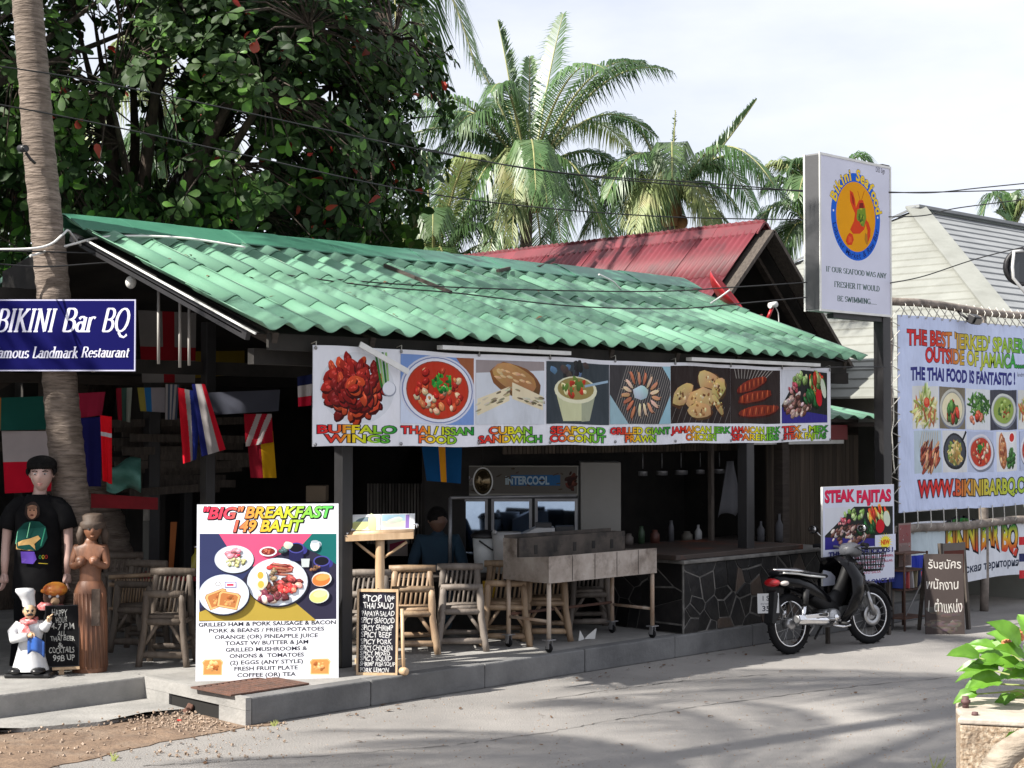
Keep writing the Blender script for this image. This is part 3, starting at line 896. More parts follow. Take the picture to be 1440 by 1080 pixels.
b = MB(); q = AP + Vector((-5.1, 5.1, -5.1 * HS)); b.beam(AP + Vector((0, 0, .05)), q + Vector((0, 0, .07)), .24, .03); b.build('hip_cap', 'grey_board', hs, False)
b = MB(); b.beam(AP + Vector((-.1, 0, .05)), AP + Vector((9, 0, .05)), .26, .05); b.build('ridge_cap', 'grey_board', hs, False)
b = MB(); b.box(AP.x - 4.7, AP.x + 12, AP.y - 4.7, AP.y + 5, 0, AP.z - 5.0 * HS - .03); b.build('wall', 'beige_board', hs, False)
b = MB(); P_ = [AP + Vector((0, .01, -.02)), AP + Vector((9, .01, -.02)), AP + Vector((14.1, 5.1, -5.1 * HS)), AP + Vector((-5.1, 5.1, -5.1 * HS))]; b.add(P_ + [p - Vector((0, 0, .05)) for p in P_], [(0, 1, 2, 3), (7, 6, 5, 4), (0, 4, 5, 1), (1, 5, 6, 2), (2, 6, 7, 3), (3, 7, 4, 0)], False); b.build('rear_slope', 'grey_board', hs, False)
# ================================================================== coconut trunk at the left (in front of the bar)
def trunk_thing(name, label, cat, pix, D, r0, r1, group=None):
    base = atD(*pix[-1], D)
    t = thing(name, label, cat, (base.x, base.y, 0), 0, group)
    P = [atD(x, y, D) for x, y in pix]; P.reverse()
    # fine rings
    pts = []; rs = []
    n = len(P) - 1; m = 150
    for i in range(m + 1):
        f = i / m * n; k = min(int(f), n - 1); pts.append(P[k].lerp(P[k + 1], f - k))
        rr = r0 + (r1 - r0) * i / m
        rs.append(rr * (1 + (.035 if i % 3 == 0 else -.012) + U(-.012, .012)))
    for _ in range(6):
        pts = [pts[0]] + [(pts[i - 1] + pts[i] * 2 + pts[i + 1]) / 4 for i in range(1, m)] + [pts[-1]]
    b = MB(); b.tube(pts, rs, 20); o = b.build('trunk', 'palm_bark', t, False)
    return t, pts
pt_, ppts = trunk_thing('coconut_palm', 'tall coconut palm trunk rising behind the blue sign', 'palm tree',
    [(28, -420), (30, -200), (38, 0), (47, 100), (54, 200), (67, 330), (76, 420), (86, 560), (95, 650), (104, 750), (110, 860), (114, 948)], 12.95, .155, .115)

# ------------------------------------------------------------------ fronds
def frond(b, base, tip, sag, ll=.62, n=46, twist=0.0, droop=.5, side=(1, 1), seed=0, fold=0.0, width=.034, start=.08):
    """one pinnate leaf from base to tip; sag bends the rib, droop hangs the leaflets"""
    r = random.Random(seed)
    base = Vector(base); tip = Vector(tip); ax = tip - base; Ln = ax.length
    def P(t): return base + ax * t + Vector((0, 0, 1)) * (sag * 4 * t * (1 - t)) 
    pts = [P(i / 14) for i in range(15)]
    b.cur = 1; b.tube(pts, [.030 * (1 - i / 15.5) + .005 for i in range(15)], 4); b.cur = 0
    for i in range(n):
        t = start + (1 - start) * (i + .5) / n
        p = P(t); d = (P(min(1, t + .02)) - P(t - .02)).normalized()
        s0 = d.cross(UP)
        if s0.length < .08: s0 = d.cross(FWD)
        s0.normalize()
        if twist: s0 = Matrix.Rotation(twist, 3, d) @ s0
        up = s0.cross(d).normalized()
        f = math.sin(PI * min(1, (t - start) / (1 - start) * .86 + .12)) ** .6
        for sg in (-1, 1):
            if r.random() < .05: continue
            l = ll * f * side[0 if sg < 0 else 1] * r.uniform(.82, 1.1)
            if l < .04: continue
            dirv = (s0 * sg * (1 - fold * .8) + d * (.55 + .5 * t + r.uniform(-.1, .1)) + up * (.25 + .5 * fold + r.uniform(-.08, .08))).normalized()
            w = width * r.uniform(.8, 1.15)
            wv = (d - dirv * d.dot(dirv)).normalized() * w / 2
            q0 = p; q1 = p + dirv * l * .45 + Vector((0, 0, -droop * l * .10)); q2 = p + dirv * l * .82 + Vector((r.uniform(-.05, .05), r.uniform(-.05, .05), -droop * l * r.uniform(.55, .85)))
            b.add([q0 - wv * .5, q0 + wv * .5, q1 + wv, q1 - wv, q2], [(0, 1, 2, 3), (3, 2, 4)], False)
def palm(label, crown, fronds, ground_z=0, trunk_to=None, seed=1, group='coconut palms behind the roofs', extra=10, L=2.6, coco=5, yellow=.12, low=-.9, high=1.1):
    """crown: world point; fronds: list of (dx, dz, dy, sag, length-ish leaflet, droop, fold)"""
    r = random.Random(seed)
    crown = Vector(crown)
    base = Vector(trunk_to) if trunk_to else Vector((crown.x + r.uniform(-.6, .6), crown.y + r.uniform(-.3, .6), 0))
    t = thing('coconut_palm', label, 'palm tree', base, 0, group)
    P = [base.lerp(crown, i / 12) + (crown - base).cross(UP).normalized() * .25 * math.sin(PI * i / 12) for i in range(13)]
    MB().tube(P, [.17 - .006 * i for i in range(13)], 10).build('trunk', 'palm_bark', t, False)
    k = 0
    for tip, sag, ll, droop, fold in fronds:
        b = MB(); frond(b, crown + Vector((r.uniform(-.08, .08), r.uniform(-.08, .08), 0)), tip, sag, ll * 1.12, 78, droop=droop, fold=fold, seed=seed * 100 + k)
        b.build('frond', ['palm_leaf_yellow' if k % 8 == 7 else 'palm_leaf', 'palm_rib'], t, False); k += 1
    for i in range(extra):
        az = 2 * PI * i / extra + r.uniform(-.3, .3) + seed
        el = r.uniform(low, high)
        l = L * r.uniform(.8, 1.1)
        tip = crown + Vector((math.cos(az) * math.cos(el) * l, math.sin(az) * math.cos(el) * l, math.sin(el) * l))
        b = MB(); frond(b, crown, tip, .5 + .35 * math.cos(el), .74, 70, droop=1.25 - .5 * max(0, el), seed=seed * 1000 + i)
        b.build('frond', ['palm_leaf_yellow' if r.random() < yellow else 'palm_leaf', 'palm_rib'], t, False)
    for i in range(coco):
        a = r.uniform(0, 6.28); b = MB(); b.sphere((0, 0, 0), (.10, .10, .13), 10, 7)
        o = b.build('coconut', 'coconut_husk', t, True); o.location = crown + Vector((math.cos(a) * .22, math.sin(a) * .22, -.25 - r.uniform(0, .2))) - base
    # fibre sheath under the crown
    b = MB(); b.lathe([(.13, -.5), (.2, -.25), (.16, 0), (.05, .25)], crown, 10); b.build('sheath', 'coconut_husk', t, False)
    return t
def F(x, y, D, sag, ll=.6, droop=.6, fold=0.0): return (atD(x, y, D), sag, ll, droop, fold)
palm('largest coconut palm, its crown left of centre above the green roof', atD(742, 262, 28.6),
     [F(700, 30, 29.2, .15, .42, .1, .75), F(792, 20, 29.4, .25, .68, .5, 0), F(905, 86, 28.6, .55, .72, .9), F(660, 75, 29.0, .3, .6, .5),
      F(598, 225, 28.2, .65, .8, 1.1), F(590, 330, 27.8, .9, .85, 1.2), F(640, 345, 27.2, 1.0, .8, 1.2), F(720, 345, 26.6, 1.1, .7, 1.1, .3),
      F(790, 350, 27.1, 1.0, .7, 1.1), F(850, 330, 27.8, .9, .7, 1.1), F(690, 130, 27.6, .8, .6, 1.3), F(745, 80, 29.5, .2, .5, .3),
      F(585, 160, 29.0, .5, .8, 1.0), F(880, 240, 29.2, .5, .6, 1.0), F(640, 180, 27.5, .7, .75, 1.1)], seed=3, extra=18, L=3.1, low=-.85, high=.7, yellow=.12)
palm('second coconut palm, standing right of the largest with one upright spear leaf', atD(945, 282, 29.5),
     [F(950, 155, 29.5, .02, .15, 0, .95), F(1064, 140, 29.5, -.12, .42, .3, .8), F(862, 165, 29.9, .5, .62, .9), F(1040, 298, 29.1, .45, .6, 1.2), F(820, 330, 28.5, .7, .7, 1.1),
      F(760, 345, 28.3, .9, .8, 1.1), F(900, 350, 28.1, .8, .7, 1.2), F(1010, 345, 28.5, .7, .7, 1.2), F(790, 255, 29.5, .5, .6, 1.0), F(1015, 235, 29.8, .3, .5, .8), F(880, 215, 30.3, .3, .5, .7)], seed=5, extra=13, L=2.5, low=-1.1, high=.1)
palm('coconut palm whose lower fronds arch out left behind the red roof', atD(610, 400, 27.5),
     [F(700, 330, 27.1, .5, .7, 1.0), F(560, 250, 27.5, .35, .7, .8), F(650, 235, 27.5, .35, .7, .8), F(540, 330, 27.5, .4, .7, 1.0), F(600, 215, 27.9, .3, .6, .5), F(690, 280, 27.5, .4, .7, .9)], seed=6, extra=14, L=2.6, low=-.6)
palm('coconut palm half hidden behind the lit pole sign', atD(1150, 345, 30),
     [F(1080, 262, 30, .5, .75, .9), F(1062, 320, 29.6, .6, .8, 1.0), F(1110, 240, 30.4, .3, .7, .5), F(1190, 240, 30, .3, .7, .7), F(1095, 372, 29.4, .6, .8, 1.0), F(1130, 262, 29.4, .3, .6, .6)], seed=8, extra=10, L=1.9)
palm('coconut palm with only its top showing over the hipped roof', atD(1424, 330, 42),
     [F(1410, 278, 42, .1, .5, .1, .5), F(1432, 276, 42, .1, .5, .1, .4), F(1402, 300, 42, .1, .5, .3, .3), F(1445, 290, 42, .1, .5, .3, .3)], seed=9, extra=3, L=1.0, low=.2)
palm('coconut palm above the top edge, its fronds hanging beside the broad-leaved tree', atD(545, -70, 21),
     [F(672, 105, 20.6, .65, .75, .9), F(650, -20, 21, .35, .7, .7), F(612, 145, 20.4, .7, .7, 1.0), F(560, 120, 20.6, .5, .7, .9), F(480, 60, 21, .5, .7, .9)], seed=10, extra=6, L=2.2, low=0)
palm('coconut palm glimpsed through gaps in the broad-leaved tree', atD(235, 190, 27),
     [F(160, 100, 27, .4, .75, .9), F(300, 110, 27, .4, .75, .9), F(330, 260, 26.6, .6, .75, 1.1), F(150, 270, 26.6, .6, .75, 1.1), F(235, 300, 26, .7, .7, 1.1), F(190, 260, 26.2, .6, .7, 1.1), F(290, 300, 26.2, .6, .7, 1.1)], seed=12, extra=6, L=2.0, yellow=.5)
# crown of the tall palm in front (above the frame)
fr_c = ppts[-1]
for i in range(13):
    a = i * 2.4; el = (-.35, .1, .5, .9)[i % 4]
    tip = fr_c + Vector((math.cos(a) * math.cos(el), math.sin(a) * math.cos(el), math.sin(el))) * 3.0
    b = MB(); frond(b, fr_c, tip, .8, .7, 44, droop=1.0, seed=500 + i); b.build('frond', ['palm_leaf', 'palm_rib'], pt_, False)
# palms left of the frame, standing beside the road; their trunks and fronds throw the bands of shade on it
for k, (x, y, h, lab) in enumerate(((-5.8, -1.0, 9.6, 'roadside coconut palm left of the view, nearest the road edge'), (-4.4, -2.8, 10.6, 'roadside coconut palm left of the view, leaning over the road'),
                              (-9.8, -1.4, 8.6, 'roadside coconut palm left of the view, farthest down the road'))):
    palm(lab, (x + .8, y, h), [], trunk_to=(x, y, 0), seed=20 + k, extra=18, L=3.4, group='coconut palms along the road')

# ------------------------------------------------------------------ broad-leaved tree (sea almond) over the bar
def leaf_shape(b, p, d, nrm, l, w, curl=.12):
    """obovate leaf: narrow at the stalk, widest near the tip"""
    s = d.cross(nrm).normalized()
    q = []
    for t, k in ((0, .05), (.35, .55), (.68, 1.0), (.9, .72)):
        c = p + d * (l * t) - nrm * (curl * l * t * t)
        q += [c - s * (w * k / 2) + nrm * (.06 * w * k), c, c + s * (w * k / 2) + nrm * (.06 * w * k)]
    tip = p + d * l - nrm * (curl * l)
    q.append(tip)
    fs = []
    for i in range(3):
        o = i * 3
        fs += [(o, o + 1, o + 4, o + 3), (o + 1, o + 2, o + 5, o + 4)]
    fs += [(9, 10, 12), (10, 11, 12)]
    b.add(q, fs, True)
def broad_tree(label, base, cen, rad, nros, seed, holes=(), vis=True, single=300, size=1.0, top_dense=None):
    r = random.Random(seed)
    t = thing('broadleaf_tree', label, 'tree', base)
    base = Vector(base); cen = Vector(cen); rad = Vector(rad)
    fork = base.lerp(cen, .55 if abs(base.x - cen.x) < 4 else .25); fork.z = min(max(fork.z, cen.z * .45), cen.z - rad.z * .6)
    MB().tube([base, base.lerp(fork, .5) + Vector((.15, 0, 0)), fork], [.24, .19, .16], 12).build('trunk', 'bark', t, False)
    leaves = []; twigs = MB()
    limbs = []
    for i in range(11):
        a = 2 * PI * i / 11 + r.uniform(-.3, .3); el = r.uniform(-.35, .9)
        e = cen + Vector((math.cos(a) * math.cos(el) * rad.x, math.sin(a) * math.cos(el) * rad.y, math.sin(el) * rad.z)) * .75
        mid = fork.lerp(e, .5) + Vector((r.uniform(-.3, .3), r.uniform(-.3, .3), r.uniform(.1, .5)))
        P = [fork, fork.lerp(mid, .5) + Vector((0, 0, .1)), mid, mid.lerp(e, .5), e]
        MB().tube(P, [.10, .075, .055, .035, .018], 7).build('branch', 'bark', t, False)
        limbs += P[1:]
    n = 0
    while n < nros:
        u = Vector((r.gauss(0, 1), r.gauss(0, 1), r.gauss(0, 1))).normalized() * (r.random() ** .42)
        c = cen + Vector((u.x * rad.x, u.y * rad.y, u.z * rad.z))
        if c.z < base.z + 3.85: continue
        if noise.noise(c * .85 + Vector((seed, 0, 0))) < -.08 and r.random() < .85: continue
        # where the photograph shows gaps
        v = c - CAM; dd = v.dot(FWD)
        if dd > 1:
            X = 720 + v.dot(RIGHT) / dd * FPX; Y = 600 - v.z / dd * FPX
            if any(((X - hx) / (hw + 10)) ** 2 + ((Y - hy) / (hh + 9)) ** 2 < 1 for hx, hy, hw, hh in holes) and r.random() < .97: continue
        n += 1
        near = min(limbs, key=lambda q: (q - c).length_squared)
        if r.random() < .5:
            twigs.tube([near, near.lerp(c, .5) + Vector((0, 0, .12)), c], [.014, .010, .006], 4, False)
        out = (c - cen).normalized(); axis = (out + Vector((0, 0, .6)) + Vector((r.uniform(-.5, .5), r.uniform(-.5, .5), r.uniform(-.3, .3)))).normalized()
        a0 = axis.orthogonal().normalized()
        for k in range(r.randint(6, 10)):
            d = (Matrix.Rotation(k * 2.4 + r.uniform(-.3, .3), 3, axis) @ a0 + axis * r.uniform(-.15, .75)).normalized()
            nrm = (axis - d * axis.dot(d)).normalized()
            nrm = (nrm + Vector((r.uniform(-.6, .6), r.uniform(-.6, .6), r.uniform(-.4, .4)))).normalized()
            nrm = (nrm - d * nrm.dot(d)).normalized()
            l = r.uniform(.075, .19) * size; cls = 0
            if r.random() < .10: cls = 1
            if r.random() < .012 and c.z < 6.5: cls = 2
            leaves.append((c + d * .03, d, nrm, l, l * r.uniform(.42, .58), cls))
    mats = ['almond_leaf', 'almond_leaf_sunlit', 'almond_leaf_red']
    if vis and single:
        def key(L_):
            v = L_[0] - CAM; dd = v.dot(FWD)
            if dd < 1: return 1e9
            X = 720 + v.dot(RIGHT) / dd * FPX; Y = 600 - v.z / dd * FPX
            return dd / L_[3] if (0 < X < 640 and 0 < Y < 350) else 1e9
        leaves.sort(key=key)
    else: single = 0
    for L_ in leaves[:single]:
        b = MB(); leaf_shape(b, *L_[:5], curl=.10 + .35 * ((L_[3] * 997) % 1)); b.build('leaf', mats[L_[5]], t, False)
    b = MB()
    for L_ in leaves[single:]:
        b.cur = L_[5]; leaf_shape(b, *L_[:5], curl=.10 + .35 * ((L_[3] * 997) % 1))
    stuff(b.build('foliage', mats, t, False))
    if twigs.v: stuff(twigs.build('twigs', 'bark', t, False))
    return t
holes = [(148, 35, 34, 38), (120, 100, 30, 20), (212, 150, 44, 42), (150, 190, 42, 26), (196, 232, 36, 22), (330, 165, 26, 20), (20, 60, 14, 14), (60, 130, 10, 14), (238, 96, 22, 22),
         (275, 200, 24, 18), (455, 130, 12, 14), (150, 250, 20, 14), (560, 40, 18, 20), (420, 210, 10, 10), (300, 245, 20, 12), (345, 220, 18, 30), (40, 30, 12, 16), (600, 175, 12, 40), (250, 250, 26, 12)]
c1 = atD(330, 60, 17.6); c1.z = 6.0
broad_tree('dark broad-leaved almond tree with a few red leaves above the green roof', (1.2, 6.6, 0), c1, (2.6, 2.4, 2.5), 2900, 4, holes)
c2 = atD(20, 40, 17.0); c2.z = 6.0
broad_tree('broad-leaved tree at the left edge behind the tall palm trunk', (-4.6, 4.9, 0), c2, (2.3, 2.3, 2.5), 1900, 9, holes, single=0)
shade = dict(single=0)
broad_tree('bushy tree added left of the view to shade the statues by the entrance', (-7.6, 5.2, 0), (-5.9, 4.7, 7.2), (3.0, 1.35, 1.5), 420, 31, single=0, size=1.3)  # unseen tree, added only to shade the figures and the palm trunk
broad_tree('tall spreading roadside tree above the view, shading the road', (-9.4, -3.2, 0), (-3.0, -2.4, 11.0), (3.1, 2.6, 1.2), 300, 21, **shade, size=1.5)
# low bushy growth behind the left roof
bsh = thing('garden_shrub', 'low dark shrub growing behind the lean-to roof under the tall trees', 'shrub', (-1, 9, 0))
b = MB(); r2 = random.Random(5)
for i in range(4200):
    p = atD(r2.uniform(-30, 590), 0, r2.uniform(19.5, 21.5)); p.z = r2.uniform(2.9, 5.2) - max(0, (abs(p.x - 0) - 4) * .1)
    d = Vector((r2.uniform(-1, 1), r2.uniform(-1, 1), r2.uniform(-.6, .8))).normalized(); nn = d.orthogonal().normalized()
    b.cur = 1 if r2.random() < .05 else 0
    leaf_shape(b, p, d, nn, r2.uniform(.15, .26), .12)
stuff(b.build('foliage', ['almond_leaf', 'almond_leaf_sunlit'], bsh, False))
b = MB()
for i in range(14): x = -4 + i * .6; b.tube([(x, 9, 0), (x + U(-.3, .3), 9, 3.4)], [.04, .02], 5)
stuff(b.build('stems', 'bark', bsh, False))
# leaning palm trunk inside the bar
lp = thing('leaning_palm', 'leaning bare palm trunk inside the bar beside the carved statue', 'tree', atD(200, 860, 16.0) * Vector((1, 1, 0)) if False else (atD(200, 860, 16.0).x, atD(200, 860, 16.0).y, SW))
P = [atD(180, 840, 16.0), atD(170, 800, 16.0), atD(158, 745, 16.1), atD(140, 690, 16.2), atD(118, 630, 16.4)]
P2 = []
for i in range(len(P) - 1):
    for k in range(5): P2.append(P[i].lerp(P[i + 1], k / 5))
P2[0].z = SW
MB().tube(P2, [.15 * (1 + (.10 if i % 2 else -.05)) for i in range(len(P2))], 12).build('trunk', 'palm_bark', lp, False)

# ================================================================== leaf litter and loose battens on the green roof
def on_roof(x, y, n=.09):
    d = raydir(x, y); nrm = Vector((0, -math.sin(SL), math.cos(SL))); o = Vector(roof_pt(0, 0, n)); return CAM + d * ((o - CAM).dot(nrm) / d.dot(nrm))
for (xa, ya, xb, yb, lab) in ((541, 373, 634, 411, 'long dark batten lying down the green roof tiles'), (757, 376, 779, 365, 'short dark stick poking over the ridge of the green roof'), (700, 381, 716, 377, 'smaller dark stick lying by the ridge of the green roof')):
    b = MB(); b.beam(on_roof(xa, ya, .11), on_roof(xb, yb, .11), .035, .03); tag(b.build('roof_batten', 'dark_wood'), lab, 'batten')
M('dry_leaf', (.16, .08, .035), (.09, .05, .025), scale=20, rough=.8, rand=.3)
b = MB()
for i in range(150):
    x = U(.2, 7.8); k_ = int(U(0, 31)); x = X0R + (round((x - X0R) / PITCHW) + .5) * PITCHW + U(-.05, .05); p = Vector(roof_pt(x, U(.05, 2.85), .052))
    d = Vector((U(-1, 1), U(-1, 1), U(-.1, .3))).normalized(); leaf_shape(b, p, d, Vector((0, -.3, .95)).normalized(), U(.03, .10), U(.02, .05), .3)
stuff(b.build('roof_leaf_litter', 'dry_leaf'))['label'] = 'dry leaves caught in the valleys of the green roof'
b = MB()
for i in range(120):
    if i < 60: p = atZ(U(0, 1400), U(930, 1075), 0)
    else: p = Vector((U(-2, 8.5), U(-.35, -.03), 0))
    if p.x < 0 and p.y > 0: continue
    d = Vector((U(-1, 1), U(-1, 1), .05)).normalized(); leaf_shape(b, Vector((p.x, p.y, .012)), d, Vector((U(-.2, .2), U(-.2, .2), 1)).normalized(), U(.02, .07), U(.012, .035), .2)
stuff(b.build('road_leaf_litter', 'dry_leaf'))['label'] = 'small dry leaves scattered on the road and along the kerb'
# ================================================================== overhead wires
def wires(name, label, runs, r, mat, group, sub=16):
    for i, (pix, D0, D1) in enumerate(runs):
        n = len(pix); P = [atD(x, y, D0 + (D1 - D0) * k / (n - 1)) for k, (x, y) in enumerate(pix)]
        Q = []
        for k in range(n - 1):                       # catmull-rom
            p0 = P[max(0, k - 1)]; p1 = P[k]; p2 = P[k + 1]; p3 = P[min(n - 1, k + 2)]
            for s in range(sub):
                t = s / sub
                Q.append(.5 * ((2 * p1) + (p2 - p0) * t + (2 * p0 - 5 * p1 + 4 * p2 - p3) * t * t + (3 * p1 - p0 - 3 * p2 + p3) * t ** 3))
        Q.append(P[-1])
        o = MB().tube(Q, r, 5).build(name, mat)
        tag(o, label[i], 'cable', group)
wires('overhead_wire', ['upper dark wire crossing in front of the broad-leaved tree', 'lower dark wire passing in front of the palm trunk above the roof', 'thin wire just above the ridge reaching the pole sign',
                        'dark wire running low over the upper tiles of the green roof', 'second dark wire just below it over the green roof tiles', 'wire leaving the pole sign to the upper right, topmost of the three',
                        'wire right of the pole sign, second from the top', 'wire right of the pole sign crossing the hip ridge', 'wire slanting up to the right across the pale boards', 'thin wire from the roof end to the pole sign post'],
      [([(-40, 88), (120, 112), (330, 155), (600, 212), (800, 244), (1000, 258), (1135, 270)], 12.4, 16), ([(-40, 140), (120, 170), (330, 215), (560, 265), (740, 290), (940, 305), (1135, 309)], 12.4, 16.2),
       ([(590, 208), (760, 240), (980, 262), (1135, 268)], 14, 16.1),
       ([(-30, 352), (60, 354), (200, 361), (420, 388), (640, 404), (900, 410), (1030, 404), (1135, 397)], 12.3, 15.6), ([(-30, 368), (60, 375), (180, 369), (330, 378), (520, 402), (640, 412), (800, 430), (950, 434), (1060, 425), (1135, 418)], 12.3, 15.4),
       ([(1250, 270), (1310, 271), (1380, 264), (1480, 254)], 16.3, 17.5), ([(1250, 271), (1320, 270), (1400, 268), (1480, 265)], 16.3, 18), ([(1250, 305), (1300, 303), (1350, 292), (1480, 276)], 16.3, 18),
       ([(1252, 398), (1300, 388), (1380, 362), (1480, 338)], 16.4, 18), ([(1140, 517), (1205, 516), (1245, 516)], 15.9, 16.4)],
      .0065, 'wire', 'overhead wires', 10)
wires('white_cable', ['white cable looping up over the left tip of the green roof', 'white cable lying along the left ridge of the green roof', 'white cable trailing down the green roof to the satellite dish'],
      [([(-30, 351), (40, 350), (70, 344), (88, 330), (95, 324), (101, 330), (112, 343), (122, 350)], 12.6, 13.3), ([(42, 360), (70, 352), (104, 343), (140, 334), (200, 332), (270, 336), (345, 348)], 12.7, 13.6),
       ([(842, 386), (862, 396), (880, 410), (930, 420), (985, 432), (1003, 424), (1026, 408)], 16.9, 17.9)], .011, 'white_cable', 'white cables on the green roof', 8)
# ================================================================== printed pictures
def C(*rgb): return lin(rgb)
RED, YEL, GRN = C(215, 24, 44), C(235, 225, 40), C(20, 140, 60)
INK = C(22, 20, 30)
def grad(x0, x1, stops=(RED, C(225, 70, 45), YEL, C(110, 190, 50), GRN)):
    def f(x, y):
        t = min(.9999, max(0, (x - x0) / (x1 - x0))) * (len(stops) - 1); k = int(t); t -= k
        return tuple(a + (b_ - a) * t for a, b_ in zip(stops[k], stops[k + 1]))
    return f
def vgrad(y0, y1, stops):
    g = grad(y0, y1, stops); return lambda x, y: g(y, 0)
def pmap(O, ux, uy):
    O = Vector(O); ux = Vector(ux).normalized(); uy = Vector(uy).normalized(); n = ux.cross(uy)
    def m(x, y):
        d = raydir(x, y); t = (O - CAM).dot(n) / d.dot(n); p = CAM + d * t - O
        return p.dot(ux), p.dot(uy)
    return m
def jit(c, r, a=.25):
    k = 1 + r.uniform(-a, a); return tuple(min(1, max(0, v * k)) for v in c)
def pile(p, cx, cy, rx, ry, n, cols, sz, el=1.8, seed=1, ang=None, shade=True):
    """a heap of irregular pieces of food as it looks in a printed picture"""
    r = random.Random(seed)
    for i in range(n):
        a = r.uniform(0, 2 * PI); q = math.sqrt(r.random())
        x, y = cx + rx * q * math.cos(a), cy + ry * q * math.sin(a)
        s = sz * r.uniform(.6, 1.25); c = jit(r.choice(cols), r); rot = (r.uniform(0, PI) if ang is None else ang + r.uniform(-.3, .3))
        if shade: p.ell(x + s * .10, y - s * .14, s * el * .55, s * .55, tuple(v * .35 for v in c), rot, 9, .14, r.random())
        p.ell(x, y, s * el * .5, s * .5, c, rot, 9, .16, r.random())
        if shade: p.ell(x - s * .08, y + s * .10, s * el * .2, s * .14, tuple(min(1, v * 1.7 + .04) for v in c), rot, 6, .2, r.random())
def bowl(p, cx, cy, r_, fill, rim=C(225, 225, 235), sq=1.0):
    p.ell(cx + r_ * .05, cy - r_ * .06, r_ * 1.06, r_ * sq * 1.05, C(120, 125, 140), n=30); p.ell(cx, cy, r_, r_ * sq, rim, n=30)
    p.ell(cx, cy, r_ * .86, r_ * sq * .86, tuple(v * .6 for v in rim), n=30); p.ell(cx, cy - r_ * .01, r_ * .82, r_ * sq * .80, fill, n=30)
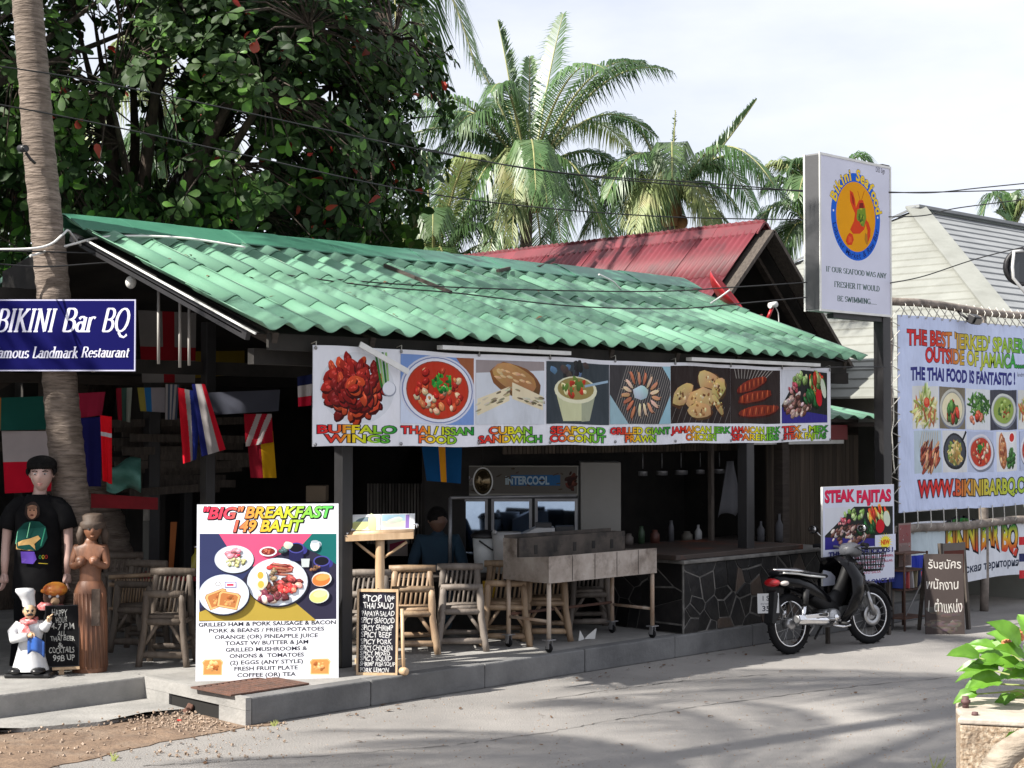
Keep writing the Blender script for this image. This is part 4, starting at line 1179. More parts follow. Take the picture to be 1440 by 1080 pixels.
def food(p, k, x, y, w, h, seed=1):
    r = random.Random(seed); cx, cy = x + w / 2, y + h / 2; m = min(w, h)
    if k == 'wings':
        p.ell(cx, cy, w * .47, h * .47, C(212, 215, 222), n=34)
        for i in range(64):
            a = i * 2.4; q = math.sqrt((63 - i) / 64) * .37
            X, Y = cx - w * .05 + w * q * math.cos(a) + r.uniform(-.02, .02), cy + h * q * 1.08 * math.sin(a)
            s = m * r.uniform(.075, .115); c = jit(r.choice([C(165, 42, 30), C(140, 28, 24), C(190, 70, 38), C(120, 22, 20)]), r, .15); rot = r.uniform(0, 3.1)
            p.ell(X + s * .15, Y - s * .2, s * 1.15, s * .68, C(70, 14, 14), rot, 11, .14, r.random()); p.ell(X, Y, s * 1.08, s * .6, c, rot, 11, .14, r.random())
            for q2 in range(3): p.ell(X + r.uniform(-.4, .4) * s, Y + r.uniform(-.2, .35) * s, s * .28, s * .13, tuple(min(1, v * 1.8 + .03) for v in c), rot, 6, .3, r.random())
        for i in range(4): p.line(x + w * (.80 + .028 * i), y + h * (.52 + .03 * i), x + w * (.72 + .045 * i), y + h * .99, w * .026, [C(40, 110, 45), C(150, 190, 120)][i % 2])
        p.ell(x + w * .90, cy + h * .0, w * .09, h * .10, C(150, 155, 168)); p.ell(x + w * .895, cy + h * .01, w * .082, h * .09, C(222, 224, 232))
    elif k == 'soup':
        p.rect(x, y, w, h, C(120, 150, 205)); p.poly([(x, y), (x + w * .5, y), (x, y + h * .4)], C(205, 215, 235)); p.poly([(x + w, y + h), (x + w * .75, y + h), (x + w, y + h * .6)], C(150, 90, 60))
        for q, c in ((.50, C(205, 208, 222)), (.475, C(120, 130, 170)), (.46, C(220, 222, 232)), (.42, C(150, 70, 50)), (.405, C(186, 52, 30))): p.ell(cx, cy, w * q * 1.02, h * q * 1.02, c, n=36)
        pile(p, cx, cy, w * .34, h * .32, 46, [C(205, 80, 50), C(225, 190, 150), C(225, 205, 175), C(180, 40, 30), C(215, 130, 80)], m * .085, 1.4, seed)
        p.ring(cx - w * .12, cy - h * .12, m * .06, m * .06, m * .03, C(240, 235, 225), 14)
        pile(p, cx + w * .06, cy + h * .12, w * .15, h * .14, 40, [C(35, 130, 50), C(60, 165, 60), C(25, 95, 40)], m * .05, 1.6, seed + 1, shade=False)
    elif k == 'cuban':
        p.rect(x, y, w, h, C(205, 210, 218)); p.poly([(x, y + h * .8), (x + w, y + h * .86), (x + w, y + h), (x, y + h)], C(150, 140, 140))
        p.ell(x + w * .58, y + h * .68, w * .38, h * .26, C(120, 78, 48), -.25, 20, .05, 3); p.ell(x + w * .56, y + h * .72, w * .34, h * .2, C(176, 128, 84), -.25, 20, .06, 4)
        for i in range(14): p.ell(x + w * r.uniform(.3, .85), y + h * r.uniform(.66, .86), w * .05, h * .02, C(215, 180, 135), -.25, 7, .3, i)
        for dx, dy, rr in ((.02, .14, .42), (.52, .40, -.32)):
            q = [(x + w * (dx), y + h * dy), (x + w * (dx + .46), y + h * (dy + rr * .55)), (x + w * (dx + .46), y + h * (dy + rr * .55 + .22)), (x + w * dx, y + h * (dy + .26))]
            p.poly(q, C(225, 212, 180)); 
            for i in range(22):
                t, s = r.random(), r.uniform(.15, .85); X = x + w * (dx + .46 * t); Y = y + h * (dy + rr * .55 * t + .24 * s)
                p.ell(X, Y, w * .045, h * .016, r.choice([C(150, 140, 110), C(190, 175, 140), C(110, 100, 80), C(205, 200, 180)]), math.atan2(rr * .5 * h, .46 * w), 7, .3, i)
    elif k == 'coconut':
        p.rect(x, y, w, h, C(58, 66, 72)); pile(p, cx, y + h * .85, w * .45, h * .12, 14, [C(40, 40, 42), C(90, 120, 150), C(70, 60, 55)], m * .12, 1.6, seed, shade=False)
        p.poly([(x + w * .14, y + h * .52), (x + w * .78, y + h * .52), (x + w * .68, y + h * .06), (x + w * .26, y + h * .04)], C(198, 200, 160)); p.poly([(x + w * .55, y + h * .52), (x + w * .78, y + h * .52), (x + w * .68, y + h * .06), (x + w * .55, y + h * .04)], C(160, 165, 140))
        p.ell(x + w * .46, y + h * .55, w * .34, h * .22, C(222, 220, 190), n=20); p.ell(x + w * .46, y + h * .57, w * .29, h * .18, C(150, 135, 80), n=20)
        pile(p, x + w * .46, y + h * .6, w * .22, h * .13, 22, [C(215, 205, 130), C(190, 60, 40), C(90, 120, 50), C(230, 220, 170)], m * .09, 1.7, seed, shade=False)
        p.line(x + w * .6, y + h * .62, x + w * .98, y + h * .72, h * .04, C(150, 175, 195))
    elif k == 'prawn':
        p.rect(x, y, w, h, C(62, 60, 62))
        for i in range(26): t = i / 26; p.line(x + w * t, y, x + w * min(1, t + .28), y + h * min(1, (1 - t) / .28 if t > .72 else 1), w * .008, C(140, 135, 130))
        p.poly([(x, y), (x + w * .3, y), (x, y + h * .5)], C(150, 180, 190)); p.poly([(x + w, y), (x + w, y + h * .5), (x + w * .8, y)], C(150, 190, 205)); p.poly([(x + w, y + h), (x + w * .86, y + h), (x + w, y + h * .75)], C(150, 190, 205))
        for i in range(17):
            a = i / 17 * 6.28 + .2; q = r.uniform(.62, .84)
            X, Y = cx + w * .36 * q * math.cos(a), cy + h * .40 * q * math.sin(a); c = jit(r.choice([C(205, 150, 115), C(190, 120, 90), C(225, 195, 165)]), r, .1)
            p.ell(X + .006, Y - .006, m * .13, m * .042, C(70, 40, 30), a, 9, .1, i); p.ell(X, Y, m * .12, m * .036, c, a, 9, .1, i); p.line(X, Y, X + m * .15 * math.cos(a + .3), Y + m * .15 * math.sin(a + .3), m * .008, c)
        p.ell(cx, cy + h * .04, w * .13, h * .12, C(185, 195, 205), 0, 16, .12, 3)
    elif k == 'chicken':
        p.rect(x, y, w, h, C(44, 34, 32)); 
        for i in range(10): p.line(x + w * i / 10, y, x + w * (i / 10 + .1), y + h * .3, w * .006, C(120, 115, 110))
        for (dx, dy, sx, sy, rt) in ((.20, .50, .18, .16, .5), (.66, .72, .22, .20, -.3), (.50, .42, .24, .2, .2), (.48, .22, .2, .14, 0), (.80, .62, .13, .16, .8), (.78, .34, .14, .07, -.9)):
            X, Y = x + w * dx, y + h * dy; p.ell(X + w * .012, Y - h * .02, w * sx * 1.08, h * sy * 1.1, C(86, 58, 34), rt, 14, .1, r.random()); p.ell(X, Y, w * sx, h * sy, C(196, 166, 110), rt, 14, .1, r.random())
            pile(p, X, Y, w * sx * .7, h * sy * .7, 16, [C(224, 205, 160), C(150, 105, 60), C(215, 185, 120), C(105, 66, 40)], m * .045, 1.5, r.randint(0, 999), shade=False)
    elif k == 'ribs':
        p.rect(x, y, w, h, C(46, 36, 34))
        for i in range(12): p.line(x + w * (.12 + .05 * i), y + h * .82, x + w * (.08 + .07 * i), y + h, w * .012, C(150, 145, 140))
        for j, (dx, dy, l, rt) in enumerate(((.42, .72, .30, .28), (.48, .50, .34, .16), (.56, .24, .40, .1))):
            X, Y = x + w * dx, y + h * dy; p.ell(X, Y - h * .02, w * l * 1.03, h * .115, C(60, 18, 14), rt, 18, .06, j); p.ell(X, Y, w * l, h * .10, C(128, 44, 26), rt, 18, .06, j)
            for i in range(13):
                t = (i / 12 - .5) * 1.8 * l; p.ell(X + w * t * math.cos(rt), Y + w * t * math.sin(rt), w * .010, h * .075, C(192, 96, 56) if i % 2 else C(90, 26, 16), rt - .3, 8, .1, i)
    elif k == 'steak':
        p.rect(x, y, w, h, C(205, 208, 216)); p.poly([(x, y), (x + w, y), (x + w, y + h * .96), (x + w * .42, y + h), (x, y + h * .34)], C(38, 40, 40)); p.poly([(x, y), (x + w, y), (x + w, y + h * .14), (x, y + h * .3)], C(52, 46, 130))
        pile(p, x + w * .36, y + h * .34, w * .30, h * .22, 60, [C(190, 160, 150), C(110, 70, 60), C(70, 45, 42), C(150, 105, 95), C(215, 195, 185)], m * .085, 1.9, seed, .5)
        pile(p, x + w * .42, y + h * .82, w * .16, h * .12, 20, [C(150, 180, 105), C(120, 155, 80), C(180, 200, 140)], m * .1, 1.3, seed)
        pile(p, x + w * .76, y + h * .76, w * .18, h * .17, 26, [C(60, 110, 50), C(215, 150, 60), C(200, 60, 40), C(180, 195, 120)], m * .11, 2.4, seed + 2, 1.9)
        pile(p, x + w * .24, y + h * .66, w * .10, h * .07, 12, [C(190, 80, 95), C(225, 150, 150)], m * .08, 1.4, seed + 3); pile(p, x + w * .6, y + h * .45, w * .13, h * .14, 14, [C(40, 100, 50), C(30, 70, 36)], m * .1, 2.2, seed + 4, 2.2)
        p.ell(x + w * .80, y + h * .48, w * .065, h * .17, C(196, 30, 42), .25); p.ell(x + w * .90, y + h * .66, w * .05, h * .2, C(205, 215, 195), .3)
    elif k == 'papaya':
        p.rect(x, y, w, h, C(214, 216, 214)); pile(p, cx, cy - h * .08, w * .42, h * .34, 95, [C(205, 200, 130), C(225, 220, 170), C(150, 160, 80), C(190, 110, 70)], m * .07, 5, seed, shade=False)
        pile(p, cx, cy + h * .22, w * .16, h * .22, 40, [C(200, 205, 150), C(130, 150, 70)], m * .06, 5, seed + 1, 1.4, shade=False); p.ell(cx + w * .03, cy + h * .12, m * .13, m * .12, C(205, 60, 40)); p.ell(cx + w * .02, cy + h * .15, m * .09, m * .07, C(225, 110, 80))
    elif k == 'currybowl':
        p.rect(x, y, w, h, C(120, 112, 95)); bowl(p, cx, cy, w * .48, C(222, 214, 180), C(190, 190, 180), h / w * .95); pile(p, cx, cy - h * .05, w * .2, h * .3, 26, [C(190, 60, 45), C(60, 110, 50), C(205, 110, 80), C(90, 130, 60)], m * .15, 1.8, seed, 1.6)
    elif k == 'greens':
        p.rect(x, y, w, h, C(214, 218, 222)); pile(p, cx, cy + h * .05, w * .38, h * .32, 80, [C(60, 105, 45), C(40, 80, 36), C(100, 145, 70)], m * .07, 4.5, seed, shade=False)
        pile(p, cx - w * .12, cy - h * .22, w * .22, h * .14, 12, [C(190, 70, 50), C(215, 130, 100)], m * .16, 1.1, seed + 1)
    elif k == 'greencurry':
        p.rect(x, y, w, h, C(66, 68, 78)); bowl(p, cx, cy, w * .46, C(142, 165, 80), C(205, 210, 205), h / w * .9); pile(p, cx, cy, w * .24, h * .24, 30, [C(105, 135, 50), C(180, 195, 120), C(60, 95, 40), C(160, 60, 40)], m * .09, 1.7, seed, shade=False)
    elif k == 'skewers':
        p.rect(x, y, w, h, C(180, 195, 205)); pile(p, cx + w * .05, cy - h * .1, w * .36, h * .34, 60, [C(150, 66, 50), C(120, 46, 38), C(190, 110, 80), C(210, 160, 120)], m * .09, 3.2, seed, 1.0)
        for i in range(8): p.line(x + w * (.2 + .09 * i), y + h * .6, x + w * (.3 + .08 * i), y + h * .97, w * .012, C(215, 190, 150))
    elif k == 'wok':
        p.rect(x, y, w, h, C(212, 214, 216)); p.ell(cx, cy, w * .48, h * .44, C(38, 40, 46), n=26); p.ell(cx, cy + h * .01, w * .42, h * .38, C(70, 74, 82), n=26); p.line(x + w * .8, y + h * .75, x + w * .98, y + h * .99, w * .06, C(34, 36, 40))
        pile(p, cx, cy - h * .04, w * .28, h * .27, 70, [C(205, 185, 115), C(225, 205, 145), C(165, 130, 70), C(120, 140, 70)], m * .08, 2.6, seed, shade=False)
    elif k == 'soup2':
        p.rect(x, y, w, h, C(180, 190, 215)); bowl(p, cx, cy, w * .48, C(188, 60, 38), C(215, 215, 225), h / w * .92); pile(p, cx, cy, w * .30, h * .30, 44, [C(215, 120, 85), C(235, 200, 170), C(175, 40, 30)], m * .09, 1.4, seed); pile(p, cx, cy + h * .10, w * .13, h * .10, 16, [C(40, 130, 50)], m * .07, 1.6, seed + 1, shade=False)
    elif k == 'fish':
        p.rect(x, y, w, h, C(218, 220, 222)); p.ell(x + w * .3, cy, w * .2, h * .46, C(170, 110, 70), .1, 16, .06, 2); pile(p, x + w * .3, cy, w * .13, h * .38, 30, [C(200, 140, 95), C(130, 70, 45), C(220, 180, 140)], m * .09, 1.5, seed, shade=False)
        pile(p, x + w * .72, y + h * .28, w * .2, h * .2, 22, [C(70, 125, 60), C(50, 95, 45)], m * .11, 2, seed); p.ell(x + w * .76, y + h * .84, w * .15, h * .14, C(235, 235, 238)); p.ell(x + w * .76, y + h * .84, w * .12, h * .11, C(200, 45, 35))
def grommets(parent, pts, mat='grey_metal', r=.014):
    me = MB().lathe([(r * .5, 0), (r, .002), (r, .006), (r * .5, .006)], n=10, axis='y').mesh('grommet', mat)
    for p in pts:
        o = bpy.data.objects.new('grommet', me); COL.objects.link(o); link_child(o, parent); o.location = Vector(p) - Vector(parent.location)

# ------------------------------------------------------------------ long food banner under the eave
BY = .085
BX0, BX1, BZ0, BZ1 = atY(440, 560, BY).x, atY(1168, 560, BY).x, 2.0, 2.765
W_, H_ = BX1 - BX0, BZ1 - BZ0
ban = thing('food_banner', 'long white food banner with eight dish pictures under the green eave', 'banner', (BX0 + W_ / 2, BY, BZ0))
p = Print(W_, H_, C(226, 227, 234), cell=.11)
bx = lambda x: atY(x, 560, BY).x - BX0
FH = lambda f: f * H_
panels = [(446, 558, 'wings', 'BUFFALO', 'WINGS', .2, .97), (563, 666, 'soup', 'THAI / ISSAN', 'FOOD', .235, .955), (669, 765, 'cuban', 'CUBAN', 'SANDWICH', .235, .94), (768, 856, 'coconut', 'SEAFOOD', 'COCONUT', .24, .95),
          (857, 942, 'prawn', 'GRILLED GIANT', 'PRAWN', .25, .95), (943, 1027, 'chicken', 'JAMAICAN JERK', 'CHICKEN', .25, .96), (1027, 1097, 'ribs', 'JAMAICAN JERK', 'SPARERIBS', .25, .955), (1099, 1163, 'steak', 'TEX - MEX', 'STEAK FAJITAS', .25, .96)]
for i, (a, c, k, t1, t2, y0, y1) in enumerate(panels):
    x0, x1 = bx(a), bx(c); food(p, k, x0, FH(y0), x1 - x0, FH(y1 - y0), 10 + i)
    w = x1 - x0; g = grad(x0, x1)
    w1 = w * (.98 if len(t1) > 8 else .98 if i == 0 else .86 if i == 3 else .62); w2 = w * (.92 if len(t2) > 7 else .80 if i == 0 else .88 if i == 3 else .5)
    s1 = .074
    # one vertical offset on both letters' outline and fill so the two lines interlock as on the banner
    p.text(t1, x0 + w / 2, FH(.130), FH(.078), g, 'c', w1, bold=.03, outline=INK, ow=.05)
    p.text(t2, x0 + w / 2, FH(.035), FH(.078), g, 'c', w2, bold=.03, outline=INK, ow=.05)
p.warp = lambda x, y: (0, -.014 * math.sin(PI * min(1, max(0, x / W_))) + .005 * math.sin(x * 3.1) + .003 * math.sin(x * 7.4), 0)
p.build('printed_sheet', 'banner_print', (BX0, BY, BZ0), (1, 0, 0), (0, 0, 1), ban)
b = MB(); b.grid(lambda u, v: (BX0 + u * W_, BY + .008 - p.warp(u * W_, v * H_)[2], BZ0 + v * H_ + p.warp(u * W_, 0)[1]), 90, 6); MATS['canvas'] = flat('canvas', (.62, .62, .64), .8); b.build('canvas_back', 'canvas', ban, False)
grommets(ban, [(BX0 + .02 + i * (W_ - .04) / 8, BY - .012, z) for i in range(9) for z in (BZ0 + .015, BZ1 - .02)])
b = MB()
for i in range(9): x = BX0 + .02 + i * (W_ - .04) / 8; b.tube([(x, BY - .01, BZ1 - .02), (x + .01, BY, BZ1 + .03), (x, BY + .05, EZ - .05)], .004, 5)
b.build('tie_cord', 'rope', ban, False)
a, c = atY(506, 484, .03), atY(574, 523, .0)
b = MB(); b.beam(a, c, .045, .012, (0, 1, 0)); tag(b.build('white_batten', 'white_paint'), 'white batten hanging slantwise over the left end of the food banner', 'batten')

# ------------------------------------------------------------------ blue sign on the palm trunk
D = 12.72
s0 = atD(-34, 522, D); n_ = -FWD
bs = thing('blue_sign', 'blue sign with white italic lettering fixed to the tall palm trunk', 'sign', s0 + RIGHT * .65)
m = pmap(s0, RIGHT, UP); wS, hS = m(191, 421)
p = Print(wS, hS, C(190, 190, 215))
e = .011
p.rect(e, e, wS - 2 * e, hS - 2 * e, (.0012, .0012, .085))
def ser(t, xa, xb, yb, yt, col, shear=.22, **kw):
    u0, v0 = m(xa, yb); u1, v1 = m(xb, yt); p.serif(t, u0, v0, v1 - v0, col, u1 - u0, shear, **kw)
WH = C(222, 222, 240)
ser('BIKINI', -7, 76, 466, 435, WH, thick=.17, thin=.07); ser('Bar', 86, 132, 466, 434, WH, thick=.17, thin=.07); ser('BQ', 142, 179, 466, 434, WH, thick=.17, thin=.07)
ser('Famous', -13, 40, 503, 488, WH, thick=.17, thin=.08); ser('Landmark', 45, 109, 503, 488, WH, thick=.17, thin=.08); ser('Restaurant', 114, 181, 502, 488, WH, thick=.17, thin=.08)
p.build('sign_face', 'print', s0, RIGHT, UP, bs)
b = MB(); b.prism([(0, 0), (wS, 0), (wS, hS), (0, hS)], .003, .035, lambda u, v, w: s0 + RIGHT * u + UP * v + FWD * w); b.build('sign_panel', 'grey_metal', bs, False)
b = MB(); b.prism([(.35, .1), (.55, .1), (.55, .14), (.35, .14)], .036, .12, lambda u, v, w: s0 + RIGHT * (u + .15) + UP * v + FWD * w); b.prism([(.35, .42), (.55, .42), (.55, .46), (.35, .46)], .036, .12, lambda u, v, w: s0 + RIGHT * (u + .15) + UP * v + FWD * w); b.build('bracket', 'rust', bs, False)

# ------------------------------------------------------------------ breakfast board
A, B_ = atZ(275, 958, SW), atZ(476, 953, SW)
ux = (B_ - A).normalized(); nb = ux.cross(UP).normalized()          # towards the viewer
uy = (UP - nb * .07).normalized()
m = pmap(A, ux, uy); wb, hb = m(476, 708)
bb = thing('breakfast_board', 'white standing menu board with the big breakfast picture, price 149 baht', 'menu board', (A + B_) / 2)
p = Print(wb, hb, C(232, 234, 242))
cm = lambda x, y: m(260 + x / 3.858, 690 + y / 3.858)
def tx(t, xa, xb, yb, yt, col, mm=None, **kw):
    mm = mm or cm; u0, v0 = mm(xa, yb); u1, v1 = mm(xb, yb); _, v2 = mm(xa, yt); p.text(t, u0, v0, v2 - v0, col, 'l', u1 - u0, **kw)
def quad(x0, y0, x1, y1, col, mm=None):
    mm = mm or cm; u0, v0 = mm(x0, y1); u1, v1 = mm(x1, y0); p.rect(u0, v0, u1 - u0, v1 - v0, col)
gB = grad(cm(100, 0)[0], cm(800, 0)[0], (C(238, 60, 90), C(240, 80, 100), C(240, 170, 70), C(225, 220, 60), C(140, 215, 80), C(90, 205, 100)))
for t, xa, xb, yb in (('"BIG"', 104, 318, 152), ('BREAKFAST', 328, 800, 148), ('149 BAHT', 266, 640, 222)):
    u0, v0 = cm(xa, yb); u1, _ = cm(xb, yb); hh = cm(xa, yb - 60)[1] - v0
    p.text(t, u0 + .006, v0 - .006, hh, INK, 'l', u1 - u0, bold=.07, shear=.25); p.text(t, u0, v0, hh, gB, 'l', u1 - u0, bold=.03, shear=.25, outline=INK, ow=.035)
quad(78, 234, 822, 710, C(48, 46, 66))
P_ = lambda *q: [cm(x, y) for x, y in q]
p.poly(P_((80, 234), (185, 234), (265, 330), (372, 410), (250, 560), (78, 640)), C(52, 58, 96))
p.poly(P_((185, 234), (700, 234), (640, 290), (370, 412), (240, 320)), C(232, 86, 126))
p.poly(P_((690, 234), (822, 234), (822, 400), (760, 360), (630, 300)), C(28, 106, 104))
p.poly(P_((590, 600), (715, 706), (75, 706), (75, 660), (345, 560)), C(176, 152, 66))
def plate(cx, cy, rx, ry):
    u, v = cm(cx, cy); k = abs(cm(cx + rx, cy)[0] - u); k2 = abs(cm(cx, cy + ry)[1] - v)
    p.ell(u + .006, v - .008, k * 1.02, k2 * 1.03, C(40, 40, 50), n=36); p.ell(u, v, k, k2, C(205, 214, 228), n=36); p.ell(u, v, k * .93, k2 * .93, C(228, 234, 242), n=36); p.ell(u, v, k * .70, k2 * .70, C(214, 220, 230), n=36); return u, v, k, k2
u, v, a, c = plate(267, 372, 106, 75); pile(p, u - .01 + .02, v - .015, a * .5, c * .4, 44, [C(226, 224, 170), C(205, 200, 140), C(240, 238, 200)], .022, 1.3, 5); pile(p, u, v + c * .45, a * .42, c * .22, 14, [C(220, 60, 90), C(240, 150, 165)], .03, 1.5, 6, .3)
u, v, a, c = plate(502, 494, 164, 130)
pile(p, u + .03, v + c * .62, a * .42, c * .14, 20, [C(210, 70, 70), C(170, 50, 50), C(235, 140, 130)], .034, 1.6, 7, -.1)
for i in range(4): x0_, y0_ = cm(470 + i * 6, 405 + i * 17); p.ell(x0_ + .07, y0_, .075, .010, [C(112, 56, 48), C(146, 82, 66)][i % 2], -.08, 12, .08, i); p.ell(x0_ + .065, y0_ + .003, .055, .003, C(190, 130, 110), -.08, 8, .1, i)
pile(p, u + a * .42, v - c * .05, a * .34, c * .22, 30, [C(190, 90, 90), C(140, 60, 60), C(225, 160, 150), C(96, 50, 44)], .034, 1.7, 8, -.3)
pile(p, u - a * .12, v - c * .25, a * .22, c * .2, 16, [C(110, 60, 50), C(80, 44, 36)], .034, 1.4, 9); pile(p, u + a * .30, v - c * .30, a * .26, c * .18, 18, [C(220, 70, 70), C(240, 140, 120)], .032, 1.3, 10)
pile(p, u - a * .2, v - c * .6, a * .45, c * .2, 18, [C(140, 70, 84), C(230, 200, 190), C(110, 56, 60)], .04, 1.5, 11)
uu, vv = cm(410, 480); p.ell(uu, vv, .055, .085, C(240, 234, 214), .1, 18, .08, 3); p.ell(uu, vv + .03, .024, .028, C(236, 170, 70)); p.ell(uu + .004, vv - .04, .024, .028, C(238, 180, 80))
pile(p, cm(480, 460)[0], cm(480, 460)[1], .02, .05, 14, [C(120, 96, 80), C(160, 140, 110)], .024, 1.4, 12)
u, v, a, c = plate(212, 562, 136, 108)
for rt, ox, oy in ((.35, -.05, -.035), (-.2, .035, -.045)):
    X, Y = u + ox, v + oy; q = [(-.075, -.06), (.075, -.06), (.082, .045), (.06, .06), (-.065, .058), (-.08, .04)]
    R2 = lambda pt, k: (X + (pt[0] * math.cos(rt) - pt[1] * math.sin(rt)) * k, Y + (pt[0] * math.sin(rt) + pt[1] * math.cos(rt)) * k)
    p.poly([R2(t, 1.06) for t in q], C(150, 96, 50)); p.poly([R2(t, 1.0) for t in q], C(228, 180, 120)); p.poly([R2(t, .82) for t in q], C(186, 120, 72)); pile(p, X, Y, .05, .035, 14, [C(160, 92, 52), C(206, 150, 96)], .024, 1.2, 3, shade=False)
uu, vv = cm(180, 505); p.ell(uu, vv, .03, .026, C(240, 240, 244)); p.ring(uu, vv, .02, .017, .004, C(60, 60, 70), 16); uu, vv = cm(250, 512); p.rect(uu - .045, vv - .018, .085, .042, C(90, 90, 170)); p.rect(uu - .041, vv - .014, .077, .034, C(235, 225, 235)); p.rect(uu - .03, vv - .006, .05, .016, C(200, 60, 90))
uu, vv = cm(452, 330); p.ell(uu, vv, .068, .038, C(232, 232, 238), n=24); p.ell(uu, vv, .054, .028, C(120, 40, 40), n=20); pile(p, uu, vv, .04, .018, 16, [C(196, 110, 90), C(150, 60, 50)], .014, 1.2, 4, shade=False)
for cx_, cy_, k in ((604, 310, 1.0), (742, 382, 1.05)):
    uu, vv = cm(cx_, cy_); p.ell(uu + .055 * k, vv - .02, .03, .03, C(56, 56, 130)); p.rect(uu - .056 * k, vv - .085, .112 * k, .085, C(36, 36, 78)); p.ell(uu, vv - .085, .056 * k, .02, C(36, 36, 78)); p.ell(uu, vv, .062 * k, .042, C(74, 74, 150), n=24); p.ell(uu, vv, .052 * k, .033, C(24, 24, 34), n=24)
pile(p, cm(530, 330)[0], cm(530, 330)[1], .02, .03, 10, [C(80, 110, 110), C(60, 90, 80)], .025, 1.2, 3); uu, vv = cm(560, 296); p.ell(uu, vv, .035, .03, C(206, 210, 200), 0, 12, .1, 2); uu, vv = cm(655, 390); p.poly([(uu - .03, vv - .035), (uu + .025, vv - .035), (uu + .032, vv + .03), (uu - .035, vv + .03)], C(196, 204, 206))
uu, vv = cm(705, 298); p.ell(uu + .03, vv + .01, .022, .022, C(200, 212, 222)); p.ell(uu, vv, .036, .042, C(226, 234, 240)); p.ell(uu, vv + .03, .03, .012, C(180, 190, 200)); pile(p, cm(705, 420)[0], cm(705, 420)[1], .045, .02, 10, [C(150, 110, 80), C(110, 80, 60)], .02, 1.5, 4)
for cx_, cy_, cc, c2_ in ((742, 480, C(236, 120, 60), C(250, 160, 90)), (728, 570, C(200, 214, 130), C(222, 232, 160))):
    uu, vv = cm(cx_, cy_); p.ell(uu, vv, .078, .057, C(206, 210, 206), .15, 20); p.ell(uu - .004, vv - .005, .070, .048, cc, .15, 20); p.ell(uu + .008, vv + .014, .055, .026, c2_, .15, 18)
for t, xa, xb, yb in (('GRILLED HAM & PORK SAUSAGE & BACON', 75, 818, 738), ('PORK & BEANS / FRIED POTATOES', 131, 755, 771), ('ORANGE (OR) PINEAPPLE JUICE', 163, 721, 806), ('TOAST W/ BUTTER & JAM', 219, 669, 839), ('GRILLED MUSHROOMS &', 222, 662, 874),
                      ('ONIONS &  TOMATOES', 243, 645, 908), ('(2) EGGS (ANY STYLE)', 246, 640, 944), ('FRESH FRUIT PLATE', 269, 612, 977), ('COFFEE (OR) TEA', 285, 601, 1012)):
    tx(t, xa, xb, yb, yb - 21, C(34, 34, 46), bold=.028)
for x0_, y0_ in ((97, 914), (680, 910)):
    q = [(0, 88), (104, 88), (106, 34), (112, 16), (98, 0), (10, 2), (-4, 18), (2, 36)]
    p.poly([cm(x0_ + a_, y0_ + c_) for a_, c_ in q], C(226, 186, 130)); p.poly([cm(x0_ + 6 + a_ * .88, y0_ + 6 + c_ * .86) for a_, c_ in q], C(206, 146, 84)); uu, vv = cm(x0_ + 52, y0_ + 42); pile(p, uu, vv, .045, .035, 16, [C(236, 196, 136), C(176, 104, 56), C(216, 160, 100)], .022, 1.3, x0_, shade=False)
p.build('printed_sheet', 'print', A, ux, uy, bb)
b = MB(); b.prism([(0, 0), (wb, 0), (wb, hb), (0, hb)], -.003, -.03, lambda u, v, w: A + ux * u + uy * v + ux.cross(uy) * w); b.build('board', 'white_paint', bb, False)
for u in (.08, wb - .1):
    b = MB(); t_ = A + ux * u + uy * (hb * .9) - nb * .03; f_ = A + ux * u - nb * .42; b.beam(t_, (f_.x, f_.y, SW), .03, .03); b.build('leg', 'light_wood', bb, False)

# ------------------------------------------------------------------ illuminated pole sign
LY = -.35
lx0, lx1 = atY(1152, 300, LY).x, atY(1252, 300, LY).x
lz0, lz1 = 3.31, 4.90
lb = thing('pole_sign', 'white light-box sign with a lobster emblem on a tall black post', 'sign', (lx1, LY + .08, 0))
m = pmap((lx0, LY, lz0), (1, 0, 0), (0, 0, 1)); wl, hl = lx1 - lx0, lz1 - lz0
p = Print(wl, hl, C(208, 210, 226))
cr = lambda x, y: m(1100 + x / 4.235, 200 + y / 4.235)
# emblem: ring and ellipse measured on the sign itself
ec = cr(437, 445); rx_ = abs(cr(582, 445)[0] - cr(290, 445)[0]) / 2; ry_ = abs(cr(437, 185)[1] - cr(437, 705)[1]) / 2
rr = (rx_ + ry_) / 2
p.ell(ec[0], ec[1], rx_, ry_, C(24, 96, 205), n=56); p.ell(ec[0], ec[1], rx_ * .80, ry_ * .80, C(222, 152, 6), n=48)
def arc(t, r0, a0, a1, h, col, flip=False, **kw):
    n = len(t)
    for i, ch in enumerate(t):
        if ch == ' ': continue
        a = R(a0 + (a1 - a0) * i / (n - 1)); ca, sa = math.cos(a), math.sin(a); k = ry_ / rx_
        ox, oy = ec[0] + r0 * rx_ * ca, ec[1] + r0 * ry_ * sa; rot = a - PI / 2 if not flip else a + PI / 2
        cR, sR = math.cos(rot), math.sin(rot)
        p.text(ch, 0, 0, h, col, 'c', fn=lambda X, Y, ox=ox, oy=oy, cR=cR, sR=sR: (ox + X * cR - Y * sR, oy + X * sR + Y * cR), **kw)
arc('Bikini', .84, 155, 104, .115, C(236, 200, 40), bold=.03, outline=C(70, 90, 150), ow=.03); arc('Seafood', .84, 84, 14, .115, C(236, 200, 40), bold=.03, outline=C(70, 90, 150), ow=.03)
arc('Lobster Market & Raw Bar', .955, 196, 344, .062, C(20, 40, 110), True, bold=.01)
for sx_ in (-1, 1): p.ell(ec[0] + sx_ * rx_ * .9, ec[1] + .03, .012, .012, C(225, 225, 240))
Q = lambda *q: [cr(x, y) for x, y in q]
OR, OD = C(206, 62, 22), C(150, 36, 20)
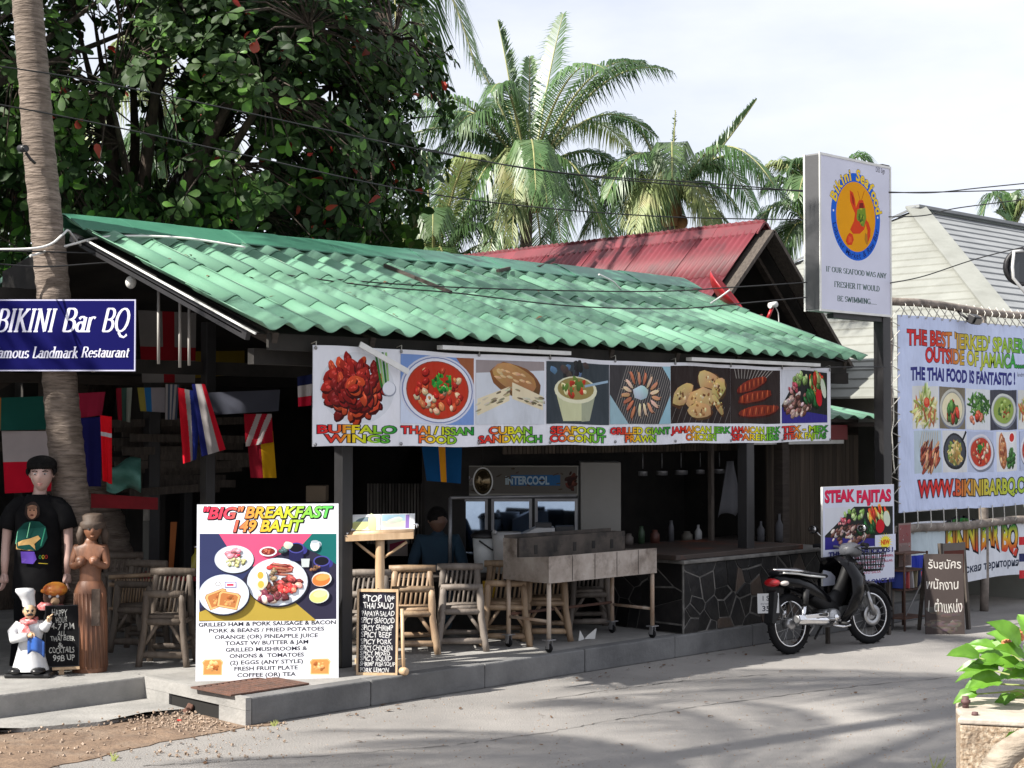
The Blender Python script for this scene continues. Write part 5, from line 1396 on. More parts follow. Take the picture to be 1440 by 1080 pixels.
p.poly(Q((400, 285), (420, 300), (432, 345), (438, 400), (432, 425), (418, 395), (402, 350)), OR); p.poly(Q((408, 300), (424, 330), (428, 380), (416, 360)), OD)
p.line(*cr(462, 345), *cr(447, 290), .006, OD); p.line(*cr(470, 345), *cr(487, 290), .006, OD)
p.poly(Q((455, 345), (478, 345), (490, 380), (496, 430), (500, 470), (486, 520), (460, 545), (425, 545), (405, 520), (425, 470), (432, 420), (440, 380)), OR)
p.poly(Q((445, 400), (492, 392), (498, 450), (484, 505), (455, 490), (440, 450)), C(112, 140, 40)); pile(p, cr(468, 440)[0], cr(468, 440)[1], .04, .10, 16, [C(60, 90, 30), C(160, 170, 50), C(80, 110, 30)], .03, 1.5, 3, shade=False)
p.poly(Q((458, 362), (480, 362), (484, 392), (455, 395)), C(120, 30, 20))
p.poly(Q((425, 470), (455, 470), (470, 500), (455, 545), (420, 545), (402, 520)), OR); p.poly(Q((398, 540), (416, 548), (424, 580), (412, 612), (388, 612), (376, 590), (384, 560)), OR); p.poly(Q((392, 560), (410, 565), (412, 595), (392, 600)), C(226, 90, 40))
p.poly(Q((496, 460), (512, 480), (524, 520), (522, 560), (508, 600), (500, 580), (506, 530), (498, 500)), OR); p.poly(Q((492, 540), (504, 550), (508, 606), (500, 610), (488, 580)), C(176, 120, 30))
G_ = C(38, 78, 66)
def serl(t, xa, xb, yb, yt):
    u0, v0 = cr(xa, yb); u1, _ = cr(xb, yb + (0)); _, v1 = cr(xa, yt); p.serif(t, u0, v0, v1 - v0, G_, u1 - u0, 0, .17, .07)
serl('IF OUR SEAFOOD WAS ANY', 258, 618, 768, 738); serl('FRESHER IT WOULD', 308, 578, 860, 828); serl('BE SWIMMING......', 326, 562, 945, 914)
u, v = cr(556, 176); p.text('DES Sign', u, v, .05, C(60, 60, 70), width=.17, bold=.01)
# the lines of lettering follow the sign's own horizontals
p.build('sign_face', 'print', (lx0, LY - .004, lz0), (1, 0, 0), (0, 0, 1), lb)
b = MB(); MATS['dark_side'] = flat('dark_side', (.06, .06, .065), .5); b.box(lx0 + .004, lx1 - .004, LY, LY + .17, lz0 + .004, lz1 - .004); b.build('box', 'grey_metal', lb, False)
b = MB(); e = .02
for (a0, a1, z0, z1) in ((lx0 - .004, lx1 + .004, lz0 - .004, lz0 + e), (lx0 - .004, lx1 + .004, lz1 - e, lz1 + .004), (lx0 - .004, lx0 + e, lz0 + e, lz1 - e), (lx1 - e, lx1 + .004, lz0 + e, lz1 - e)): b.box(a0, a1, LY - .012, LY - .001, z0, z1)
b.build('frame', 'white_paint', lb, False)
b = MB(); b.box(lx0 - .006, lx0 + .003, LY + .0, LY + .165, lz0 + .02, lz1 - .02); b.build('side_panel', 'dark_side', lb, False); b = MB(); b.box(lx0 - .008, lx0 + .004, LY + .165, LY + .185, lz0, lz1); b.build('frame', 'white_paint', lb, False)
pc = lx1 - .03
b = MB(); b.box(pc - .075, pc + .075, LY + .03, LY + .15, 0, lz1 + .03); b.build('post', 'black_paint', lb, False, bevel=.006)
b = MB(); b.box(lx0 + .3, lx1 + .06, LY + .04, LY + .12, lz0 - .055, lz0 - .006); b.build('bracket', 'black_paint', lb, False)
b = MB(); P = [Vector((pc + .02 * math.sin(i * 1.3), LY - .03 - .01 * (i % 2), 3.2 - i * .14)) for i in range(12)]; b.tube(P, .006, 5); b.build('cord', 'rope', lb, False)

# ------------------------------------------------------------------ steak fajitas board
A = atZ(1166, 828, .53); 
A = atY(1162, 824, -.46); B_ = atY(1258, 830, -.52)
ux = Vector((B_.x - A.x, B_.y - A.y, 0)).normalized(); uy = UP
A.z = atY(1162, 824, -.46).z
m = pmap(A, ux, uy); wb = m(1258, 828)[0]; hb = m(1156, 686)[1]
A = A + ux * m(1157, 700)[0]; m = pmap(A, ux, uy); wb, _ = m(1258, 828); _, hb = m(1157, 685)
fb = thing('fajitas_board', 'steak fajitas board standing behind the motorbike', 'menu board', (A + ux * wb / 2) * 1.0)
p = Print(wb, hb, C(206, 210, 226))
cm = lambda x, y: m(1030 + x / 4.152, 670 + y / 4.152)
u, v = cm(545, 150)
for t, xa, xb in (('STEAK', 541, 706), ('FAJITAS', 728, 922)):
    a0, v0 = cm(xa, 150); a1, _ = cm(xb, 150); h_ = cm(xa, 84)[1] - v0; p.text(t, a0 + .004, v0 - .004, h_, C(80, 30, 50), 'l', a1 - a0, bold=.06); p.text(t, a0, v0, h_, C(214, 34, 78), 'l', a1 - a0, bold=.05)
u0, v0 = cm(540, 430); u1, v1 = cm(936, 164); food(p, 'steak', u0, v0, u1 - u0, v1 - v0, 77)
u0, v0 = cm(830, 440); u1, v1 = cm(950, 334); p.rect(u0, v0, u1 - u0, v1 - v0, C(206, 210, 226))
u, v = cm(890, 384)
for i in range(18): a = i * PI / 9; p.poly([(u + .075 * math.cos(a + .12), v + .055 * math.sin(a + .12)), (u + .075 * math.cos(a - .12), v + .055 * math.sin(a - .12)), (u + .13 * math.cos(a), v + .10 * math.sin(a))], C(232, 214, 60))
p.ell(u, v, .085, .062, C(236, 220, 70)); p.text('NEW', u, v - .02, .045, C(206, 60, 30), 'c', .14, bold=.05)
tx('THEY ARE DELICIOUS !', 560, 934, 470, 444, C(46, 50, 120), bold=.05)
for t, xa, xb, yb in (('SERVED WITH SAUTEED BELL PEPPERS,', 560, 938, 499), ('ONIONS, GUACAMOLE, WARM TORTILLAS,', 560, 934, 529), ('SOUR CREAM, REFRIED BEANS AND', 580, 890, 559), ('HOMEMADE TOMATO SALSA', 600, 866, 588)): tx(t, xa, xb, yb, yb - 13, C(176, 60, 90), bold=.02)
tx('TRY THEM ONCE !!!!', 640, 945, 645, 620, C(46, 50, 120), bold=.05)
p.build('printed_sheet', 'print', A, ux, uy, fb)
b = MB(); b.prism([(0, 0), (wb, 0), (wb, hb), (0, hb)], -.003, -.025, lambda u, v, w: A + ux * u + uy * v + ux.cross(uy) * w); b.build('board', 'white_paint', fb, False)
for u in (.12, wb - .05):
    q = A + ux * u - ux.cross(uy) * .04; b = MB(); b.beam((q.x, q.y, 0), (q.x, q.y, A.z + .3), .035, .035); b.build('leg', 'grey_wood', fb, False)

# ------------------------------------------------------------------ large billboard laced to a pole frame
GY = -.2
gx0, gx1 = atY(1263, 560, GY).x, 12.6
gz0, gz1 = 1.22, 3.36
bg_ = thing('billboard', 'large white billboard sheet with ten dish pictures laced to a pole frame', 'billboard', (gx0 + 2, GY, 0))
O = Vector((gx0, GY, gz0)); m = pmap(O, (1, 0, 0), (0, 0, 1)); cg = lambda x, y: m(1240 + x / 3.6, 420 + y / 3.6)
p = Print(gx1 - gx0, gz1 - gz0, C(196, 207, 236), cell=.16)
def tg(t, xa, xb, yb, h_, g, n=None, ow=.03, bold=.035, full=None):
    # t is the part seen up to xb; width from the two measured pixels
    u0, v0 = cg(xa, yb); u1, v1 = cg(xb, yb); w = (u1 - u0)
    if full:                                           # extend to the full phrase by the ratio of the two lengths
        l0 = max(q[0] for q in text_geo(t)[0]); l1 = max(q[0] for q in text_geo(full)[0]); w *= l1 / l0; t = full
    p.text(t, u0, v0, h_, g, 'l', w, bold=bold, outline=INK, ow=ow)
H1 = (cg(130, 148)[1] - cg(130, 232)[1]) * .88
G4 = (C(205, 40, 50), C(205, 60, 50), C(200, 190, 70), C(170, 195, 60), C(60, 160, 70), C(40, 130, 60))
u0 = cg(120, 0)[0]; g = grad(u0, u0 + 3.3, G4)
tg("THE BEST 'JERKED' SPARER", 128, 716, 232, H1, g, full="THE BEST 'JERKED' SPARERIBS")
u0 = cg(215, 0)[0]; g = grad(u0, u0 + 2.4, G4)
tg('OUTSIDE OF JAMAICA....', 222, 712, 322, H1 * .98, g, full='OUTSIDE OF JAMAICA.......')
u0, v0 = cg(148, 412); u1, _ = cg(674, 412); p.text('THE THAI FOOD IS FANTASTIC !', u0, v0, cg(148, 350)[1] - v0, C(44, 46, 120), 'l', u1 - u0, bold=.05)
u0, v0 = cg(686, 392); p.text('landmark', u0, v0, .05, C(40, 40, 60)); 
for j, row in enumerate((('papaya', 'currybowl', 'greens', 'greencurry', 'papaya'), ('skewers', 'wok', 'soup2', 'fish', 'soup2'))):
    xs = ((152, 285), (288, 418), (422, 550), (544, 678), (684, 800)) if j == 0 else ((158, 296), (302, 424), (428, 560), (574, 676), (690, 800))
    ys = (446, 656) if j == 0 else (664, 880)
    for i, k in enumerate(row):
        a0 = cg(xs[i][0], 0)[0]; a1 = cg(xs[i][1], 0)[0]; v0 = cg(xs[i][0] , ys[1])[1]; v1 = cg(xs[i][0], ys[0])[1]
        # rows are level on the sheet
        vz0, vz1 = ((.90, 1.37) if j == 0 else (.41, .88))
        food(p, k, a0, vz0, a1 - a0, vz1 - vz0, 40 + j * 7 + i)
u0, v0 = cg(186, 1010); g = grad(u0, u0 + 3.6, G4)
tg('WWW.BIKINIBARBQ.C', 184, 716, 1008, cg(186, 930)[1] - v0, g, full='WWW.BIKINIBARBQ.COM', ow=.045)
p.warp = lambda x, y: (.006 * math.sin(y * 4), .010 * math.sin(x * 2.3) + .004 * math.sin(x * 23 * PI / 4), 0)
p.build('printed_sheet', 'banner_print', O, (1, 0, 0), (0, 0, 1), bg_)
b = MB(); b.grid(lambda u, v: (gx0 + u * (gx1 - gx0), GY + .008 - p.warp(u * (gx1 - gx0), v * (gz1 - gz0))[2], gz0 + v * (gz1 - gz0)), 50, 18); b.build('canvas_back', 'canvas', bg_, False)
ptop = [Vector((gx0 - .12 + i * .55, GY + .03, 3.50 + .02 * math.sin(i * 1.1) - .0 * i)) for i in range(11)]
MB().tube(ptop, .045, 10).build('top_pole', 'old_pole', bg_, False)
pbot = [Vector((gx0 - .12 + i * .55, GY + .03, 1.03 + .012 * math.sin(i * 1.7))) for i in range(11)]
MB().tube(pbot, .048, 10).build('bottom_pole', 'old_pole', bg_, False)
for x, w in ((gx0 - .05, .042), (gx0 + 1.95, .05)):
    top_ = 3.54 if w < .05 else 3.5
    P = [Vector((x + .02 * math.sin(i), GY + .09, i * top_ / 9)) for i in range(10)]
    MB().tube(P, [w * (1 + (.12 if i in (3, 6) else 0)) for i in range(10)], 10).build('upright_pole', 'old_pole', bg_, False)
b = MB()
x = gx0 + .05; k = 0
while x < gx1 - .3:
    b = MB(); b.tube([(x, GY - .014, gz1 - .02), (x + .07, GY - .03, 3.47), (x + .09, GY + .03, 3.552), (x + .1, GY + .08, 3.50), (x + .17, GY - .006, gz1 - .02)], .0055, 5); b.build('lacing_rope', 'rope', bg_, False); x += .17
x = gx0 + .08
while x < gx1 - .3:
    b = MB(); b.tube([(x, GY - .014, gz0 + .02), (x - .015, GY - .03, 1.06), (x - .02, GY + .03, .978), (x - .02, GY + .08, 1.04)], .006, 5); b.build('lacing_rope', 'rope', bg_, False); x += .27
z = gz0 + .1
while z < gz1: b = MB(); b.tube([(gx0 + .02, GY - .012, z), (gx0 - .10, GY + .04, z + .06), (gx0 + .02, GY - .012, z + .19)], .0055, 5); b.build('lacing_rope', 'rope', bg_, False); z += .24
# flood lamp on the top pole
q = atY(1366, 449, GY - .12)
fl = thing('flood_lamp', 'small black flood lamp clamped to the top pole of the billboard', 'lamp', q)
b = MB(); b.obox((.02, -.02, 0), (.20, .09, .10), (.5, 0, .1)); b.build('housing', 'black_paint', fl, True, bevel=.01); b = MB(); b.tube([(-.08, 0, 0), (-.10, .06, .05), (-.08, .12, .09)], .015, 6); b.build('bracket', 'black_paint', fl)
b = MB(); b.obox((.02, -.075, -.03), (.16, .006, .07), (.5, 0, .1)); b.build('glass', 'glass', fl)

# ------------------------------------------------------------------ lower banner
x0, x1 = atY(1270, 780, GY + .05).x, 12.2
z0_, z1_ = .62, 1.0
lo = thing('lower_banner', 'creased white banner with arched restaurant name and Russian words below the billboard', 'banner', (x0 + 1, GY + .06, z0_))
O = Vector((x0, GY + .05, .38)); m = pmap(O, (1, 0, 0), (0, 0, 1)); cl = lambda x, y: m(1240 + x / 5.145, 700 + y / 5.145)
hL = .98 - .38
hL = cl(200, 195)[1]
p = Print(x1 - x0, hL, C(214, 218, 226), cell=.09)
u0, v0 = cl(215, 520); u1, v1 = cl(330, 450); p.rect(max(.01, u0), v0 * .8, u1 - u0, .18, C(30, 50, 160)); p.rect(max(.01, u0), v0 * .8 - .16, u1 - u0, .16, C(200, 60, 60)); p.rect(max(.01, u0), v0 * .8 + .18, (u1 - u0) * 2.6, .26, C(182, 196, 204))
stops = (C(196, 60, 40), C(220, 150, 40), C(215, 210, 60), C(40, 130, 60), C(30, 110, 50))
def archtext(t, xa, xb, ym, hh, tilt=0, bow=.12):
    u0, v0 = cl(xa, ym); u1, _ = cl(xb, ym); w = u1 - u0
    fn = lambda X, Y: (X, Y + bow * (1 - ((X - u0 - w / 2) / (w / 2)) ** 2) * .5)
    for off, c in ((.11, INK), (.05, vgrad(v0, v0 + hh * 1.15, stops))):
        vs, fs = text_geo(t, off); b0 = max(q[0] for q in text_geo(t)[0]); pts = [fn(u0 + q[0] / b0 * w, v0 + q[1] * hh / .7) for q in vs]; p.raw(pts, fs, c)
archtext('BIKINI', 462, 692, 400, .30, bow=.14); archtext('BAR', 716, 842, 378, .29, bow=.1); archtext('BQ', 866, 980, 378, .31, bow=-.05)
u0, v0 = cl(440, 560); ua, _ = cl(632, 560); u1, _ = cl(990, 545); hh = cl(640, 500)[1] - cl(640, 556)[1]
p.text('русская територия', ua - (u1 - ua) * 4 / 13, v0, hh * 1.0, C(46, 56, 76), 'l', (u1 - ua) * 17 / 13, bold=.03)
for k, cc in enumerate((C(196, 40, 50), C(215, 215, 220), C(36, 40, 90), C(215, 215, 220), C(196, 40, 50))):
    uf, vf = cl(992, 282); H5 = .115 * (hL / .7); p.rect(uf, vf - .10 - k * .10, .9, .098, cc)
p.warp = lambda x, y: (0, (.02 * math.sin(x * 2.2) if y > hL * .8 else 0) + .012 * math.sin(x * 3.3 + 1), 0)
p.build('printed_sheet', 'banner_print', O, (1, 0, 0), (0, 0, 1), lo)
b = MB(); b.grid(lambda u, v: (x0 + u * (x1 - x0), GY + .059 - p.warp(u * (x1 - x0), v * hL)[2], .38 + v * hL + p.warp(u * (x1 - x0), v * hL)[1]), 60, 8); b.build('canvas_back', 'canvas', lo, False)
# dark yard behind the billboard: a low wall added so the gap below reads as shade
b = MB(); b.box(8.6, 16, 2.6, 2.75, 0, 2.25); tag(b.build('yard_shade_wall', 'dark_wood'), 'dark wall added behind the billboard so the gap reads as shade', 'wall')
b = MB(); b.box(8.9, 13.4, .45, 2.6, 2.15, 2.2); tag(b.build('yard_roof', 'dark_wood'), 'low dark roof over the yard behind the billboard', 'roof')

# ------------------------------------------------------------------ Thai chalk board, framed boards beside it
A, B_ = atZ(1302, 892, 0), atZ(1354, 892, 0)
ux = (B_ - A).normalized(); nb = ux.cross(UP); uy = (UP - nb * .06).normalized(); m = pmap(A, ux, uy); wb, _ = m(1357, 892); _, hb = m(1302, 779)
tb = thing('chalk_board', 'weathered chalk board with three lines of Thai handwriting below the billboard', 'chalkboard', (A + B_) / 2)
p = Print(wb, hb, C(74, 66, 64)); ct = lambda x, y: m(1240 + x / 5.145, 700 + y / 5.145)
for i in range(30): p.ell(U(.05, wb - .05), U(.02, hb * .35), U(.02, .08), U(.01, .03), jit(C(92, 84, 80), rnd, .2), 0, 9, .3)
for t, xa, xb, yb, hh in (('รับสมัคร', 336, 572, 512, 64), ('พนักงาน', 322, 556, 662, 72), ('1 ตำแหน่ง', 338, 586, 826, 84)):
    u0, v0 = ct(xa, yb); u1, _ = ct(xb, yb); h_ = ct(xa, yb - hh)[1] - v0; p.text(t, u0, v0, h_ * .95, C(196, 192, 186), 'l', u1 - u0, bold=.006, wob=.05)
p.build('chalk_face', 'chalk_print', A, ux, uy, tb)
b = MB(); b.prism([(0, 0), (wb, 0), (wb, hb), (0, hb)], -.002, -.025, lambda u, v, w: A + ux * u + uy * v + ux.cross(uy) * w); b.build('board', 'grey_wood', tb, False)
for u in (.02, wb - .02): b = MB(); q = A + ux * u + uy * hb * .95 - nb * .03; g_ = A + ux * u - nb * .35; b.beam(q, (g_.x, g_.y, 0), .035, .03); b.build('leg', 'grey_wood', tb, False)
A = atZ(1330, 888, 0); B_ = atZ(1362, 885, 0)
b2 = thing('easel_board', 'small board on a wooden easel right behind the Thai chalk board', 'chalkboard', (A + B_) / 2)
for q in (A, B_): b = MB(); b.beam(q, q + Vector((0, .06, .92)), .045, .035); b.build('leg', 'grey_wood', b2, False)
u_ = (B_ - A).normalized(); p = Print((B_ - A).length, .34, C(110, 104, 100)); w_ = (B_ - A).length; p.rect(.02, .02, w_ - .04, .24, C(96, 56, 50))
p.build('face', 'chalk_print', A + Vector((0, .03, .58)), u_, UP, b2)
# red and cream notice on the pole
A = atY(1264, 797, GY - .05); q = atY(1281, 735, GY - .05)
nt_ = thing('pole_notice', 'narrow weathered red and white notice tied to the pole beside the billboard', 'notice', A); wn = q.x - A.x; hn = q.z - A.z
p = Print(wn, hn, C(150, 128, 124)); p.rect(.01, hn * .54, wn - .02, hn * .42, C(146, 96, 96)); p.rect(.01, hn * .03, wn - .02, hn * .46, C(138, 120, 116)); 
for k in range(26): p.ell(U(.02, wn - .02), U(.03, hn - .03), U(.004, .014), U(.003, .010), jit(C(176, 160, 156) if k % 2 else C(150, 60, 60), rnd, .2), U(0, 3), 7, .3)
p.build('face', 'chalk_print', A, (1, 0, 0), (0, 0, 1), nt_); b = MB(); b.box(A.x, q.x, A.y + .003, A.y + .015, A.z, q.z); b.build('plate', 'grey_wood', nt_, False)
# iron shelf rack
rk = thing('iron_rack', 'low rusty iron rack with magazines beside the Thai chalk board', 'rack', atZ(1290, 880, 0))
x0, x1 = atY(1272, 850, GY - .25).x, atY(1304, 850, GY - .25).x; yb = GY - .25
for x in (x0, x1):
    for y in (yb, yb + .3): b = MB(); b.tube([(x, y, 0), (x, y, .82)], .012, 6); b.build('leg', 'rust', rk, False)
for z in (.12, .42, .62, .80): b = MB(); b.box(x0, x1, yb, yb + .3, z, z + .012); b.build('shelf', 'rust', rk, False)
b = MB(); b.beam((x0, yb, .15), (x1, yb, .6), .012, .012); b.build('brace', 'grey_metal', rk, False)
mlab = ('thin dark blue', 'thin red', 'thin grey', 'thin tan', 'thin navy')
mcol = ((.05, .08, .35), (.5, .08, .08), (.5, .5, .52), (.35, .3, .2), (.1, .12, .3))
for i, c in enumerate(mcol):
    nm = 'magazine_cover_%d' % i; flat(nm, c, .5); x = x0 + .03 + i * (x1 - x0 - .06) / 5; b = MB(); b.obox((x + .02, yb + .12, .53), (.02, .2, .18), (0, U(-.15, .15), 0)); o = b.build('magazine', nm)
    tag(o, mlab[i] + ' magazine standing on the iron rack shelf', 'magazine', 'magazines in the iron rack')
b = MB(); b.sphere((x0 + .1, yb + .1, .50), (.05, .05, .05)); b.cur = 0; tag(b.build('paper_bundle', 'white_paint'), 'crumpled white bundle on the second shelf of the iron rack', 'bundle')
# ================================================================== materials for the objects
M('skin_pink', (.50, .34, .30), (.44, .29, .25), scale=6, rough=.4)
M('hair_black', (.005, .0045, .0045), (.010, .009, .009), scale=30, rough=.85, bump=.6, spec=.15)
M('shirt_black', (.006, .006, .007), (.010, .010, .011), scale=8, rough=1, spec=.1)
M('skirt_black', (.004, .004, .005), rough=1, spec=.1)
M('carved_wood', (.24, .105, .055), (.12, .05, .028), scale=5, rough=.5, bump=.2, stretch=(2, 2, .5), c3=(.05, .03, .02), s3=4, k3=.6)
M('glaze_white', (.66, .66, .66), (.52, .53, .56), scale=9, rough=.3)
M('glaze_skin', (.60, .40, .24), rough=.35)
M('glaze_red', (.45, .03, .03), (.55, .3, .3), scale=45, rough=.4)
M('glaze_blue', (.03, .10, .36), rough=.35)
M('glaze_yellow', (.62, .28, .04), (.5, .1, .03), scale=14, rough=.4)
M('glaze_black', (.012, .012, .013), rough=.3)
M('tyre', (.009, .009, .010), rough=.9, bump=.2, spec=.2)
M('bike_black', (.004, .004, .005), rough=.18, spec=.2)
M('bike_plastic', (.010, .010, .011), rough=.6, spec=.3)
M('bike_seat', (.012, .012, .015), rough=.7, spec=.3)
M('lamp_red', (.45, .01, .015), rough=.12, coat=.6)
M('lamp_clear', (.5, .45, .42), rough=.1)
M('engine_metal', (.42, .42, .42), (.25, .25, .26), scale=14, rough=.38, metal=.8)
M('plastic_grey', (.42, .42, .42), rough=.45)
M('bucket_white', (.52, .54, .54), rough=.4)
M('fridge_cream', (.26, .25, .23), (.22, .21, .19), scale=1.5, rough=.5)
M('shirt_blue', (.010, .035, .06), (.008, .025, .045), scale=5, rough=.9)
M('skin_brown', (.14, .075, .05), rough=.55)
M('yellow_cloth', (.58, .34, .02), rough=.85)
M('red_cloth', (.28, .012, .02), (.2, .01, .015), rough=.9)
M('green_cloth', (.06, .20, .16), (.12, .30, .25), scale=6, rough=.6)
M('leaf_fresh', (.15, .33, .035), (.09, .23, .02), scale=14, rough=.38, trans=.35, rand=.15)
M('stem_green', (.22, .26, .08), rough=.6)
M('speckled_concrete', (.22, .155, .10), (.40, .33, .25), scale=55, rough=.95, bump=.6, bscale=60, lo=.42, hi=.6, c3=(.10, .07, .05), s3=9, k3=.6)
M('cement_cap', (.44, .39, .33), (.33, .285, .24), scale=9, rough=.9, bump=.3, c3=(.3, .24, .19), s3=5, k3=.4)
M('driftwood', (.34, .29, .23), (.18, .145, .11), scale=8, rough=.85, bump=.6, stretch=(1, 1, 4))
M('petal_orange', (.62, .22, .10), rough=.6)
M('dish_red', (.40, .012, .02), rough=.4)
M('fridge_glass', (.42, .56, .78), (.34, .46, .66), rough=.04, metal=1)
M('bulb', (.75, .75, .72), rough=.3)

# ------------------------------------------------------------------ heads
def head(b, c, h, yaw=0, tilt=0, wide=.37):
    """a head of height h centred at c facing -Y turned by yaw: skull, jaw, nose, brow, lips, ears"""
    c = Vector(c); Rm = Matrix.Rotation(yaw, 3, 'Z') @ Matrix.Rotation(tilt, 3, 'X')
    n, m = 28, 22; vs = []
    for i in range(m + 1):
        ph = PI * i / m; z = -math.cos(ph)
        for k in range(n):
            t = 2 * PI * k / n; x = math.sin(ph) * math.cos(t); y = math.sin(ph) * math.sin(t)
            wx = wide * (1 - .30 * max(0, -z) ** 1.3); fy = .44 * (1 - .16 * max(0, -z))
            X, Y, Z = x * wx, y * fy + .02, z * .5
            if y < 0:                                        # face
                f = -y
                Y += .05 * max(0, -z - .0) * (1 if z > -.9 else 0) * 0
                nose = math.exp(-((X / .055) ** 2)) * math.exp(-(((Z + .06) / .085) ** 2)) * f
                Y -= .085 * nose
                Y -= .028 * math.exp(-((X / .05) ** 2)) * math.exp(-(((Z - .03) / .08) ** 2)) * f
                for s in (-1, 1):
                    Y += .040 * math.exp(-(((X - s * .14) / .075) ** 2)) * math.exp(-(((Z - .045) / .05) ** 2)) * f
                    Y -= .012 * math.exp(-(((X - s * .15) / .09) ** 2)) * math.exp(-(((Z + .09) / .07) ** 2)) * f
                Y -= .020 * math.exp(-((X / .2) ** 2)) * math.exp(-(((Z - .125) / .03) ** 2)) * f
                Y -= .030 * math.exp(-((X / .085) ** 2)) * math.exp(-(((Z + .225) / .022) ** 2)) * f
                Y -= .026 * math.exp(-((X / .075) ** 2)) * math.exp(-(((Z + .275) / .022) ** 2)) * f
                Y -= .045 * math.exp(-((X / .10) ** 2)) * math.exp(-(((Z + .40) / .07) ** 2)) * f
            vs.append(c + Rm @ Vector((X * h, Y * h, Z * h)))
    b.add(vs, [(i * n + k, i * n + (k + 1) % n, (i + 1) * n + (k + 1) % n, (i + 1) * n + k) for i in range(m) for k in range(n)], True)
    def at(x, y, z): return c + Rm @ Vector((x * h, y * h, z * h))
    for s in (-1, 1): b.sphere(at(s * wide, .04, .0), (.045 * h, .06 * h, .10 * h), 8, 6)
    return at
def face_details(at, h, par, brow='hair_black', lips=None):
    for s in (-1, 1):
        b = MB(); b.sphere(at(s * .135, -.372, .045), (.048 * h, .03 * h, .024 * h), 10, 6); b.build('eye', 'glaze_white', par)
        b = MB(); b.sphere(at(s * .135, -.402, .042), (.022 * h, .008 * h, .022 * h), 8, 6); b.build('iris', 'hair_black', par)
        b = MB(); b.tube([at(s * .07, -.41, .11), at(s * .14, -.405, .135), at(s * .22, -.35, .115)], .014 * h, 5); b.build('eyebrow', brow, par)
    if lips:
        b = MB(); b.tube([at(-.085, -.40, -.235), at(-.03, -.447, -.225), at(0, -.450, -.232), at(.03, -.447, -.225), at(.085, -.40, -.235)], [.006 * h, .018 * h, .016 * h, .018 * h, .006 * h], 6); b.tube([at(-.07, -.41, -.262), at(0, -.446, -.272), at(.07, -.41, -.262)], [.005 * h, .022 * h, .005 * h], 6); b.build('lips', lips, par)
def hand(b, wrist, direction, palm_n, size=.17, curl=.5, thumb_side=1):
    """a relaxed hand: palm and five bent fingers of different lengths"""
    w = Vector(wrist); d = Vector(direction).normalized(); n = Vector(palm_n); n = (n - d * n.dot(d)).normalized(); s = d.cross(n).normalized() * thumb_side
    pl = size * .48
    b.tube([w, w + d * pl * .3, w + d * pl * .75, w + d * pl], [size * .13, size * .19, size * .225, size * .20], 10, flat=(1, .5) if False else (1, 1))
    for i, (o, l) in enumerate(((.15, .40), (.05, .45), (-.05, .42), (-.145, .33))):
        p = w + d * pl * .9 + s * o * size; c = curl
        q = [p]; dd = d
        for k, f in enumerate((.45, .32, .23)):
            dd = (Matrix.Rotation(-c * .55 * thumb_side, 3, s) @ dd).normalized() if True else dd
            q.append(q[-1] + dd * size * l * f)
        b.tube(q, [size * .055, size * .052, size * .046, size * .034], 6)
    p = w + d * pl * .25 + s * .14 * size
    b.tube([p, p + (d * .7 + s * .55 + n * .25).normalized() * size * .2, p + (d * .95 + s * .35 + n * .3).normalized() * size * .38], [size * .07, size * .058, size * .038], 6)

# ------------------------------------------------------------------ mannequin
MP = atD(54, 700, 12.75); gx_, gy_ = MP.x, MP.y
man = thing('mannequin', 'shop mannequin with black hair wearing a black printed T-shirt at the left edge', 'mannequin', (gx_, gy_, SW), -YAW)
def zt(y, D=12.75): return atD(54, y, D).z - SW
hh = .30; zc = (zt(640) + zt(692)) / 2 - .005
b = MB(); at = head(b, (0.03, -.02, zc), .285, .18, .06, .315); b.tube([(0, .02, zt(706)), (.01, .01, zt(692)), (.02, 0, zt(678))], [.085, .052, .052], 12)
hd = b.build('head', 'skin_pink', man); face_details(at, .285, hd if False else man, lips='lip_pink' if 'lip_pink' in MATS else M('lip_pink', (.5, .22, .2), rough=.4).name)
b = MB(); ht = at
n_h = len(b.v); b.sphere((0, 0, 0), (1, 1, 1), 30, 16)
for v_ in range(n_h, len(b.v)):
    x, y, z = b.v[v_]; a = math.atan2(y, x); w = 1 + .035 * math.sin(a * 9 + z * 4) + .02 * math.sin(a * 17)
    zz = .27 + .27 * z if z > 0 else .27 + z * (.07 if y < -.2 else .34)
    b.v[v_] = tuple(at(x * .42 * w, .05 + y * .44 * w, zz))
for i in range(15):
    t = (i - 7) / 7; p = at(.33 * t, -.37 + .20 * t * t, .25); b.tube([p + Vector((0, .0, .02)), p + Vector((.004, -.006, -.006)), p + Vector((.010, -.004, -.020 - .010 * abs(t)))], [.018, .013, .003], 6)
for s in (-1, 1):
    for i in range(5): p = at(s * .36, -.16 + .12 * i, .16); b.tube([p, p + Vector((s * .004, 0, -.03)), p + Vector((-s * .003, -.004, -.055 + .008 * i))], [.016, .013, .003], 6)
b.build('hair', 'hair_black', man)
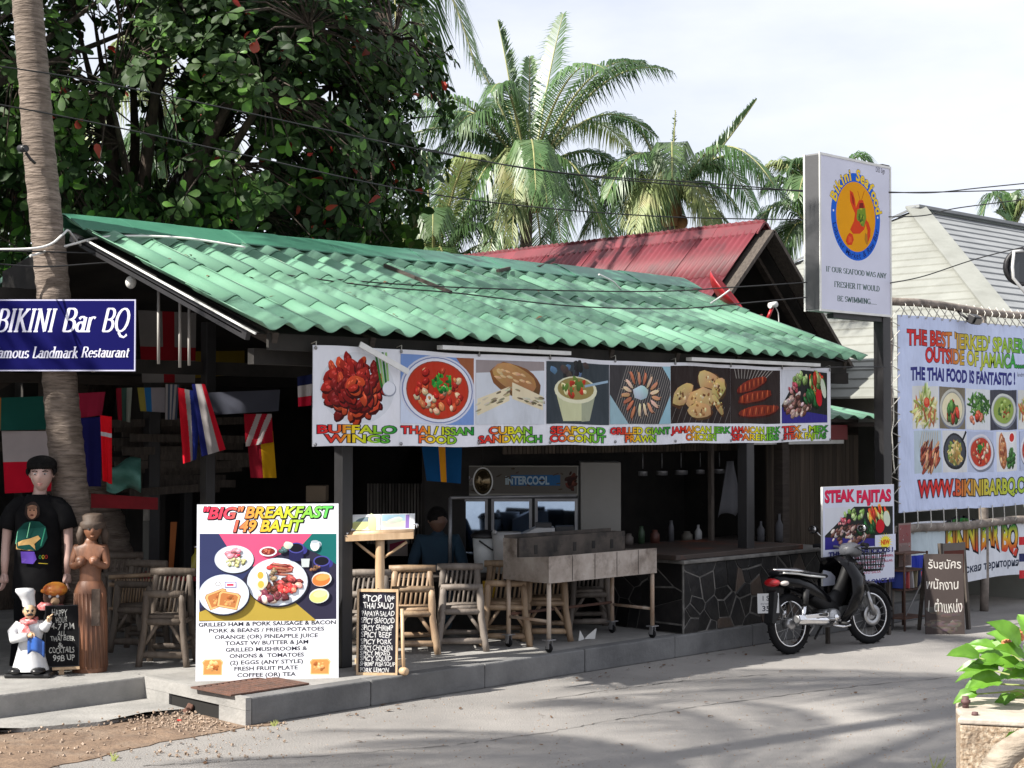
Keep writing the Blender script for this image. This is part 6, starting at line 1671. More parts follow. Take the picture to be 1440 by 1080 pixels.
# shirt torso with short sleeves (one skin), arms, hands, long dark skirt
sh_z = zt(724); hip = zt(830)
b = MB(); prof = []
b.grid(lambda u, v: (lambda a, z, t: ((.205 - .02 * math.sin(PI * t) + (.0 if t < .82 else -(t - .82) * .62)) * math.cos(a) * (1 + .02 * math.sin(6 * a + 4 * t)),
        (.115 + .015 * math.sin(PI * t) - (0 if t < .82 else (t - .82) * .30)) * math.sin(a) * (1 + .03 * math.sin(5 * a + 6 * t)), z))(u * 2 * PI, (hip - .06) + v * (zt(695) - hip + .06), v), 32, 18)
for s in (-1, 1):
    P = [(s * .09, 0, zt(705)), (s * .155, 0, zt(709)), (s * .205, 0, zt(718)), (s * .235, -.01, zt(730)), (s * .255, -.015, zt(743))]
    b.tube(P, [.05, .066, .070, .070, .074], 16)
b.build('t_shirt', 'shirt_black', man)
b = MB()
for s in (-1, 1):
    sh = Vector((s * .225, 0, zt(735))); el = Vector((s * .262, -.02, zt(782))); wr = Vector((s * .268, -.05, zt(812)))
    P = [sh, sh.lerp(el, .5), el, el.lerp(wr, .5), wr]
    b.tube([Vector((s * .225, 0, zt(722))), Vector((s * .246, -.01, zt(745))), Vector((s * .255, -.02, zt(768))), Vector((s * .255, -.035, zt(786))), Vector((s * .254, -.05, zt(806)))], [.045, .040, .035, .034, .024], 12)
    hand(b, (s * .254, -.05, zt(805)), (0, -.12, -1), (s * -1, -.2, 0), .165, .35, -s); b.build('arm', 'skin_pink', man); b = MB()
b = MB(); b.lathe([(.175, hip + .0), (.19, hip - .12), (.185, hip - .35), (.20, .25), (.22, .02)], (0, 0, 0), 24, sy=.72); b.build('skirt', 'skirt_black', man)
b = MB(); b.lathe([(0, .0), (.20, .0), (.20, .02), (0, .02)], (0, 0, 0), 20); b.build('base', 'grey_metal', man)
# print on the chest: a generic long-haired singer in a green jacket, arms crossed
wq = .30; z0 = zt(794); z1 = zt(700)
p = Print(wq, z1 - z0, None); H = z1 - z0
T = lambda x, y: ((x - 125) / 300 * .285, H * (1 - (y - 505) / 440))
hx, hy = T(278, 585)
p.ell(hx, hy, .062, .075, C(46, 36, 34), 0, 18, .06, 3); p.ell(hx, hy - .008, .040, .056, C(150, 112, 92)); p.ell(hx - .016, hy + .006, .008, .005, C(40, 26, 24)); p.ell(hx + .016, hy + .006, .008, .005, C(40, 26, 24)); p.ell(hx, hy - .034, .014, .007, C(90, 50, 46)); p.ell(hx, hy + .03, .040, .018, C(120, 90, 74))
p.poly([T(*q) for q in ((210, 665), (270, 650), (340, 655), (390, 690), (405, 760), (370, 815), (330, 840), (300, 845), (230, 840), (150, 830), (128, 800), (150, 710))], C(18, 66, 60)); p.line(*T(262, 660), *T(235, 760), .006, C(120, 190, 150)); p.line(*T(150, 720), *T(132, 800), .006, C(110, 180, 150)); p.line(*T(385, 700), *T(352, 815), .009, C(60, 150, 120))
p.poly([T(*q) for q in ((140, 795), (200, 775), (260, 765), (330, 745), (350, 765), (300, 800), (310, 840), (240, 842), (135, 835))], C(196, 160, 104)); p.poly([T(*q) for q in ((180, 850), (300, 850), (320, 900), (290, 930), (190, 925))], C(92, 66, 160))
for xx in (-1, 0, 1): p.line(*T(190, 905 + 8 * xx), *T(300, 915 + 8 * xx), .002, C(140, 110, 200))
for k, (x_, cc) in enumerate(((348, C(60, 140, 80)), (372, C(220, 190, 60)), (396, C(190, 60, 50)))): a_, c_ = T(x_, 885); p.ring(a_, c_, .010, .016, .004, cc, 14)
p.line(*T(335, 925), *T(408, 930), .006, C(190, 170, 60))
sw_ = lambda x, y: (0, 0, -(((x - .15) / .2) ** 2) * .062)
p.warp = sw_
o = p.build('shirt_print', 'cloth_print', (-.150, -.152, z0), (1, 0, 0), (0, 0, 1), man, True)

# ------------------------------------------------------------------ carved wooden statue
q = atZ(126, 944, SW)
st = thing('carved_statue', 'tall carved wooden lady with folded hands standing right of the mannequin', 'statue', (q.x, q.y, SW), -YAW)
Hs = atD(126, 722, (q - CAM).dot(FWD)).z - SW
nd = [(0, 0, .53 * Hs), (0, 0, .62 * Hs), (0, 0, .74 * Hs), (0, 0, .80 * Hs), (0, 0, .86 * Hs), (-.11, 0, .775 * Hs), (-.135, -.02, .66 * Hs), (-.03, -.12, .70 * Hs), (.11, 0, .775 * Hs), (.135, -.02, .66 * Hs), (.03, -.12, .71 * Hs), (0, 0, .30 * Hs), (0, 0, .02 * Hs)]
ed = [(0, 1), (1, 2), (2, 3), (3, 4), (2, 5), (5, 6), (6, 7), (2, 8), (8, 9), (9, 10), (0, 11), (11, 12)]
rd = [(.095, .078), (.085, .070), (.112, .080), (.05, .05), (.05, .05), (.05, .05), (.038, .038), (.028, .028), (.05, .05), (.038, .038), (.028, .028), (.13, .11), (.15, .13)]
skin('figure', nd, ed, rd, 'carved_wood', st)
b = MB(); at = head(b, (0.02, -.01, .90 * Hs), .20, .25, .05); b.build('head', 'carved_wood', st)
b = MB(); b.tube([at(-.075, -.40, -.235), at(0, -.445, -.245), at(.075, -.40, -.235)], .008, 5); b.build('lips', 'carved_wood', st)
for s in (-1, 1): b = MB(); b.sphere(at(s * .14, -.385, .045), (.014, .008, .006)); b.build('eye', 'glaze_black', st)
MATS['carved_dark'] = M('carved_dark', (.075, .05, .035), (.035, .022, .016), scale=8, rough=.7, bump=.4)
b = MB(); b.lathe([(.095, .905 * Hs), (.105, .93 * Hs), (.10, .945 * Hs), (.080, .955 * Hs), (.088, .985 * Hs), (.060, 1.0 * Hs), (0, 1.005 * Hs)], (.02, 0, 0), 18); 
for s in (-1, 1): b.tube([at(s * .40, .05, .1), at(s * .48, .06, -.25), at(s * .46, .05, -.65)], [.03, .036, .02], 8)
b.build('headdress', 'carved_dark', st)
b = MB()
for s in (-1, 1): b.sphere((s * .055, -.085, .705 * Hs), (.045, .035, .04), 10, 8)
b.build('chest', 'carved_wood', st)
b = MB(); b.lathe([(.088, .575 * Hs), (.10, .56 * Hs), (.125, .51 * Hs), (.13, .44 * Hs), (.138, .30 * Hs), (.14, .12 * Hs), (.145, .04 * Hs), (.135, .0)], (0, 0, 0), 24, sy=.85)
for i in range(9): a = -2.6 + i * .26; b.tube([(.125 * math.cos(a), .107 * math.sin(a), .50 * Hs), (.142 * math.cos(a + .12), .12 * math.sin(a + .12), .03 * Hs)], [.010, .014], 5)
b.build('sarong', 'carved_wood', st)
b = MB(); b.box(.045, .11, -.128, -.108, .30 * Hs, .53 * Hs); b.build('sash', 'carved_dark', st)

# ------------------------------------------------------------------ little chef with happy hour board, and the toucan-like figure behind it
q = atZ(42, 951, SW); ch = thing('chef_figurine', 'small glazed chef statue in white with tall hat, blue cloth and black base', 'statue', (q.x, q.y, SW), -YAW + .0)
Hc = atD(46, 827, (q - CAM).dot(FWD)).z - SW; k = Hc / .70
b = MB(); b.obox((.01, 0, .018 * k), (.36 * k, .24 * k, .036 * k)); b.build('base', 'glaze_black', ch, bevel=.012)
b = MB(); b.lathe([(.145, .05), (.125, .12), (.10, .22), (.085, .29), (.105, .36), (.10, .42), (.05, .455)], (0, 0, 0), 20, sx=k, sy=.85 * k); b = MB() if False else b
for v_ in range(len(b.v)): x, y, z = b.v[v_]; b.v[v_] = (x * (1 + .06 * math.sin(9 * math.atan2(y, x))), y, z * k)
b.build('tunic', 'glaze_white', ch)
b = MB(); b.tube([(-.08 * k, 0, .41 * k), (-.125 * k, -.04 * k, .35 * k), (-.10 * k, -.10 * k, .31 * k), (.02 * k, -.12 * k, .33 * k)], [.045 * k, .045 * k, .04 * k, .03 * k], 10); b.tube([(.08 * k, 0, .41 * k), (.13 * k, -.03 * k, .39 * k), (.16 * k, -.05 * k, .44 * k)], [.042 * k, .04 * k, .03 * k], 10); b.build('sleeves', 'glaze_white', ch)
b = MB(); hand(b, (.02 * k, -.125 * k, .335 * k), (1, -.1, .2), (0, 1, 0), .09 * k, .8); hand(b, (.16 * k, -.05 * k, .44 * k), (.3, -.2, 1), (-1, 0, 0), .09 * k, .6); b.build('hands', 'glaze_skin', ch)
b = MB(); at = head(b, (.0, -.02 * k, .515 * k), .13 * k, .35); hd = b.build('head', 'glaze_skin', ch)
b = MB(); b.tube([at(-.20, -.40, -.17), at(-.08, -.47, -.13), at(0, -.48, -.15), at(.08, -.47, -.13), at(.20, -.40, -.17)], [.004 * k, .012 * k, .009 * k, .012 * k, .004 * k], 6)
for s in (-1, 1): b.tube([at(s * .06, -.41, .11), at(s * .22, -.35, .13)], .005 * k, 5); b.sphere(at(s * .14, -.36, .045), .007 * k, 6, 5)
b.sphere(at(0, .16, .05), (.058 * k, .05 * k, .06 * k)); b.build('moustache', 'glaze_black', ch)
b = MB(); b.lathe([(.050, .555), (.052, .60), (.062, .64), (.078, .675), (.070, .695), (.03, .70), (0, .70)], (-.01 * k, 0, 0), 18, sx=k, sy=k)
for v_ in range(len(b.v)): x, y, z = b.v[v_]; a = math.atan2(y, x); b.v[v_] = (x * (1 + .05 * math.sin(7 * a) * (z > .6)) - max(0, z - .58) * .35 * k, y, z * k)
b.build('hat', 'glaze_white', ch)
b = MB(); b.tube([(-.05 * k, -.05 * k, .44 * k), (0, -.09 * k, .43 * k), (.05 * k, -.05 * k, .44 * k), (.04 * k, .03 * k, .45 * k), (-.04 * k, .03 * k, .45 * k), (-.05 * k, -.05 * k, .44 * k)], .022 * k, 8); b.add([(0, -.10 * k, .44 * k), (-.04 * k, -.115 * k, .36 * k), (.04 * k, -.115 * k, .36 * k)], [(0, 1, 2)]); b.build('scarf', 'glaze_red', ch)
b = MB(); b.grid(lambda u, v: ((.02 + .13 * u) * k, -.13 * k + .012 * math.sin(u * 9), (.19 + .12 * v + .03 * math.sin(u * 4)) * k), 8, 5); b.build('cloth', 'glaze_blue', ch, solid=.012)
b = MB(); 
for s in (-1, 1): b.sphere((s * .085 * k, -.07 * k, .055 * k), (.06 * k, .08 * k, .03 * k), 12, 8)
b.build('shoe', 'glaze_black', ch)
A, B_ = atZ(64, 950, SW), atZ(110, 948, SW); A.z = B_.z = SW + .07
ux = (B_ - A).normalized(); nb = ux.cross(UP); uy = (UP + ux * -.0 - nb * .10).normalized(); m = pmap(A, ux, uy); wb = m(110, 936)[0]; hb = m(64, 853)[1]
hb_ = thing('happy_hour_board', 'small black happy hour chalkboard standing beside the chef figurine', 'chalkboard', (A + B_) / 2)
p = Print(wb, hb, C(26, 26, 28)); cm = lambda x, y: m(x / 4.91, 760 + y / 4.91); CH = C(196, 196, 190)
for t, xa, xb, yb, h_ in (('HAPPY', 356, 466, 522, 46), ('HOUR', 384, 466, 568, 40), ('4-7 P,M', 356, 512, 616, 42), ('ALL', 398, 452, 660, 36), ('THAI BEER', 346, 516, 696, 34), ('&', 398, 434, 738, 34), ('COCKTAILS', 336, 510, 780, 40), ('99B UP', 368, 518, 834, 42)):
    u0, v0 = cm(xa, yb); u1, _ = cm(xb, yb); p.text(t, u0, v0, h_ / 4.91 / 1440 * 0 + (cm(xa, yb - h_)[1] - v0), CH, 'l', u1 - u0, bold=.004, wob=.08)
p.build('chalk_face', 'chalk_print', A, ux, uy, hb_)
fr = lambda u, v, w: A + ux * u + uy * v + ux.cross(uy) * w
b = MB(); b.prism([(-.008, -.008), (wb + .008, -.008), (wb + .008, hb + .008), (-.008, hb + .008)], -.002, -.022, fr); b.build('board', 'black_paint', hb_, False)
b = MB(); b.prism([(.05, -.03), (wb + .01, -.03), (wb + .01, -.009), (.05, -.009)], -.03, .02, fr); b.build('ledge', 'light_wood', hb_, False)
b = MB(); b.prism([(.10, -.068), (.14, -.068), (.14, -.03), (.10, -.03)], -.03, .0, fr); b.build('foot', 'light_wood', hb_, False)
q = atD(76, 846, 12.56); fg = thing('parrot_figurine', 'figurine in an orange and red cap peeping over the happy hour board', 'statue', (q.x, q.y, SW), -YAW)
zz = q.z - SW
b = MB(); b.lathe([(.08, 0), (.075, .2), (.085, zz - .12), (.07, zz - .06), (0, zz - .04)], (0, .02, 0), 16); b.build('body', 'glaze_black', fg)
b = MB(); b.sphere((0, 0, zz + .04), (.085, .085, .09), 16, 12); b.build('head', 'rust', fg); b = MB(); b.sphere((.015, -.02, zz + .10), (.098, .095, .06), 16, 10); b.tube([(-.08, -.05, zz + .09), (.01, -.105, zz + .085), (.10, -.05, zz + .09)], .016, 8); b.build('cap', 'glaze_yellow', fg)
b = MB(); b.lathe([(.035, 0), (.028, .04), (.0, .075)], (.03, -.07, zz + .01), 10, 'y'); 
for v_ in range(len(b.v)): x, y, z = b.v[v_]; b.v[v_] = (x, -.07 - (y + .07), z)
b.build('beak', 'glaze_skin', fg); b = MB(); b.lathe([(.09, zz - .06), (.105, zz - .03), (.07, zz)], (-.03, 0, 0), 14); b.build('scarf', 'glaze_red', fg)
for s in (-1, 1): b = MB(); b.sphere((s * .03 + .02, -.078, zz + .05), .014, 8, 6); b.build('eye', 'glaze_white', fg)

# ------------------------------------------------------------------ bamboo stools
def stool(name, label, w=.37, d=.36, h=.57, back=.13, mat='bamboo', group='bamboo bar stools at the counter'):
    """nearest frame in front: two splayed legs with three rails; slatted back behind"""
    t = thing(name, label, 'bar stool', (0, 0, 0), 0, group)
    rl = .030
    for sx_ in (-1, 1):
        for sy_, hh in ((-1, h), (1, h + back)):
            P = [(sx_ * (w / 2 + .03), sy_ * (d / 2 + .02), 0), (sx_ * w / 2 * .93, sy_ * d / 2 * .95, h * .5), (sx_ * w / 2 * .86, sy_ * d / 2 * .85, h * .97)]
            if sy_ > 0: P[-1] = (sx_ * w / 2 * .82, d / 2 * 1.0, hh - .02)
            Q = []; rs = []
            for a, c in zip(P[:-1], P[1:]):
                for k in range(4): f = k / 4; Q.append(tuple(a[i] + (c[i] - a[i]) * f for i in range(3))); rs.append(rl * (1.12 if k == 2 else 1))
            Q.append(P[-1]); rs.append(rl)
            MB().tube(Q, rs, 9).build('leg', mat, t)
    def rail(y, z, r=.026, k=1.0, nm='rail'):
        x = w / 2 * k; MB().tube([(-x - .02, y, z), (-x * .3, y, z + .002), (x + .02, y, z)], [r, r * 1.05, r], 9).build(nm, mat, t)
    rail(-d / 2, .09, .026, 1.03); rail(-d / 2 * .93, h * .60, .026, .92); rail(-d / 2 * .86, h * .97, .028, .88)
    rail(d / 2, .12, .022, 1.0); rail(d / 2, h * .62, .022, .9); rail(d / 2 * 1.0, h + back, .032, 1.0, 'top_rail')
    for sx_ in (-1, 1):
        for z in (.2, h * .6): MB().tube([(sx_ * w / 2 * .96, -d / 2, z), (sx_ * w / 2 * .96, d / 2, z)], .02, 8).build('side_rail', mat, t)
        MB().tube([(sx_ * w / 2 * .9, -d / 2 * .9, h * .30), (sx_ * w * .14, -d / 2 * .8, h * .58)], .017, 7).build('brace', mat, t)
    for i in range(7):                                   # back slats, leaning
        x = -w / 2 * .68 + i * w * .68 / 6; MB().tube([(x - .025, d / 2 * .55, h * .62), (x + .02, d / 2, h + back - .02)], .012, 6).build('slat', mat, t)
    for i in range(8): y = -d / 2 * .8 + i * d * .8 / 7; MB().tube([(-w / 2 * .8, y, h * .66), (w / 2 * .8, y, h * .66)], .020, 6).build('seat_strip', mat, t)
    return t
s_gold = stool('bamboo_stool', 'golden bamboo bar stool right behind the top ten chalkboard', mat='bamboo')
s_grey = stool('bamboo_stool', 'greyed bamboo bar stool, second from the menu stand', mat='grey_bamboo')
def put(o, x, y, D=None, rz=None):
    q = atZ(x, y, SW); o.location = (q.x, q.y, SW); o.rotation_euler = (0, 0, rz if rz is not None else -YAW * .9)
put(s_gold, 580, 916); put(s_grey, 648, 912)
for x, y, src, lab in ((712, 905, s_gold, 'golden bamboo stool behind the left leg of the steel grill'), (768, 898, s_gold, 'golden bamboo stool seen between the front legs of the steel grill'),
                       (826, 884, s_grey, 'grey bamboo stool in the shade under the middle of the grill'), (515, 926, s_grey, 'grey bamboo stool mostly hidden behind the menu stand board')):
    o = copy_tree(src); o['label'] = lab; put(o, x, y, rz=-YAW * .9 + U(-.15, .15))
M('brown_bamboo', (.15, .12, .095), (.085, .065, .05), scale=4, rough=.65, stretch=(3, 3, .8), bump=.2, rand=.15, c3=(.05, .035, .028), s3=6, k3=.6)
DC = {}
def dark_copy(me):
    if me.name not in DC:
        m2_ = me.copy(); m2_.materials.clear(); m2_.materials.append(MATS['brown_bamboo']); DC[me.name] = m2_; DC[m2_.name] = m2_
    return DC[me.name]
# larger stools at the left
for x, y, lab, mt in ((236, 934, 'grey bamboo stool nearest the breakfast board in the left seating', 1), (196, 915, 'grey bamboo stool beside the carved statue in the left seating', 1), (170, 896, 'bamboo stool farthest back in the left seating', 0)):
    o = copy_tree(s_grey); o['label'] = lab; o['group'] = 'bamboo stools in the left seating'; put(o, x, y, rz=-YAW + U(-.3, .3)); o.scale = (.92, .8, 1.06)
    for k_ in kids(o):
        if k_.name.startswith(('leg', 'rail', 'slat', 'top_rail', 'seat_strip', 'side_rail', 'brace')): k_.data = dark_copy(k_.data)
# slatted bamboo railing / bench back with diagonal strips
bn = thing('bamboo_railing', 'bamboo railing of slanting strips behind the left stools', 'railing', (atD(200, 880, 13.6).x, atD(200, 880, 13.6).y, SW))
a_, c_ = atD(155, 812, 13.6), atD(248, 812, 13.9)
for y0, y1, r in ((812, 806, .02), (822, 826, .018), (856, 858, .014)):
    b = MB(); b.tube([atD(153, y0, 13.6), atD(250, y1, 13.9)], r, 8); b.build('rail', 'bamboo', bn, False)
for i in range(24):
    x = 158 + i * 3.9; b = MB(); b.tube([atD(x, 858, 13.62 + i * .012), atD(x + 5, 814, 13.62 + i * .012)], .0085, 6); b.build('strip', 'bamboo', bn, False)
for x in (156, 247): b = MB(); q = atD(x, 812, 13.75); b.tube([(q.x, q.y, SW), q], .026, 8); b.build('post', 'grey_bamboo', bn, False)
# red-covered table and yellow bottle at left
tq = atZ(268, 890, SW); tbl = thing('red_table', 'low table with a dark red cover behind the left stools', 'table', (tq.x, tq.y, SW), -YAW)
b = MB(); b.box(-.5, .5, -.35, .35, .52, .56); b.build('table_cover', 'red_cloth', tbl, bevel=.01)
for x in (-.42, .42):
    for y in (-.28, .28): MB().tube([(x, y, 0), (x, y, .52)], .03, 8).build('leg', 'grey_bamboo', tbl)
q = Vector(tbl.location) + Vector((0, 0, .56)); q = atD(262, 870, 14.6)
bt = MB(); bt.lathe([(0, 0), (.05, 0), (.055, .06), (.05, .16), (.022, .20), (.022, .24), (0, .24)], (0, 0, 0), 14); MATS['bottle_yellow'] = flat('bottle_yellow', (.42, .36, .03), .3)
bt_t = thing('yellow_bottle', 'yellow plastic bottle with silver cap on the red table', 'bottle', (tbl.location.x, tbl.location.y - .1, SW + .562)); bt.build('bottle', 'bottle_yellow', bt_t); MB().lathe([(0, .24), (.028, .24), (.028, .27), (0, .27)]).build('cap', 'chrome', bt_t)

# ------------------------------------------------------------------ menu stand
q = atZ(534, 938, SW); D_ = (q - CAM).dot(FWD)
ms = thing('menu_stand', 'bamboo lectern stand holding an open menu behind the top ten chalkboard', 'stand', (q.x, q.y, SW))
zl = atD(534, 752, D_).z; L0, L1 = atD(486, 752, D_), atD(582, 748, D_)
b = MB(); P = [Vector((q.x, q.y, SW + (zl - SW) * i / 12)) for i in range(13)]; b.tube(P, [.037 * (1.06 if i in (4, 9) else 1) for i in range(13)], 12); b.build('pole', 'light_wood', ms, False)
for x in (500, 572): b = MB(); e_ = atD(x, 762, D_); b.tube([e_, atD(534 + (6 if x > 534 else -6), 784, D_)], .012, 7); b.build('brace', 'light_wood', ms, False)
b = MB(); b.tube([L0, L1], .035, 10, flat=(1, 1)); b.build('ledge', 'light_wood', ms, False)
b = MB(); b.beam(L0 - FWD * .05 + Vector((0, 0, -.025)), L1 - FWD * .05 + Vector((0, 0, -.025)), .03, .05); b.build('ledge_lip', 'light_wood', ms, False)
b = MB(); 
for s in (-.25, .25, 0): b.beam((q.x + s, q.y, SW + .02), (q.x - s * .2, q.y + (.3 if s == 0 else -.1), SW + .02), .04, .04)
b.build('foot', 'light_wood', ms, False)
A = atD(487, 746, D_ - .02); B_ = atD(583, 744, D_ - .02); ux = (B_ - A).normalized(); uy = (UP + FWD * .45).normalized(); m = pmap(A, ux, uy); wm = m(583, 745)[0]; hm = m(487, 724)[1]
mn = thing('open_menu', 'open picture menu lying on the bamboo lectern', 'menu', A)
p = Print(wm, hm, C(228, 230, 232)); h2 = wm * .5
p.rect(.01, .02, h2 - .02, hm - .04, C(236, 240, 240)); p.ell(h2 * .5, hm * .6, .07, .03, C(110, 130, 140), .2, 12, .2, 1); p.ell(h2 * .4, hm * .3, .08, .04, C(190, 200, 140), .1, 12, .2, 2); p.ell(h2 * .75, hm * .45, .04, .08, C(214, 200, 160), .1, 12, .2, 3)
p.rect(h2 + .01, .02, h2 - .09, hm - .04, C(242, 230, 205)); p.rect(h2 + .01, hm * .55, h2 - .09, hm * .4, C(180, 214, 230)); p.ell(h2 + .12, hm * .6, .07, .03, C(220, 226, 220), .2, 12, .2, 4); p.rect(wm - .075, .01, .03, hm - .02, C(150, 120, 190)); p.rect(h2 - .002, 0, .004, hm, C(120, 120, 125))
p.build('page', 'print', A, ux, uy, mn)
for x, y in ((487, 752), (585, 738)):
    b = MB(); c = atD(x, y, D_ - .05); 
    for i in range(5): b.tube([c + Vector((U(-.02, .02), U(-.02, .02), U(-.02, .02))), c + Vector((U(-.03, .03), U(-.02, .02), U(-.03, .03)))], .005, 5)
    b.build('clip', 'chrome', mn, False)

# ------------------------------------------------------------------ top ten chalkboard
A, B_ = atZ(501, 949, SW), atZ(558, 950, SW); ux = (B_ - A).normalized(); nb = ux.cross(UP); uy = (UP - nb * .05).normalized(); m = pmap(A, ux, uy); wb = m(559, 949)[0]; hb = m(502, 828)[1]
t10 = thing('top_ten_board', 'framed chalkboard listing the top ten Thai dishes in front of the menu stand', 'chalkboard', (A + B_) / 2)
p = Print(wb - .03, hb - .03, C(36, 36, 44)); m2 = lambda x, y: (lambda uv: (uv[0] - .015, uv[1] - .015))(m(460 + x / 3.377, 640 + y / 3.377)); CH = C(205, 205, 205)
for i in range(14): p.ell(U(.03, wb - .06), U(.03, hb - .06), U(.03, .08), U(.01, .03), C(46, 46, 54), U(0, 3), 10, .3)
for t, xa, xb, yb, h_ in (('*TOP 10*', 172, 320, 694, 30), ('THAI SALAD', 172, 318, 727, 28), ('PAPAYA SALAD', 166, 318, 763, 24), ('SPICY SEAFOOD', 164, 318, 797, 26), ('SPICY SHRIMP', 162, 314, 832, 26), ('SPICY BEEF', 164, 303, 864, 26), ('SPICY PORK', 160, 306, 896, 24), ('SPICY CHICKEN', 158, 310, 926, 24),
                          ('SPICY MIXED', 158, 300, 950, 20), ('SPICY SQUID', 157, 306, 975, 22), ('SHRIMP FISH SOUP', 157, 322, 1000, 20), ('PORK LEMON', 157, 292, 1030, 22)):
    u0, v0 = m2(xa, yb); u1, _ = m2(xb, yb); p.text(t, u0, v0, m2(xa, yb - h_)[1] - v0, CH, 'l', u1 - u0, bold=.012, wob=.09)
p.build('chalk_face', 'chalk_print', A + ux * .015 + uy * .015, ux, uy, t10)
fr = lambda u, v, w: A + ux * u + uy * v + ux.cross(uy) * w
b = MB(); b.prism([(.005, .005), (wb - .005, .005), (wb - .005, hb - .005), (.005, hb - .005)], -.003, -.016, fr); b.build('board', 'black_paint', t10, False)
for (u0, u1, v0, v1) in ((0, wb, hb - .022, hb), (0, wb, 0, .02), (0, .016, .021, hb - .023), (wb - .016, wb, .021, hb - .023)): b = MB(); b.prism([(u0, v0), (u1, v0), (u1, v1), (u0, v1)], -.018, .010, fr); b.build('frame_strip', 'light_wood', t10, False)
b = MB(); q = A + ux * (wb + .03); b.tube([q + uy * .52, q + uy * .2 + ux * .01, q + uy * .03 + ux * .02], .014, 7); b.build('prop', 'light_wood', t10, False); 
b = MB(); b.lathe([(0, -.03), (.028, -.03), (.034, 0), (.028, .03), (0, .03)], q + ux * .02 + UP * .035, 14, 'y'); b.build('wheel', 'light_wood', t10, False)

# ------------------------------------------------------------------ bar counter, person, mirror, fridge
CB = atZ(600, 806, 1.05)
cnt = thing('bar_counter', 'dark bar counter behind the bamboo stools', 'counter', (2.6, 2.2, SW))
a_, c_ = atD(496, 812, 13.9), atD(735, 806, 15.3)
zc_ = (a_.z + c_.z) / 2
b = MB(); b.beam((a_.x, a_.y, zc_), (c_.x + .8, c_.y - .1, zc_), .5, .04); b.build('counter_top', 'dark_wood', cnt, False)
b = MB(); b.beam((a_.x + .1, a_.y + .12, (zc_ + SW) / 2 - .02), (c_.x + .8, c_.y + .0, (zc_ + SW) / 2 - .02), .1, zc_ - SW - .05); b.build('front_panel', 'soot_and_shade', cnt, False)
q = atD(616, 760, 15.0)
pr = thing('person', 'person with short black hair in a dark blue shirt sitting behind the bar', 'person', (q.x, q.y, SW), -YAW)
zs = atD(616, 752, 15).z - SW; ze = atD(616, 800, 15).z - SW
nd = [(0, 0, ze - .35), (0, 0, ze - .1), (0, 0, zs - .12), (0, 0, zs - .02), (0, 0, zs + .06), (-.17, 0, zs - .05), (-.25, -.04, zs - .30), (-.14, -.26, zs - .36), (.17, 0, zs - .05), (.25, -.04, zs - .30), (.12, -.26, zs - .36), (0, 0, .45), (-.1, -.35, .45), (-.1, -.38, .05), (.1, -.35, .45), (.1, -.38, .05)]
ed = [(0, 1), (1, 2), (2, 3), (3, 4), (2, 5), (5, 6), (6, 7), (2, 8), (8, 9), (9, 10), (0, 11), (11, 12), (12, 13), (11, 14), (14, 15)]
rd = [(.15, .11), (.16, .11), (.17, .11), (.07, .07), (.055, .055), (.075, .075), (.055, .055), (.035, .035), (.075, .075), (.055, .055), (.035, .035), (.14, .12), (.08, .08), (.05, .05), (.08, .08), (.05, .05)]
skin('body', nd, ed, rd, 'shirt_blue', pr)
b = MB(); hz = atD(616, 732, 15).z - SW; at = head(b, (0, -.02, hz), .235, .3); b.build('head', 'skin_brown', pr)
for s in (-1, 1): b = MB(); hand(b, (s * .13, -.26, zs - .36), (-s * .55, -.6, 0), (0, 0, -1), .17, .5); b.build('hand', 'skin_brown', pr)
b = MB(); b.sphere(at(0, .08, .16), (.10, .115, .10), 16, 12); b.build('hair', 'hair_black', pr)
# fridge turned to the camera
FD = 16.3; o_ = atD(630, 860, FD)
fz = lambda y, D=FD: atD(720, y, D).z
fx = lambda x, D=FD: (x - 720) / FPX * D
fr0 = CAM + FWD * FD; fr0 = Vector((fr0.x, fr0.y, SW))
fd = thing('display_fridge', 'three-door glass display fridge with a blue cooler sign behind the bar', 'fridge', fr0, -YAW)
z_ = lambda y: fz(y) - SW
b = MB(); b.box(fx(630), fx(815), .02, .65, 0, z_(655)); b.build('cabinet', 'black_paint', fd)
b = MB(); b.box(fx(816), fx(873), .0, .66, 0, z_(650)); b.build('side_panel', 'fridge_cream', fd, bevel=.01)
for k, (xa, xb) in enumerate(((632, 686), (691, 748), (752, 812))):
    b = MB(); y0 = -.03; za, zb = .15, z_(701); w = .03
    x0, x1 = fx(xa), fx(xb)
    for (p0, p1, q0, q1) in ((x0, x0 + w, za, zb), (x1 - w, x1, za, zb), (x0 + w, x1 - w, zb - w, zb), (x0 + w, x1 - w, za, za + w)): b.box(p0, p1, y0, .0, q0, q1)
    b.build('door_frame', 'grey_metal', fd); b = MB(); b.box(x0 + w, x1 - w, -.018, -.010, za + w, zb - w); b.build('glass_door', 'fridge_glass', fd)
zA, zB = z_(697), z_(655); wF = fx(813) - fx(631); p = Print(wF, zB - zA, C(150, 148, 140)); p.rect(.01, .02, wF - .02, zB - zA - .03, C(104, 100, 94))
pile(p, wF * .12, .12, .09, .06, 12, [C(60, 60, 60), C(150, 150, 150)], .05, 1.6, 4, shade=False); pile(p, wF * .95, .16, .05, .1, 20, [C(90, 50, 40), C(60, 40, 36)], .04, 2, 5, shade=False)
xa = fx(722) - fx(631); xb = fx(785) - fx(631); p.rect(xa - .03, z_(683) - zA, xb - xa + .05, z_(668) - z_(683), C(54, 102, 150)); p.text('INTERCOOL', xa - .08, z_(681) - zA, z_(670) - z_(681), C(176, 196, 205), 'l', fx(772) - fx(631) - xa + .08, bold=.04)
for i in range(18): p.ell(U(.1, wF - .1), U(.03, .28), U(.01, .04), .008, jit(C(80, 70, 60), rnd), U(-.5, .5), 7, .3)
